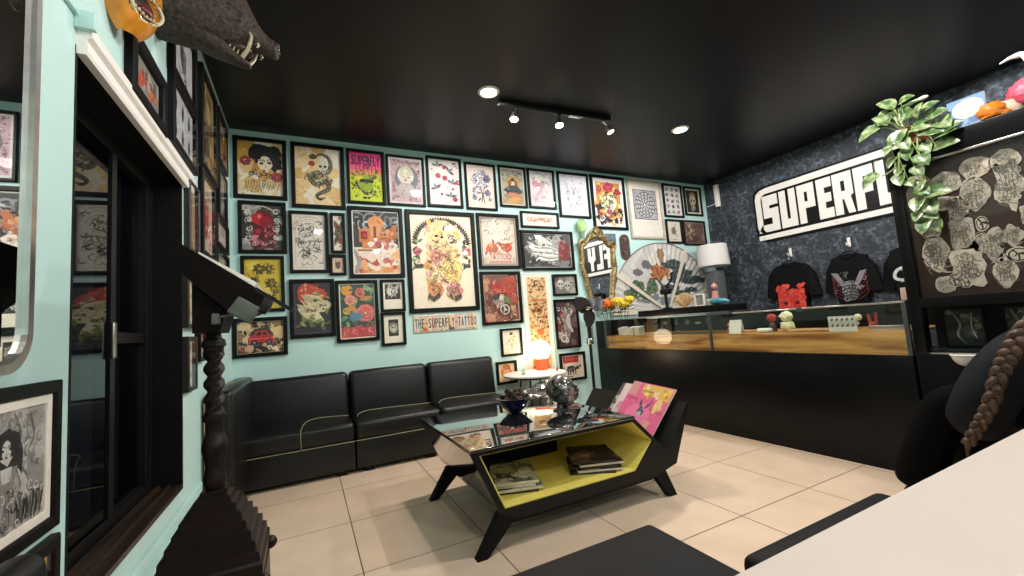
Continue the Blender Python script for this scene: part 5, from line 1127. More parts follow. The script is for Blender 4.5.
# ------------------------------------------------------------------ side table, glowing globe lamp, wire basket
STX, STY, STZ = 2.14, 3.90, .565
r = thing('side_table', 'round white side table with thin black legs between sofa and fan', 'side table', (STX, STY, 0))
m = MB(); m.lathe([(0,STZ-.02),(.325,STZ-.02),(.33,STZ-.014),(.33,STZ-.004),(.325,STZ),(0,STZ)], 40); m.build('table_top', M_white, r)
for a in (.7, 2.3, 3.9, 5.5): m = MB(); m.tube([(.15*math.cos(a), .15*math.sin(a), STZ-.02), (.22*math.cos(a), .22*math.sin(a), 0)], .009, 8); m.build('leg', M_blackmetal, r)
m = MB(); m.tube([(.2*math.cos(2*PI*i/24), .2*math.sin(2*PI*i/24), STZ-.045) for i in range(25)], .008, 8); m.build('ring', M_blackmetal, r)
r = thing('globe_lamp', 'glowing round lamp on an orange pot, standing on the white side table', 'lamp', (2.33, 4.06, STZ))
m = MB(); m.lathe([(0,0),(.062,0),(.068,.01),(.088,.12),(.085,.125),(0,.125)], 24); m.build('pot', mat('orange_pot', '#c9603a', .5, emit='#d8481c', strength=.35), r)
m = MB(); m.ball((0,0,.215), .108, 28, 20); m.build('globe', mat('glowing_globe', '#fff0d8', .5, emit='#ffe6c0', strength=6), r)
figurine('tiny black three-pronged ornament on the white side table', (1.99, 3.86, STZ), [('body', M_blackmetal, lambda m: (m.box(-.02,.02,-.008,.008,0,.008,.002), m.tube([(-.014,0,.005),(-.016,0,.05)], .003, 6), m.tube([(0,0,.005),(0,0,.065)], .003, 6), m.tube([(.014,0,.005),(.018,0,.045)], .003, 6)))], 'ornament', name='ornament')
r = thing('lighter', 'small red lighter on the white side table by the lamp', 'lighter', (2.36, 3.80, STZ)); m = MB(); m.box(-.008,.008,-.008,.008,0,.03,.003); m.build('body', M_red, r); m = MB(); m.box(-.007,.007,-.007,.007,.03,.04,.002); m.build('cap', M_chrome, r)
r = thing('wire_basket', 'crumpled silvery bundle in a wire basket under the side table', 'basket', (2.10, 3.55, 0))
m = MB()
for z_, q in ((.02,.17),(.15,.20),(.28,.22),(.38,.23)): m.tube([(q*math.cos(2*PI*i/24), q*.75*math.sin(2*PI*i/24), z_) for i in range(25)], .005, 6)
for i in range(16): a = 2*PI*i/16; m.tube([(.17*math.cos(a), .1275*math.sin(a), .02), (.23*math.cos(a), .1725*math.sin(a), .38)], .003, 5)
m.build('wire_frame', M_steel, r)
m = MB(); m.ball((0,0,.36), .24, 28, 20, (1.25,.6,.62), bumpy=.35, seed=3, freq=4); m.build('bundle', M_marble, r)

# ------------------------------------------------------------------ drum lamp in the far corner
r = thing('floor_lamp', 'lamp with a white drum shade on a grey column in the far right corner', 'lamp', (5.15, 3.93, 0))
m = MB(); m.lathe([(.200,1.69),(.210,1.69),(.192,1.985),(.182,1.985),(.200,1.69)], 36); m.build('shade', mat('white_lamp_shade', '#d9d6d2', .8, var=.02), r)
m = MB(); m.tube([(0,0,1.4),(0,0,1.9)], .02, 12); m.tube([(-.18,0,1.93),(.19,0,1.93)], .004, 6); m.build('stem', M_steel, r)
m = MB(); m.box(-.09,.09,-.09,.09,0,1.62,.01); m.box(-.16,.16,-.16,.16,0,.03,.006); m.build('column', mat('grey_column', '#54565a', .6), r)
m = MB(); m.ball((0,0,1.84), .035, 12, 10); m.build('bulb', M_white, r)
r = thing('wall_speaker', 'white slim box fixed high in the corner on the dark wallpaper', 'speaker', (RIGHT, 4.02, 2.76), -PI/2)
m = MB(); m.box(-.032,.032,-.06,-.01,-.165,.165,.008); m.build('body', M_white, r); m = MB(); m.box(-.02,.02,-.012,0,-.06,.06); m.tube([(-.05,-.03,-.1),(-.1,-.02,-.11),(-.2,-.012,-.11)], .005, 6); m.build('bracket', M_white, r)

# ------------------------------------------------------------------ gilt mirror on the back wall
GX, GZ = 3.37, 1.73
r = thing('gilt_mirror', 'ornate gilt cartouche mirror with a crested top above the orange flowers', 'mirror', (GX, BACK-.012, GZ)); r.rotation_euler = (0, 0, math.radians(2.6))
half = [(0,.40),(.07,.395),(.14,.36),(.19,.30),(.245,.27),(.26,.20),(.255,.08),(.262,-.02),(.225,-.12),(.215,-.2),(.19,-.30),(.175,-.38),(.11,-.43),(0,-.45)]
outl = [(x, z_) for x, z_ in half] + [(-x, z_) for x, z_ in half[-2:0:-1]]
P = catmull([(x, -.02, z_) for x, z_ in outl] + [(outl[0][0], -.02, outl[0][1])], 5)
m = MB(); Rg = random.Random(4)
rad = [.030+.010*noise.noise(p*22) for p in P]; m.tube(P, rad, 10, caps=False)
for i, p in enumerate(P[:-1]):
    if i % 2 == 0:
        d = Vector((p.x, 0, p.z)).normalized(); m.ball(p + d*.018, .02+.008*Rg.random(), 8, 6, (1,.8,1), bumpy=.4, seed=i, freq=4)
for s in (-1, 1):
    m.tube(catmull([(0,-.03,.43),(s*.05,-.035,.48),(s*.1,-.03,.44),(s*.12,-.03,.38),(s*.07,-.03,.36)], 5), [.016]*21, 8)
    m.tube(catmull([(s*.2,-.03,.30),(s*.27,-.035,.33),(s*.3,-.03,.28),(s*.27,-.03,.22)], 5), [.018]*16, 8)
    m.tube(catmull([(s*.1,-.03,-.40),(s*.16,-.035,-.45),(s*.1,-.03,-.48),(0,-.03,-.46)], 5), [.016]*16, 8)
m.ball((0,-.03,.47), .05, 14, 10, (1,.6,1.1), bumpy=.4, seed=2, freq=5); m.ball((0,-.03,-.46), .035, 12, 8, (1.2,.6,1), bumpy=.4, seed=6, freq=5)
m.build('gilt_frame', M_gold, r)
m = MB(); m.prism([(p.x*.97, p.z*.97) for p in P[:-1]], -.012, -.004); m.build('mirror_glass', M_mirror, r)

# small wall ornaments
r = thing('glass_float', 'pale green balloon-shaped glass ornament on the wall left of the gilt mirror', 'ornament', (3.14, BACK-.055, 2.21))
m = MB(); m.ball((0,0,.04), .075, 18, 14, (1,.6,1.15)); m.build('globe', mat('pale_green_glass', '#a9d08c', .15, var=.3, coat=.6), r)
m = MB(); m.lathe([(0,-.12),(.02,-.12),(.03,-.05),(0,-.045)], 12); m.build('basket', mat('sage_glaze', '#8da284', .35), r); m = MB(); m.tube([(0,0,.12),(0,.05,.14)], .003, 6); m.build('cord', M_frame, r)
r = thing('wall_plaque', 'small grey plaque just above the gilt mirror', 'plaque', (3.625, BACK, 2.125)); m = MB(); m.box(-.085,.085,-.012,0,-.055,.055,.004); m.build('plate', mat('grey_plate', '#5f6b78', .4, var=.4, scale=30), r)
m = MB(); m.box(-.045,.045,-.012,0,-.17,-.09,.004); m.build('tag', mat('grey_plate', '#5f6b78', .4), r)
r = thing('skate_deck', 'small brown painted deck with rounded ends hung right of the gilt mirror', 'skate deck', (3.845, BACK-.012, 2.005), 0)
m = MB(); m.prism(rrect(.155, .335, .07), -.012, .0); m.build('deck', mat('painted_brown_deck', '#4d3a34', .35, var=.7, scale=22), r)
m = MB()
for z_ in (-.09, .09): m.tube([(-.045,-.02,z_),(.045,-.02,z_)], .010, 8); m.box(-.02,.02,-.02,-.010,z_-.02,z_+.02)
m.build('trucks', M_steel, r)
# ------------------------------------------------------------------ big painted folding fan on the back wall
FX, FZ, FR = 4.50, 1.10, .97
r = thing('wall_fan', 'huge pale folding fan painted with dark pines and a crane on the back wall', 'folding fan', (FX, BACK-.004, FZ))
NP = 32; SUB = 5; a0, a1 = math.radians(2), math.radians(178); vs = []; fs = []; cs = []
pal = ['#d2cfca','#c6c4c0','#dcd8d2']
NR = 84
def fan_ink(x, z_):
    n = noise.noise(Vector((x*5, z_*5, 1.3))); n2 = noise.noise(Vector((x*11, z_*11, 7.1))); q = noise.noise(Vector((x*22, z_*22, 3)))
    def el(cx_, cz_, rx, rz): return ((x-cx_)/rx)**2 + ((z_-cz_)/rz)**2 + .9*n2 + .5*q
    for cx_, cz_, rx, rz in ((.22,.66,.2,.07),(.36,.54,.2,.06),(.55,.44,.25,.06),(.26,.44,.16,.06),(.10,.34,.16,.05),(.5,.30,.12,.04),(.3,.25,.2,.04)):
        if el(cx_, cz_, rx, rz) < 1.1: return '#2c3a3f' if q > -.1 else '#51635c'
    for cx_, cz_, rx, rz in ((-.52,.36,.12,.09),(-.6,.28,.16,.05),(-.4,.25,.14,.06),(-.25,.36,.1,.12)):
        if el(cx_, cz_, rx, rz) < 1.05: return '#3b5a44' if q > 0 else '#6a7a58'
    if el(-.1,.55,.17,.11) < .95: return '#b87a44' if q > -.1 else '#8a4c28'
    if el(-.02,.80,.09,.10) < .85: return '#9a7c58'
    if el(.07,.58,.08,.12) < .8: return '#c08a58'
    if el(-.3,.2,.3,.08) < .7 or el(.1,.16,.4,.07) < .7: return '#7d858a'
    if el(-.3,.66,.12,.07) < .7 or el(-.48,.55,.10,.06) < .7: return '#6d6a70'
    return pal[0] if n > .1 else (pal[1] if n < -.2 else pal[2])
for i in range(NP*2*SUB+1):
    a = a0 + (a1-a0)*i/(NP*2*SUB); fold = abs(((i/SUB) % 2)-1)
    for j in range(NR+1):
        k = FR*(.12 + .88*j/NR); vs.append((k*math.cos(a), -.006 - .016*fold*(j/NR), k*math.sin(a)))
for i in range(NP*2*SUB):
    for j in range(NR):
        q = [i*(NR+1)+j, i*(NR+1)+j+1, (i+1)*(NR+1)+j+1, (i+1)*(NR+1)+j]; fs.append(q)
        c = [sum(vs[t][k] for t in q)/4 for k in (0, 2)]; cs.append(lin(fan_ink(*c)))
me = bpy.data.meshes.new('leaf'); me.from_pydata(vs, [], fs); at = me.color_attributes.new('Ink', 'FLOAT_COLOR', 'CORNER')
for n_, d in enumerate(at.data): d.color = cs[n_//4] + (1,)
me.materials.append(INK); o = bpy.data.objects.new('leaf', me); COL.objects.link(o); o.parent = r
m = MB(); m.tube([(FR*math.cos(a0+(a1-a0)*i/48), -.02, FR*math.sin(a0+(a1-a0)*i/48)) for i in range(49)], .006, 6)
m.build('rim', mat('brown_rim', '#6d5a50', .5), r)
M_rib = mat('bone_rib', '#d2c8b8', .5, var=.06)
for a in (math.radians(148), math.radians(62), a0, a1):
    m = MB(); d = Vector((math.cos(a), 0, math.sin(a))); q = Vector((-d.z, 0, d.x)); p0, p1 = d*.08, d*(FR+.03)
    m.add([p0+q*.016+Vector((0,-.032,0)), p0-q*.016+Vector((0,-.032,0)), p1-q*.032+Vector((0,-.032,0)), p1+q*.032+Vector((0,-.032,0)), p0+q*.016+Vector((0,-.024,0)), p0-q*.016+Vector((0,-.024,0)), p1-q*.032+Vector((0,-.024,0)), p1+q*.032+Vector((0,-.024,0))], [(0,1,2,3),(7,6,5,4),(0,4,5,1),(1,5,6,2),(2,6,7,3),(3,7,4,0)]); m.build('rib', M_rib, r)

# ------------------------------------------------------------------ sign and shirts on the dark wallpaper
SGY, SGZ0 = 3.497, 1.93
r = thing('wall_sign', 'long black sign board with white block letters SUPERFLY on the dark wallpaper', 'sign', (RIGHT, SGY, SGZ0), -PI/2)
SL, SHt = 2.16, .735
m = MB(); pts = rrect(SL, SHt, .13); m.prism([(x+SL/2, z_+SHt/2) for x, z_ in pts], -.03, -.004); m.build('board', M_frame, r)
M_sign = mat('white_sign_vinyl', '#e9e4de', .5, var=.02)
def letter(name, polys):
    q = MB()
    for p in polys:
        q.prism([(x, z_) for x, z_ in p], -.038, -.029)
    q.build(name, M_sign, r)
Z0, Z1 = .122, .600       # letter band
def L(x, w, ps): return [[(x+u*w, Z0+v*(Z1-Z0)) for u, v in p] for p in ps]
st = .4
# outer stripe: top bar, rounded left bar that becomes the S
letter('stripe', [[(.19,.708),(2.0,.708),(2.07,.69),(2.10,.62),(2.10,.06),(2.04,.02),(2.02,.02),(2.02,.60),(1.99,.632),(.16,.632),(.115,.60),(.105,.56),(.105,.165),(.13,.128),(.14,.122),(.09,.122),(.045,.15),(.03,.2),(.03,.58),(.05,.65),(.10,.69)]])
letter('stripe', [[(.03,.085),(1.98,.085),(1.98,.022),(.03,.022)]])
SX = [.125, .345, .565, .785, .955, 1.165, 1.365, 1.575]
letter('letter', L(SX[0], .195, [[(0,1),(1,1),(1,.72),(.42,.72),(.42,.63),(1,.63),(1,0),(-.45,0),(-.18,.2),(.55,.2),(.55,.38),(0,.38)]]))   # S
letter('letter', L(SX[1], .195, [[(0,1),(.4,1),(.4,.22),(.6,.22),(.6,1),(1,1),(1,0),(0,0)]]))   # U
letter('letter', L(SX[2], .190, [[(0,0),(0,1),(.4,1),(.4,0)], [(.4,1),(1,1),(1,.38),(.4,.38),(.4,.55),(.6,.55),(.6,.8),(.4,.8)]]))   # P
letter('letter', L(SX[3], .155, [[(0,0),(0,1),(1,1),(1,.76),(.5,.76),(.5,.62),(.92,.62),(.92,.4),(.5,.4),(.5,.24),(1,.24),(1,0)]]))   # E
letter('letter', L(SX[4], .19, [[(0,0),(0,1),(.4,1),(.4,0)], [(.4,1),(1,1),(1,.45),(.85,.4),(1,.0),(.66,.0),(.5,.36),(.4,.36),(.4,.55),(.62,.55),(.62,.8),(.4,.8)]]))   # R
letter('letter', L(SX[5], .18, [[(0,0),(0,1),(1,1),(1,.76),(.45,.76),(.45,.6),(.9,.6),(.9,.38),(.45,.38),(.45,0)]]))   # F
letter('letter', L(SX[6], .185, [[(0,0),(0,1),(.42,1),(.42,.24),(1,.24),(1,0)]]))   # L
letter('letter', L(SX[7], .215, [[(0,1),(.4,1),(.4,.62),(.6,.62),(.6,1),(1,1),(1,.45),(.7,.36),(.7,0),(.3,0),(.3,.36),(0,.45)]]))   # Y
m = MB()
for x, z_ in ((.1,.665),(.95,.672),(1.8,.67),(.1,.05),(.95,.052),(1.8,.05)): m.tube([(x,-.039,z_),(x,-.029,z_)], .010, 8)
m.build('screws', M_steel, r)

def shirt(y, ztop, label, draw, w=.62, art=(0,.0,.3,.3), seed=1):
    """a black tee on a hanger; local x to the right, front towards the room"""
    r = thing('hanging_shirt', label, 't-shirt', (RIGHT-.075, y, ztop), -PI/2, 'black shirts on hangers under the sign')
    hw = w/2
    half = [(.07,.0),(.17,-.035),(hw-.09,-.075),(hw-.03,-.16),(hw,-.30),(hw+.02,-.42),(hw-.09,-.44),(hw-.12,-.32),(hw-.13,-.44),(hw-.13,-.72)]
    fr = [(x, z_) for x, z_ in half] + [(-x, z_) for x, z_ in half[::-1]]
    neckf = [(-.05,-.035),(0,-.055),(.05,-.035)]
    out = fr + neckf
    fl = [Vector((p[0], p[1], 0)) for p in out]
    # dense front and back sheets with folds
    bm = bmesh.new(); vs = [bm.verts.new((p[0], 0, p[1])) for p in out]; bm.faces.new(vs)
    bmesh.ops.triangulate(bm, faces=bm.faces[:]); bmesh.ops.subdivide_edges(bm, edges=bm.edges[:], cuts=3, use_grid_fill=True)
    ext = bmesh.ops.extrude_face_region(bm, geom=bm.faces[:]); 
    for q in ext['geom']:
        if isinstance(q, bmesh.types.BMVert): q.co.y += .03
    bmesh.ops.recalc_face_normals(bm, faces=bm.faces[:])
    for q in bm.verts:
        s_ = 1 if q.co.y < .015 else -1; edge = min(1, (hw+.02-abs(q.co.x))/.09)
        q.co.y += -s_*.022*max(0, edge)*min(1, -q.co.z/.08 + .1) + .008*math.sin(q.co.x*23 + q.co.z*5 + seed)*min(1, -q.co.z*4)
    m = MB(); m.bm(bm, True); m.build('fabric', mat('black_cotton', (.003,.003,.0035), .8, var=.3, scale=20, spec=.2), r)
    m = MB(); m.tube(catmull([(-.075,.0,.002),(-.045,-.012,-.03),(0,-.02,-.05),(.045,-.012,-.03),(.075,.0,.002)], 5), .008, 8); m.build('collar', mat('black_cotton', (.006,.006,.007), .8), r)
    ax, az, aw, ah = art
    if draw:
        a = Art(aw, ah, '#000000', seed); a.P = []; draw(a); p = a.build('print', r, -.038); p.location = (ax, 0, az)
    h = thing('coat_hanger', 'black coat hanger holding the ' + label.split(' hanging')[0], 'hanger', (RIGHT-.06, y, ztop), -PI/2, None)
    m = MB(); m.tube(catmull([(-hw+.14,0,-.075),(-.06,0,.012),(0,0,.03),(.06,0,.012),(hw-.14,0,-.075)], 5), .009, 8); m.build('bar', M_blackmetal, h)
    m = MB(); m.tube(catmull([(0,0,.03),(0,0,.07),(.012,.0,.09),(.0,.012,.105),(-.012,.02,.09)], 5), .004, 6); m.build('hook', M_chrome, h)
    k = thing('wall_hook', 'white wall hook above the ' + label.split(' hanging')[0], 'hook', (RIGHT, y, ztop+.13), -PI/2)
    m = MB(); m.box(-.016,.016,-.014,0,-.05,.06,.006); m.build('plate', M_white, k); m = MB(); m.tube(catmull([(0,-.012,-.02),(0,-.05,-.035),(0,-.065,-.02),(0,-.066,0)], 4), .006, 8); m.build('prong', M_white, k)
def p_red(a):
    a.rect(.05,.0,.95,.78,'#e03a30'); a.scat(40,.02,.0,.98,.98,.05,.1,['#e8483c','#d02c26','#f0604c'],'blob',lambda x,y: not(.38<x<.6 and y>.75))
    a.scat(34,.08,.05,.92,.85,.04,.08,['#8e1a18','#5a0f10','#f08070'],'curl')
    for x in (.3,.68): a.disc(x,.28,.09,'#c42a24'); a.disc(x,.28,.06,'#0c0808')
def p_grey(a):
    for s in (-1,1):
        a.poly([(.5+s*.1,.3),(.5+s*.48,.98),(.5+s*.3,.95),(.5+s*.12,.6)],'#8d8a90'); a.scat(12,min(.5,.5+s*.45),.4,max(.5,.5+s*.45),.95,.06,.1,['#b8b4ba','#5c5a60'],'line')
        for i in range(5): a.line([(.5+s*.2,.1+.1*i),(.5+s*.45,.3+.14*i),(.5+s*.4,.5+.1*i)],.014,'#7a1f24')
    a.blob(.5,.35,.28,'#5c5b60',.8); a.scat(24,.28,.05,.72,.62,.05,.09,['#c4c2c6','#1a191c','#8d8b90'],'curl')
    for i in range(5): a.line([(.3,.1+.1*i),(.5,.16+.1*i),(.7,.1+.1*i)],.03,'#141316',smooth=False)
def p_white(a): a.line([(.9,.95),(.3,.85),(.2,.6),(.7,.5)],.08,'#d6d4d2'); a.leaf(.7,.55,-1.6,.5,.12,'#cfccca'); a.scat(10,.2,.1,.9,.9,.05,.09,['#d8d6d4','#8d8b89'],'curl')
shirt(3.115, 1.60, 'black shirt with a red mask print hanging nearest the lamp', p_red, .60, (-.0,-.43,.36,.34), 1)
shirt(2.475, 1.595, 'black shirt with a grey winged print hanging in the middle', p_grey, .52, (.0,-.37,.36,.36), 2)
shirt(1.93, 1.585, 'black shirt with white strokes hanging half behind the glass cabinet', p_white, .52, (-.06,-.36,.26,.36), 3)
r = thing('card', 'pale pink card standing on the counter below the last shirt', 'card', (3.75, 1.36, 1.051), 0.2); m = MB(); m.prism([(-.02,0),(.03,0),(.004,.085),(-.004,.085)], -.05, .05); m.build('card', mat('pink_card', '#d9b8a4', .6), r)
# ------------------------------------------------------------------ tall glass cabinet at the near end of the counter
KY0, KY1 = -.25, 1.20
kx, ky = 3.55, .475
cab = thing('glass_cabinet', 'tall black cabinet with glazed front full of paper stencils', 'cabinet', (kx, ky, 0))
def K(x0,x1,y0,y1,z0,z1): return (x0-kx,x1-kx,y0-ky,y1-ky,z0,z1)
m = MB(); m.box(*K(3.25,3.85,KY0,KY1,0,.735),.003); m.build('base', M_cblack, cab)
m = MB(); m.box(*K(3.25,3.85,KY0,KY1,1.855,1.972),.004); m.build('top_board', M_cblack, cab)
m = MB(); m.box(*K(3.25,3.33,KY1-.055,KY1,.735,1.855),.003); m.box(*K(3.25,3.33,KY0,KY0+.055,.735,1.855),.003); m.box(*K(3.25,3.29,KY0+.055,KY1-.055,1.0,1.058),.002); m.box(*K(3.81,3.85,KY0,KY1,.735,1.855)); m.box(*K(3.25,3.28,.56,.60,.735,1.0),.002)
m.build('frame', M_cblack, cab)
m = MB(); m.box(*K(3.243,3.256,KY0,KY1-.15,1.838,1.852),.003); m.build('metal_strip', M_steel, cab)
m = MB(); m.box(*K(3.243,3.256,KY0,1.13,.730,.738),.002); m.build('metal_strip', M_steel, cab)
m = MB(); m.box(*K(3.300,3.312,KY0+.05,KY1-.05,1.058,1.855)); m.build('brown_backing', mat('dark_brown_backing', '#28170f', .5, var=.5, scale=3), cab)
m = MB(); m.box(*K(3.42,3.43,KY0+.05,KY1-.05,.735,1.0)); m.build('dark_backing', M_dark, cab)
m = MB(); m.box(*K(3.262,3.266,KY0+.05,KY1-.05,1.058,1.855)); m.build('pane', M_pane, cab)
m = MB(); m.box(*K(3.262,3.266,KY0+.05,KY1-.05,.738,1.0)); m.build('pane', M_caseglass, cab)
# stencils: irregular pale paper cut-outs pinned behind the pane  (Y centre, Z centre, width, height, kind)
ST = [(1.075,1.66,.13,.25,'blob'),(.965,1.70,.13,.13,'wide'),(.985,1.585,.12,.08,'wide'),(.935,1.545,.085,.14,'egg'),(.862,1.60,.115,.20,'pot'),(.845,1.745,.12,.12,'wide'),(1.06,1.47,.11,.15,'blob'),
      (.935,1.395,.10,.17,'sheet'),(1.055,1.30,.115,.22,'leaf'),(.935,1.215,.125,.22,'star'),(.838,1.315,.115,.18,'tri'),(.80,1.165,.085,.17,'urn'),(1.035,1.125,.09,.10,'tag'),(.995,1.145,.045,.075,'disc'),
      (.853,1.435,.05,.085,'disc'),(.735,1.62,.10,.24,'cow'),(.755,1.345,.075,.11,'fly'),(.745,1.245,.085,.08,'oval'),(.735,1.74,.11,.12,'wide'),(.955,1.125,.04,.06,'disc'),(.69,1.44,.05,.10,'sheet')]
names = {'blob':'ragged','wide':'wide','egg':'egg-shaped','pot':'pot-shaped','sheet':'square-cut','leaf':'leaf-shaped','star':'spiky square','tri':'triangular','urn':'urn-shaped','tag':'low curled','disc':'small round black-lined','cow':'long drooping','fly':'moth-shaped','oval':'black-striped oval'}
where = ['under the trailing plant','below the top board edge','under the wide top one','beside the hanging vine','beneath the far top corner','along the top','halfway down at the post','left of the black-lined round','at the cabinet post','in the lower middle','right of the round one','at the lower right','in the bottom corner by the post','low beside the spiky one','high beside the pot-shaped one','at the frame edge','beside the triangular one','above the urn-shaped one','near the top at the frame edge','at the foot of the spiky one','at the far edge by the moth']
for i, (y, z_, w_, h_, kd) in enumerate(ST):
    r = thing('paper_stencil', '%s pale paper stencil %s' % (names[kd], where[i]), 'stencil', (3.298, y, z_), -PI/2, 'paper stencils in the glass cabinet')
    Rn = random.Random(i*7+3); pts = []
    n = 26
    for k in range(n):
        a_ = 2*PI*k/n; c, s = math.cos(a_), math.sin(a_); q = 1 + .16*noise.noise(Vector((c*1.6+i*5, s*1.6, i)))+.06*noise.noise(Vector((c*5, s*5, i)))
        if kd in ('sheet','star'): q *= min(1/max(abs(c),.01), 1/max(abs(s),.01), 1.32)*(1+(.08*math.cos(7*a_) if kd == 'star' else 0))
        if kd == 'tri': q *= .9*(1+.35*math.cos(3*(a_-PI*.95)))
        if kd == 'leaf': q *= 1-.3*max(0, -s)*abs(c)*1.6
        if kd == 'urn': q *= 1+.1*math.cos(4*a_)
        if kd == 'pot': q *= 1-.25*max(0, -s)**2*abs(c)*2
        if kd == 'cow': q *= 1+.25*math.cos(5*a_+1)
        if kd == 'fly': q *= 1+.3*math.cos(4*a_)*.6
        pts.append((w_/2*q*c, h_/2*q*s))
    m = MB(); m.prism(pts, -.003, -.0005); dark = kd in ('disc','oval')
    m.build('paper', mat('stencil_paper_%d' % (i % 3), ['#b5aa9a','#a59c8e','#bfb1a0'][i % 3], .7, var=.22, scale=30), r)
    a = Art(w_, h_, '#000000', i+2); a.P = []; a.k = 0
    if dark:
        a.disc(.5,.5,.44,'#16130f',sx=w_/h_); a.disc(.5,.5,.36,'#bdb4a0',sx=w_/h_)
        for k in range(5): a.arc(.5+.04*k,.45-.06*k,.1+.07*k,.4,2.6,.07,'#16130f',w_/h_)
        a.line([(.5,.15),(.5,.5),(.3,.8)],.08,'#16130f')
    else:
        a.scat(34,.16,.16,.84,.84,.06,.14,['#7d7566','#6a6254','#8a8274','#c4baa8'],'curl'); a.scat(26,.2,.16,.8,.82,.08,.16,['#7a7264','#c8beac','#6a6254'],'line')
        for k in range(4): a.line([(.22+.16*k,.2),(.3+.12*k,.5),(.22+.17*k,.8)],.014,'#6a6254')
    a.build('drawing', r, -.0034)
# dark boards behind the lower pane
for i, (y, w_) in enumerate(((1.02,.17),(.80,.12),(.47,.14),(.22,.16))):
    r = thing('photo_board', ['dark photo board behind the low pane, at the cabinet post', 'dark photo board behind the low pane, above the white bowl', 'dark photo board behind the low pane past the middle bar', 'dark photo board behind the low pane at the far end of the cabinet'][i], 'photo', (3.40, y, .87), -PI/2, 'dark photo boards in the low glass case')
    m = MB(); m.box(-w_/2,w_/2,0,.012,-.12,.115,.002); m.build('board', M_dark, r)
    def d_dk(a): a.rect(0,0,1,1,'#1e1c1a'); a.scat(24,.05,.05,.95,.95,.05,.12,['#4a4740','#2c2a26','#77736a','#12110f']); a.line([(.2,.95),(.4,.6),(.3,.3),(.5,.05)],.05,'#8d897e',True); a.line([(.75,.9),(.7,.5),(.8,.2)],.04,'#a39f92',True)
    a = Art(w_*.9, .21, '#1e1c1a', i); d_dk(a); a.build('photo', r, -.001)
r = thing('wall_bowl', 'white half-round bowl hung at the cabinet ledge behind the seated person', 'bowl', (3.25, .985, .728), 0)
m = MB(); rings = []
for j in range(9):
    t = j/8*PI/2; rr_ = .062*math.cos(t) if j < 8 else .004; zz = -.062*math.sin(t)
    rings.append([( -max(0, math.cos(PI*k/12-PI/2))*rr_*.8, math.sin(PI*k/12-PI/2)*rr_*1.0, zz) for k in range(13)] + [(-.0, rr_*.9*(1-2*k/4), zz) for k in range(5)])
m.loft(rings); m.build('shell', M_white, r)
m = MB(); m.tube([(-.05*math.cos(PI*k/16-PI/2), .062*math.sin(PI*k/16-PI/2), 0) for k in range(17)], .006, 8); m.build('rim', M_white, r)

# ------------------------------------------------------------------ plant and clutter on top of the cabinet
TZ = 1.972
pl = thing('pothos_plant', 'trailing variegated pothos in a terracotta pot on top of the glass cabinet', 'plant', (3.40, 1.095, TZ))
m = MB(); m.lathe([(0,0),(.06,0),(.085,.10),(.092,.10),(.094,.125),(.084,.125),(.078,.1),(0,.098)], 24); m.build('pot', mat('terracotta', '#9a5a3c', .7, var=.2), pl)
def leaf_mat():
    mm = bpy.data.materials.new('variegated_leaf'); mm.use_nodes = True; nt = mm.node_tree; b = nt.nodes['Principled BSDF']
    tc = nt.nodes.new('ShaderNodeTexCoord'); n = nt.nodes.new('ShaderNodeTexNoise'); n.inputs['Scale'].default_value = 26; n.inputs['Detail'].default_value = 3
    r_ = nt.nodes.new('ShaderNodeValToRGB'); r_.color_ramp.elements[0].position = .42; r_.color_ramp.elements[1].position = .62
    r_.color_ramp.elements[0].color = lin('#3c5f2c') + (1,); r_.color_ramp.elements[1].color = lin('#98a678') + (1,)
    nt.links.new(tc.outputs['Object'], n.inputs['Vector']); nt.links.new(n.outputs['Fac'], r_.inputs['Fac']); nt.links.new(r_.outputs[0], b.inputs['Base Color']); b.inputs['Roughness'].default_value = .35
    return mm
M_leaf = leaf_mat(); M_vine = mat('vine_stem', '#8a9a5c', .5)
lv = MB(); vn = MB()
def add_leaf(p, d, up, size):
    """heart-shaped cupped leaf from stalk point p along d"""
    d = Vector(d).normalized(); up = Vector(up); sd = d.cross(up).normalized(); up = sd.cross(d).normalized(); vs = []; fs = []
    prof = [(-.12,.0),(-.06,.36),(.12,.49),(.38,.48),(.66,.37),(.88,.17),(1.0,.0)]
    for t, w_ in prof:
        for u in (-1, -.5, 0, .5, 1): vs.append(Vector(p) + d*size*(t + (-.06*(abs(u)) if t < 0 else 0)) + sd*size*w_*u + up*size*(.16*abs(u)**1.5*w_*2 - .22*t*t))
    fs = [(i*5+j, i*5+j+1, (i+1)*5+j+1, (i+1)*5+j) for i in range(6) for j in range(4)]
    lv.add(vs, fs, True)
Rn = random.Random(11)
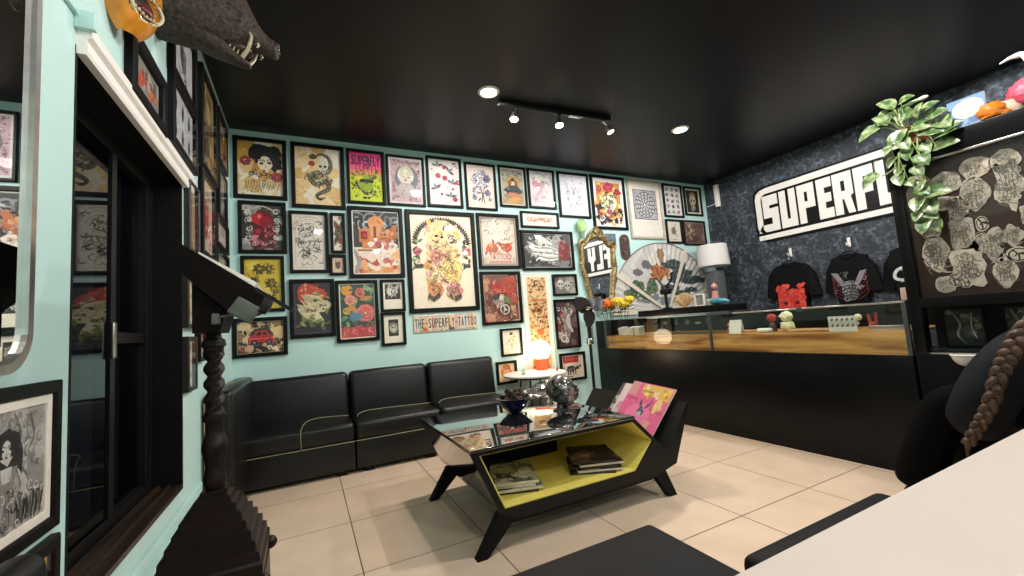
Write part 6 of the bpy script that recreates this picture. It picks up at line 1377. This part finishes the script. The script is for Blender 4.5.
# leaf positions measured along the cabinet front plane: (dx towards room, Y, Z, heading y, heading z, size)
LF = [(-.16,1.215,2.13,.85,-.35,.105),(-.14,1.165,2.155,.3,.3,.08),(-.05,1.15,2.20,-.2,.7,.05),(-.10,1.14,2.25,.4,.35,.085),(-.1,1.10,2.255,-.8,.15,.07),(-.1,1.175,2.235,.7,-.25,.05),(-.12,1.10,2.13,-.5,.25,.075),(-.14,1.05,2.06,-.6,-.15,.09),(-.15,1.10,2.06,.2,-.5,.085),(-.13,.985,2.09,-.7,.15,.095),(-.14,.935,2.05,-.4,-.45,.085),(-.15,1.0,2.02,-.7,-.3,.1),
      (-.17,1.155,1.985,.3,-.45,.07),(-.16,1.15,1.915,.4,-.5,.065),(-.17,1.10,2.0,-.3,-.55,.075),(-.16,.95,1.965,-.8,.1,.09),(-.17,.955,1.90,-.7,.05,.095),(-.16,.92,1.98,-.75,.3,.08),(-.17,1.035,1.885,-.3,-.5,.085),(-.19,1.24,1.835,.5,-.45,.10),(-.17,1.14,1.80,-.1,-.6,.075),(-.17,1.10,1.76,-.3,-.55,.06),(-.17,1.02,1.655,-.9,-.1,.10),(-.17,1.065,1.63,.1,-.5,.085),(-.17,1.03,1.60,-.3,-.6,.09),(-.17,1.05,1.50,.2,-.6,.085),(-.17,1.035,1.545,-.5,-.5,.07),(-.12,1.03,2.13,-.2,.4,.08),(-.08,1.08,2.16,.1,.5,.07),(-.13,1.13,2.06,.4,-.4,.075),(-.15,1.02,1.95,-.3,-.5,.075),(-.16,1.08,1.94,.1,-.6,.07),(-.16,1.12,1.85,.3,-.5,.065),(-.17,1.06,1.82,-.3,-.5,.07),(-.17,1.045,1.73,.2,-.6,.07),(-.17,1.06,1.69,-.5,-.4,.075),(-.17,1.02,1.49,-.2,-.6,.07),(-.1,1.19,2.17,.9,.1,.07),(-.12,1.0,2.15,-.8,.3,.075),(-.15,.97,2.0,-.6,-.4,.08),(-.17,1.07,1.56,.3,-.6,.065)]
for dx, y, z_, hy, hz, sz in LF:
    p = Vector((dx, y-1.095, z_-TZ)); add_leaf(p, (-.45+.5*Rn.random()*.6, hy, hz), (-.8, .1, .6), sz*1.0)
    q = Vector((-.06, .0 + p.y*.25, .10)) if p.z > -.05 else Vector((p.x, p.y*.85+.01, p.z+.09))
    vn.tube(catmull([q, (q+p)/2+Vector((-.02,0,.02)), p], 4), .0025, 5)
for pts in ([(-.03,0,.1),(-.13,.0,.1),(-.165,.015,-.02),(-.17,.06,-.12),(-.18,.12,-.15)], [(-.03,0,.1),(-.12,.0,.09),(-.17,.02,-.03),(-.17,.04,-.14),(-.17,.03,-.2),(-.17,-.02,-.25)], [(-.03,-.02,.1),(-.12,-.05,.08),(-.17,-.06,-.05),(-.17,-.065,-.2),(-.17,-.06,-.33),(-.17,-.055,-.46)], [(-.03,-.02,.1),(-.1,-.1,.12),(-.14,-.14,.07),(-.16,-.16,-.06)], [(-.03,0,.11),(-.1,.03,.15),(-.08,.05,.22),(-.08,.05,.26)]):
    vn.tube(catmull(pts, 6), .0042, 6)
lv.build('foliage', M_leaf, pl, fix=False); vn.build('vines', M_vine, pl)
r = thing('bird_ornament', 'white long-beaked ornament on a wire above the plant pot', 'ornament', (3.36, 1.13, TZ+.0))
m = MB(); m.tube(catmull([(-.0,.09,.235),(-.01,.045,.255),(0,0,.26),(0,-.05,.275),(0,-.1,.28)],4), [.022,.022,.02,.016,.012,.01,.01,.011,.012,.012,.012,.012,.012,.011,.01,.009,.007], 10); m.build('body', mat('pale_green_ornament', '#a9c48c', .4, var=.3), r)
m = MB(); m.ball((-.005,.10,.225), .022, 12, 10, (1,1.3,.8)); m.ball((0,-.11,.28), .014, 10, 8, (.8,2,.8)); m.build('tips', M_white, r)
m = MB(); m.tube([(0,.0,.002),(0,.01,.255)], .0035, 6); m.tube([(0,.0,.003),(.03,0,.003),(0,.03,.003),(-.03,0,.003)], .003, 6); m.build('wire', M_steel, r)
r = thing('picture_book', 'blue book cover with a white oval standing on the cabinet top', 'book', (3.33, .85, TZ), -PI/2)
r.rotation_euler = (math.radians(-8), 0, -PI/2)
def d_book(a):
    a.rect(0,0,1,1,'#6d94c0'); a.scat(16,0,0,1,.35,.05,.1,['#5580b4','#8fb0d4','#4a76b0']); a.disc(.54,.64,.30,'#d8d0ca',sx=1.12)
    for j in range(3): a.scrib(.34,.82-.12*j,.72,.9-.12*j,'#8d8a8a')
    a.line([(.22,.42),(.8,.5)],.012,'#b8a0a0',smooth=False); a.scrib(.1,.06,.9,.16,'#c8d8ec')
m = MB(); m.box(-.075,.075,0,.014,0,.19,.002); m.build('pages', mat('page_white', '#cfc5b4', .7), r); a = Art(.15,.19,'#7fa8d6',2); d_book(a); c = a.build('cover', r, -.0006); c.location = (0,0,.095)
figurine('orange knobbly gourd on the cabinet top beside the blue book', (3.32, .752, TZ), [('body', mat('orange_skin', '#d9781a', .45, var=.3, scale=25), lambda m: (m.ball((0,0,.05), .052, 18, 14, (.9,1.05,.95), bumpy=.3, seed=3, freq=4), m.ball((0,-.035,.022), .025, 12, 8, (1,1.4,.8), bumpy=.2)))], 'gourd', name='gourd')
r = thing('flamingo_ornament', 'pink and cream round ornament with a white beak-like plume at the frame edge', 'ornament', (3.38, .635, TZ))
m = MB(); m.ball((0,-.01,.10), .085, 24, 18, (.9,1,.95), bumpy=.18, seed=5, freq=4); m.build('body', mat('pink_red_ball', '#e05a72', .4, var=.4, scale=12), r)
m = MB(); m.ball((-.02,.06,.045), .05, 16, 12, (1,1.1,1.0), bumpy=.2, seed=2); m.ball((0,-.08,.045), .045, 14, 10); m.build('base', mat('cream_pink', '#e4c0a8', .5), r)
m = MB(); m.tube(catmull([(0,-.02,.17),(0,-.03,.25),(0,-.01,.305),(0,.03,.315),(0,.075,.305)],5), [.014+.006*math.sin(i*.3) if i < 12 else .016-.0016*(i-12) for i in range(21)], 10); m.build('plume', mat('pale_plume', '#cfd8d6', .5), r)

# ------------------------------------------------------------------ track light
r = thing('track_light', 'black ceiling track with four small spot heads next to a downlight', 'track light', (2.1, 3.02, CEIL))
d = Vector((2.64-1.56, 2.99-3.06, 0)); a_ = math.atan2(d.y, d.x); r.rotation_euler = (0,0,a_)
m = MB(); m.box(-.56,.58,-.018,.018,-.045,0,.003); m.build('rail', M_blackmetal, r)
m = MB(); m.box(.12,.26,-.02,.02,-.05,-.044,.002); m.box(-.58,-.555,-.015,.015,-.04,-.008,.002); m.build('feed', M_chrome, r)
M_bulb = mat('warm_bulb', (.9,.85,.7), .4, emit='#ffd9a0', strength=30)
for x, on, tl in ((-.40,1,-.35),(.02,1,-.15),(.50,0,.5)):
    h = MB(); h.box(x-.014,x+.014,-.014,.014,-.062,-.045,.003); h.tube([(x,0,-.06),(x+tl*.08,0,-.10)], .006, 8)
    p0 = Vector((x+tl*.08,0,-.09)); dd = Vector((tl*.6,-.25,-1)).normalized(); p1 = p0 + dd*.075
    h.tube([p0, p0+dd*.02, p0+dd*.05, p1], [.016,.022,.034,.038], 16); o = h.build('spot_head', M_steel if not on else M_blackmetal, r)
    q = MB(); q.tube([p1-dd*.004, p1+dd*.003], [.033,.033], 16); q.build('bulb', M_bulb if on else mat('pale_bulb', '#f0e6d8', .3, emit='#fff0dc', strength=2), o)
    if on:
        wp = r.matrix_basis @ (p1 + dd*.02)
        lamp('track_spot_lamp', 'SPOT', wp, 14, (1,.82,.6), .03, 110, (0.2, tl*-.5, 0))

# ------------------------------------------------------------------ boar head trophy and painted mask on the left wall
r = thing('boar_head_trophy', 'stuffed dark boar head with bared tusks mounted high on the left wall', 'trophy', (LEFT, 2.22, 2.655)); r.rotation_euler = (0, math.radians(11), math.radians(-4))
def ell(c, ry, rz, n=24, tilt=0, seed=0, fur=.0, drop=0):
    o = []
    for j in range(n):
        t = 2*PI*j/n; k = 1+fur*noise.noise(Vector((c[0]*30+seed, math.cos(t)*4, math.sin(t)*4)))
        dz = rz*math.sin(t)*k; o.append((c[0]+dz*math.tan(tilt), c[1]+ry*math.cos(t)*k, c[2]+dz))
    return o
sec = [((.0,0,.02),.15,.20,0),((.06,0,.025),.155,.205,.0),((.14,0,.02),.15,.195,.05),((.21,0,.01),.14,.18,.1),((.27,0,.0),.125,.160,.1),((.315,0,-.012),.108,.135,.12),((.355,0,-.03),.088,.100,.12),((.395,0,-.046),.066,.068,.1),((.43,0,-.060),.052,.050,.06),((.462,0,-.071),.044,.041,0),((.485,0,-.077),.043,.041,-.1),((.492,0,-.079),.030,.028,-.1)]
rings = [ell(c, ry, rz, 32, tl, i, .07 if i < 8 else .02) for i, (c, ry, rz, tl) in enumerate(sec)]
m = MB(); m.loft(rings)
def fur_mat():
    mm = mat('boar_hide', (.040,.025,.019), .65, var=.8, scale=60, bump=.9); return mm
hd = m.build('head', fur_mat(), r)
m = MB(); rings = [ell(c, ry, rz, 20, 0, i+40, .05) for i, (c, ry, rz) in enumerate([((.18,0,-.115),.085,.06),((.25,0,-.140),.072,.052),((.30,0,-.160),.056,.040),((.345,0,-.178),.042,.026),((.385,0,-.190),.032,.018),((.405,0,-.193),.016,.009)])]
m.loft(rings); m.build('lower_jaw', fur_mat(), r)
m = MB(); m.ball((.34,0,-.125), .052, 14, 10, (1.35,.8,.75)); m.build('mouth', mat('dark_red_mouth', (.03,.008,.007), .4), r)
for s in (-1, 1):
    m = MB()
    m.tube(catmull([(.375,s*.034,-.180),(.395,s*.052,-.140),(.40,s*.062,-.085),(.385,s*.06,-.06)],4), [.009,.009,.009,.009,.008,.008,.008,.007,.007,.006,.005,.004,.002], 8)
    m.tube(catmull([(.42,s*.034,-.085),(.43,s*.044,-.105),(.425,s*.048,-.12)],4), [.006]*5+[.005,.004,.003,.002], 8)
    m.build('tusk', mat('old_ivory', '#b8a88a', .35, var=.2), r); m = MB()
    for k in range(5):
        for q_ in ([(.30+.018*k,s*.037,-.150-.007*k),(.303+.018*k,s*.038,-.128-.007*k)], [(.34+.018*k,s*.037,-.083),(.342+.018*k,s*.037,-.100)]): t_ = MB(); t_.tube(q_, [.005,.002], 6); t_.build('tooth', mat('old_ivory', '#b8a88a', .35), hd)
for s in (-1, 1): m = MB(); m.ball((.292,s*.108,.050), .017, 12, 10); m.build('eye', mat('black_glass_eye', (.004,.004,.004), .05, coat=1), hd); m = MB(); m.tube([(.292+.022*math.cos(k*PI/8), s*(.112-.004*abs(math.cos(k*PI/8))), .050+.016*math.sin(k*PI/8)) for k in range(17)], .005, 6); m.build('eyelid', mat('boar_snout', (.05,.035,.03), .35, var=.4), hd)
m = MB(); m.lathe([(0,0),(.036,0),(.040,.012),(.036,.02),(0,.022)], 18, M=Matrix.Translation((.482,0,-.078)) @ Matrix.Rotation(PI/2, 4, 'Y'))
for s in (-1, 1): m.ball((.503,s*.015,-.076), .008, 8, 6)
m.build('snout', mat('boar_snout', (.05,.035,.03), .35, var=.4), hd)
for s in (-1, 1):
    m = MB(); rings = []
    for i in range(7):
        t = i/6; c = Vector((.16-.03*t, s*(.12+.05*t), .16+.15*t)); w_ = .055*math.sin(PI*(.15+.85*(1-t)*.9))+.004
        rings.append([(c.x+w_*math.cos(2*PI*k/12), c.y+s*.012*math.sin(2*PI*k/12)+.0, c.z+w_*.25*math.sin(2*PI*k/12)) for k in range(12)])
    m.loft(rings); m.build('ear', fur_mat(), hd)
m = MB(); Rf = random.Random(2)
for i in range(420):
    k = Rf.randrange(1, 7); c, ry, rz, tl = sec[k]; t = Rf.uniform(-.2, PI+.2); p = Vector((c[0], c[1]+ry*.97*math.cos(t), c[2]+rz*.97*math.sin(t))); nn = Vector((0, math.cos(t), math.sin(t)))
    L_ = Rf.uniform(.02, .05)*(1.5 if abs(t-PI/2) < .5 else 1); q = p + (nn*.5 + Vector((-.55, Rf.uniform(-.2,.2), Rf.uniform(-.2,.2))))*L_
    m.tube([p, (p+q)/2+nn*.006, q], [.0016,.0012,.0003], 4, caps=False)
m.build('bristles', mat('boar_bristle', (.03,.02,.016), .6, var=.5), hd)['kind'] = 'stuff'
m = MB(); m.lathe([(0,-.03),(.17,-.03),(.18,-.02),(.18,-.0),(0,0)], 32, M=Matrix.Translation((0,0,.02)) @ Matrix.Rotation(PI/2, 4, 'Y') @ Matrix.Scale(1.25, 4, (1,0,0))); m.build('plaque', M_wood, r)

r = thing('wall_mask', 'orange painted mask with a gaping toothed mouth beside the boar head', 'mask', (LEFT+.03, 1.775, 2.325), PI/2-.45); r.scale = (.72, .8, .8)
# local: x to the right, -y out of the wall
m = MB(); vs = []; fs = []; NU, NV = 28, 22
for i in range(NV+1):
    v = -1+2*i/NV
    for j in range(NU+1):
        u = -1+2*j/NU; w_ = .15*math.sqrt(max(0, 1-(v*.93)**2))*(1-.12*max(0,-v)); x = u*w_; k = math.sqrt(max(0, 1-u*u))
        dep = .11*k*math.sqrt(max(0, 1-(v*.95)**2))
        mouth = ((x)/.085)**2 + ((v*.2+.065)/.065)**2
        dep -= .06*max(0, 1-mouth)**.5 if mouth < 1 else 0
        eye = min(((x-.06)/.035)**2, ((x+.06)/.035)**2) + ((v*.2-.075)/.028)**2; dep += .02*max(0, 1-eye)
        nose = (x/.03)**2 + ((v*.2-.02)/.03)**2; dep += .03*max(0, 1-nose)
        vs.append((x, -dep-.004, v*.2))
fs = [(i*(NU+1)+j, i*(NU+1)+j+1, (i+1)*(NU+1)+j+1, (i+1)*(NU+1)+j) for i in range(NV) for j in range(NU)]
m.add(vs, fs, True); fc = m.build('face', mat('orange_lacquer', '#c9801c', .25, var=.4, scale=8, coat=.5), r)
m = MB(); m.ball((0,-.062,-.065), .07, 18, 12, (1.08,.25,.82)); m.build('mouth', mat('dark_red_mouth', (.03,.008,.007), .4), r)
m = MB(); m.tube([(.088*math.cos(2*PI*k/32), -.085-.01*math.cos(4*PI*k/32), -.065+.068*math.sin(2*PI*k/32)) for k in range(33)], .007, 8); m.build('lips', mat('cream_lip', '#cdbf9c', .4), r)
for k in range(-3, 4):
    for q_ in ([(k*.02,-.088,-.008-.003*abs(k)),(k*.02,-.092,-.032+.003*abs(k))], [(k*.02,-.088,-.122+.003*abs(k)),(k*.02,-.092,-.102)]): m = MB(); m.tube(q_, [.009,.004], 8); m.build('tooth', mat('old_ivory', '#b8a88a', .35), fc)
m = MB(); m.ball((0,-.085,-.095), .035, 14, 10, (1.1,.6,.6)); m.build('tongue', mat('maroon_tongue', '#5a1420', .35), fc)
for s in (-1, 1): m = MB(); m.ball((s*.06,-.092,.075), .024, 14, 10, (1.2,.6,.9)); m.build('eye', mat('yellow_eye', '#d8a83c', .2), fc)
m = MB()
for s in (-1, 1): m.ball((s*.06,-.107,.075), .010, 10, 8); m.tube(catmull([(s*.02,-.1,.1),(s*.06,-.105,.125),(s*.11,-.08,.11)],4), [.012]*9, 8)
m.build('brows', M_frame, fc)
# license-plate style lettering strip
r = thing('lettering_plate', 'long pieced licence-plate strip reading THE-SUPERFLY-TATTOO under the largest print', 'plate', (1.326, BACK, 1.156), 0)
m = MB(); m.box(-.345,.345,-.012,0,-.088,.088,.003); m.build('plate', M_steel, r)
a = Art(.685, .17, '#d8c9b0', 9); cols = ['#e0d2ba','#d6b89a','#cfc8bc','#dfc6a0','#d9a890','#c4cdd0','#e4d8c0']
wd = [.055]*19; txt = 'THE-SUPERFLY-TATTOO'; n = len(txt)
for i, ch in enumerate(txt):
    x0 = .01+.98*i/n; x1 = .01+.98*(i+1)/n; a.rect(x0, .03+.02*(i % 3), x1, .97-.02*((i*2) % 3), cols[(i*5) % 7])
    a.scat(2, x0, .03, x1, .12, .02, .05, ['#c85a34','#6a7a8a','#b08a4c','#8d8478'], 'blob'); a.scat(1, x0, .90, x1, .97, .02, .04, ['#b84a34','#8d6a44','#4a5a6c'], 'blob')
    if ch == '-': a.rect(x0+.012, .46, x1-.012, .54, '#5a2a20')
    else:
        for dx in (-.003, 0, .003): a.text(ch, x0+.008+dx, .22, x1-.008+dx, .80, ['#4a2018','#2c2420','#5a2a20','#3a3026'][i % 4])
a.rect(.13,.05,.2,.24,'#d8622c'); a.rect(.53,.04,.62,.2,'#33507a'); a.build('print', r, -.0125, dz=2e-5)
# ------------------------------------------------------------------ seated person at the right edge, facing the back wall, braid over the shoulder
PX = 2.98
per = thing('person', 'person in a dark jacket and black trousers seated sideways, long brown braid over the shoulder', 'person', (PX, .58, 0))
def P3(x, y, z_): return Vector((x-PX, y-.58, z_))
J = {'pelvis':(P3(PX,.50,.52),(.15,.12)),'waist':(P3(PX,.50,.66),(.125,.10)),'chest':(P3(PX,.54,.80),(.14,.105)),'upper':(P3(PX,.575,.885),(.115,.085)),'neck':(P3(PX,.555,.97),.052),'head0':(P3(PX,.545,1.03),.06),
     'clL':(P3(PX-.09,.60,.885),.075),'shL':(P3(PX-.165,.625,.845),.072),'elL':(P3(PX-.19,.80,.56),.052),'wrL':(P3(PX-.08,.73,.625),.030),'haL':(P3(PX-.06,.77,.625),.026),
     'clR':(P3(PX+.09,.60,.885),.075),'shR':(P3(PX+.165,.625,.845),.072),'elR':(P3(PX+.19,.80,.56),.052),'wrR':(P3(PX+.08,.73,.625),.030),'haR':(P3(PX+.06,.77,.625),.026)}
K2 = [('pelvis','waist'),('waist','chest'),('chest','upper'),('upper','neck'),('neck','head0'),('upper','clL'),('clL','shL'),('shL','elL'),('elL','wrL'),('wrL','haL'),('upper','clR'),('clR','shR'),('shR','elR'),('elR','wrR'),('wrR','haR')]
for s, n_ in ((-1,'L'),(1,'R')):
    J['hip'+n_] = (P3(PX+s*.09,.54,.515),.095); J['mid'+n_] = (P3(PX+s*.095,.76,.54),.082); J['kn'+n_] = (P3(PX+s*.10,.985,.54),.064); J['sh'+n_+'2'] = (P3(PX+s*.10,1.06,.32),.054); J['an'+n_] = (P3(PX+s*.10,1.12,.10),.038); J['fo'+n_] = (P3(PX+s*.105,1.15,.045),.030)
    K2 += [('pelvis','hip'+n_),('hip'+n_,'mid'+n_),('mid'+n_,'kn'+n_),('kn'+n_,'sh'+n_+'2'),('sh'+n_+'2','an'+n_),('an'+n_,'fo'+n_)]
M_skin = mat('skin', '#c99a80', .5, var=.08)
body = skinned('body', (J, K2), M_skin, per)
# head: one lofted surface with brow, nose, mouth and chin, facing +Y
hc = P3(PX+.01, .525, 1.09); m = MB(); rings = []
for i in range(21):
    v = -1+2*i/20; zz = .125*v; w0 = math.sqrt(max(.0004, 1-v*v)); ring_ = []
    for j in range(28):
        t = 2*PI*j/28; c, s = math.cos(t), math.sin(t)     # s = +1 is the face side
        rx = .076*w0**.75*(1-.16*max(0,-v)); ry = .098*w0**.8
        y = ry*s
        if s > 0:
            y += .022*max(0, 1-(c/.16)**2)*max(0, 1-((v+.16)/.2)**2) + .006*max(0,1-((v-.25)/.12)**2) - .010*max(0, 1-((abs(c)-.38)/.2)**2)*max(0, 1-((v-.06)/.12)**2)
            y += .007*max(0, 1-(c/.35)**2)*max(0, 1-((v+.45)/.09)**2) + .012*max(0, 1-(c/.4)**2)*max(0, 1-((v+.82)/.16)**2)
        ring_.append((hc.x+rx*c, hc.y+y, hc.z+zz))
    rings.append(ring_)
m.loft(rings)
for s in (-1, 1): m.ball((hc.x+s*.076, hc.y-.01, hc.z-.01), .026, 12, 8, (.35,.7,1.15))
hd = m.build('head', M_skin, per)
m = MB()
for s in (-1, 1): m.ball((hc.x+s*.030, hc.y+.086, hc.z+.008), .011, 12, 8)
m.build('eyes', mat('eye_white', '#e8e4de', .2), hd)
m = MB()
for s in (-1, 1): m.ball((hc.x+s*.030, hc.y+.0945, hc.z+.008), .005, 10, 6)
m.build('pupils', mat('dark_pupil', (.01,.008,.006), .2), hd)
m = MB(); m.tube(catmull([(hc.x-.024,hc.y+.094,hc.z-.057),(hc.x,hc.y+.102,hc.z-.056),(hc.x+.024,hc.y+.094,hc.z-.057)],4), [.003,.004,.005,.006,.006,.006,.005,.004,.003], 8); m.build('lips', mat('lip', '#a8625a', .5), hd)
M_hair = mat('brown_hair', (.060,.030,.018), .45, var=.7, scale=50, bump=.4)
m = MB(); rings = []
for i in range(15):
    v = -.62+1.62*i/14; v = min(v, .999); zz = .135*v; w0 = math.sqrt(max(.0004, 1-v*v)); ring_ = []
    for j in range(28):
        t = 2*PI*j/28; c, s = math.cos(t), math.sin(t); ry = .108*w0**.8
        y = ry*s; lim = -.015+.10*max(0, (v-.35)/.65)
        if s > 0 and y > lim: y = min(y, lim) if v < .55 else y
        ring_.append((hc.x+.086*w0**.75*c, hc.y-.006+y, hc.z+zz+.004))
    rings.append(ring_)
m.loft(rings); hr = m.build('hair', M_hair, per)
# braid: three interwoven strands running from the nape over the left shoulder and down the arm
path = catmull([P3(2.90,.50,1.06), P3(2.78,.56,.985), P3(2.66,.622,.895), P3(2.635,.665,.81), P3(2.632,.705,.72), P3(2.63,.752,.58), P3(2.628,.795,.488), P3(2.63,.84,.40)], 14)
br = MB(); n_ = len(path)
for s in range(3):
    pts = []; rad = []
    for i, p in enumerate(path):
        t = i/(n_-1); d = (path[min(i+1, n_-1)]-path[max(i-1, 0)]).normalized(); sd = d.cross(Vector((-1,0,0))); sd = sd.normalized() if sd.length > .1 else Vector((0,1,0)); up = sd.cross(d)
        ph = 2*PI*(t*5.6) + s*2*PI/3; k = 1-.45*t
        pts.append(p + sd*(.024*k*math.sin(ph)) + up*(.016*k*math.sin(2*ph))); rad.append(.0215*k*(1+.1*math.cos(2*ph)))
    br.tube(pts, rad, 10)
br.tube([path[-1], path[-1]+Vector((0,.01,-.06))], [.012,.003], 8); br.tube([path[-1]+Vector((0,0,.012)), path[-1]+Vector((0,0,-.006))], .0145, 10)
br.build('braid', M_hair, hr)
# jacket: torso, sleeves and skirt as one surface, a little larger than the body
JJ = {'hem':(P3(PX,.50,.50),(.205,.165)),'waist':(P3(PX,.505,.64),(.165,.135)),'chest':(P3(PX,.545,.79),(.17,.13)),'upper':(P3(PX,.575,.872),(.135,.10)),'col':(P3(PX,.59,.935),(.07,.062)),
      'clL':(P3(PX-.09,.60,.868),.098),'shL':(P3(PX-.18,.655,.81),.118),'maL':(P3(PX-.215,.765,.665),.115),'elL':(P3(PX-.215,.865,.435),.112),'foL':(P3(PX-.15,.82,.54),.080),'wrL':(P3(PX-.085,.745,.625),.040),
      'clR':(P3(PX+.08,.60,.868),.098),'shR':(P3(PX+.165,.635,.825),.095),'maR':(P3(PX+.19,.735,.665),.08),'elR':(P3(PX+.19,.80,.55),.074),'foR':(P3(PX+.15,.83,.59),.058),'wrR':(P3(PX+.085,.745,.625),.040)}
KJ = [('hem','waist'),('waist','chest'),('chest','upper'),('upper','col'),('upper','clL'),('clL','shL'),('shL','maL'),('maL','elL'),('elL','foL'),('foL','wrL'),('upper','clR'),('clR','shR'),('shR','maR'),('maR','elR'),('elR','foR'),('foR','wrR')]
M_jacket = mat('dark_navy_jacket', (.0065,.0078,.011), .75, var=.35, scale=14, bump=.35, spec=.2)
skinned('jacket', (JJ, KJ), M_jacket, per)
TR = {'pelvis':(P3(PX,.50,.515),(.165,.125))}; KT = []
for s, q in ((-1,'L'),(1,'R')):
    TR['hip'+q] = (P3(PX+s*.09,.55,.515),.105); TR['mid'+q] = (P3(PX+s*.095,.78,.535),.092); TR['kn'+q] = (P3(PX+s*.10,.975,.54),.098); TR['ca'+q] = (P3(PX+s*.10,1.095,.30),.082); TR['an'+q] = (P3(PX+s*.10,1.175,.055),.085)
    KT += [('pelvis','hip'+q),('hip'+q,'mid'+q),('mid'+q,'kn'+q),('kn'+q,'ca'+q),('ca'+q,'an'+q)]
M_trouser = mat('black_trousers', (.0022,.0022,.0026), .9, var=.3, scale=30, spec=.1)
skinned('trousers', (TR, KT), M_trouser, per)
for s in (-1, 1):
    m = MB(); rings = []
    for k, (y, w_, h_) in enumerate(((1.00,.030,.05),(1.03,.038,.062),(1.07,.040,.062),(1.11,.043,.052),(1.16,.042,.040),(1.19,.030,.028),(1.198,.012,.014))):
        rings.append([(P3(PX+s*.103,y,0)+Vector((w_*math.cos(2*PI*j/16), 0, max(.001, h_/1.0+h_*math.sin(2*PI*j/16)))))[:] for j in range(16)])
    m.loft(rings); m.build('shoe', M_trouser, per)
for s in (-1, 1):
    base = P3(PX+s*.05, .78, .625)
    fl = [.055,.070,.076,.070]; 
    HJ = {'palm0':(base+Vector((s*.008,-.035,0)),(.026,.013)),'palm1':(base+Vector((-s*.004,.02,.003)),(.032,.012))}; HK = [('palm0','palm1')]
    hand = MB()
    for f in range(4):
        o = base + Vector((s*(.027-.018*f), .04, .006)); l = fl[f] if s < 0 else fl[f]
        pts = [o, o+Vector((0,l*.42,.004)), o+Vector((0,l*.74,-.010)), o+Vector((-s*.002,l*.92,-.030))]
        hand.tube(catmull(pts, 4), [.0088]*5+[.0082]*4+[.0074]*3+[.005], 8)
    o = base + Vector((-s*.026,-.018,0)); hand.tube(catmull([o, o+Vector((-s*.02,.018,-.002)), o+Vector((-s*.024,.042,-.008)), o+Vector((-s*.018,.060,-.016))], 4), [.012]*5+[.010]*4+[.009]*3+[.006], 8)
    hand.ball(base+Vector((0,-.0,.0)), .04, 14, 10, (.98,1.25,.42))
    hand.build('hand', M_skin, per)
st = thing('stool', 'black upholstered stool under the seated person', 'stool', (PX, .46, 0))
m = MB(); cushion(m, -.2, .2, -.2, .22, .31, .385, .03); m.build('seat', M_leather, st)
for sx in (-1, 1):
    for sy in (-1, 1): m = MB(); m.tube([(sx*.15,sy*.15,.32),(sx*.18,sy*.18,0)], [.016,.012], 10); m.build('leg', M_blackmetal, st)
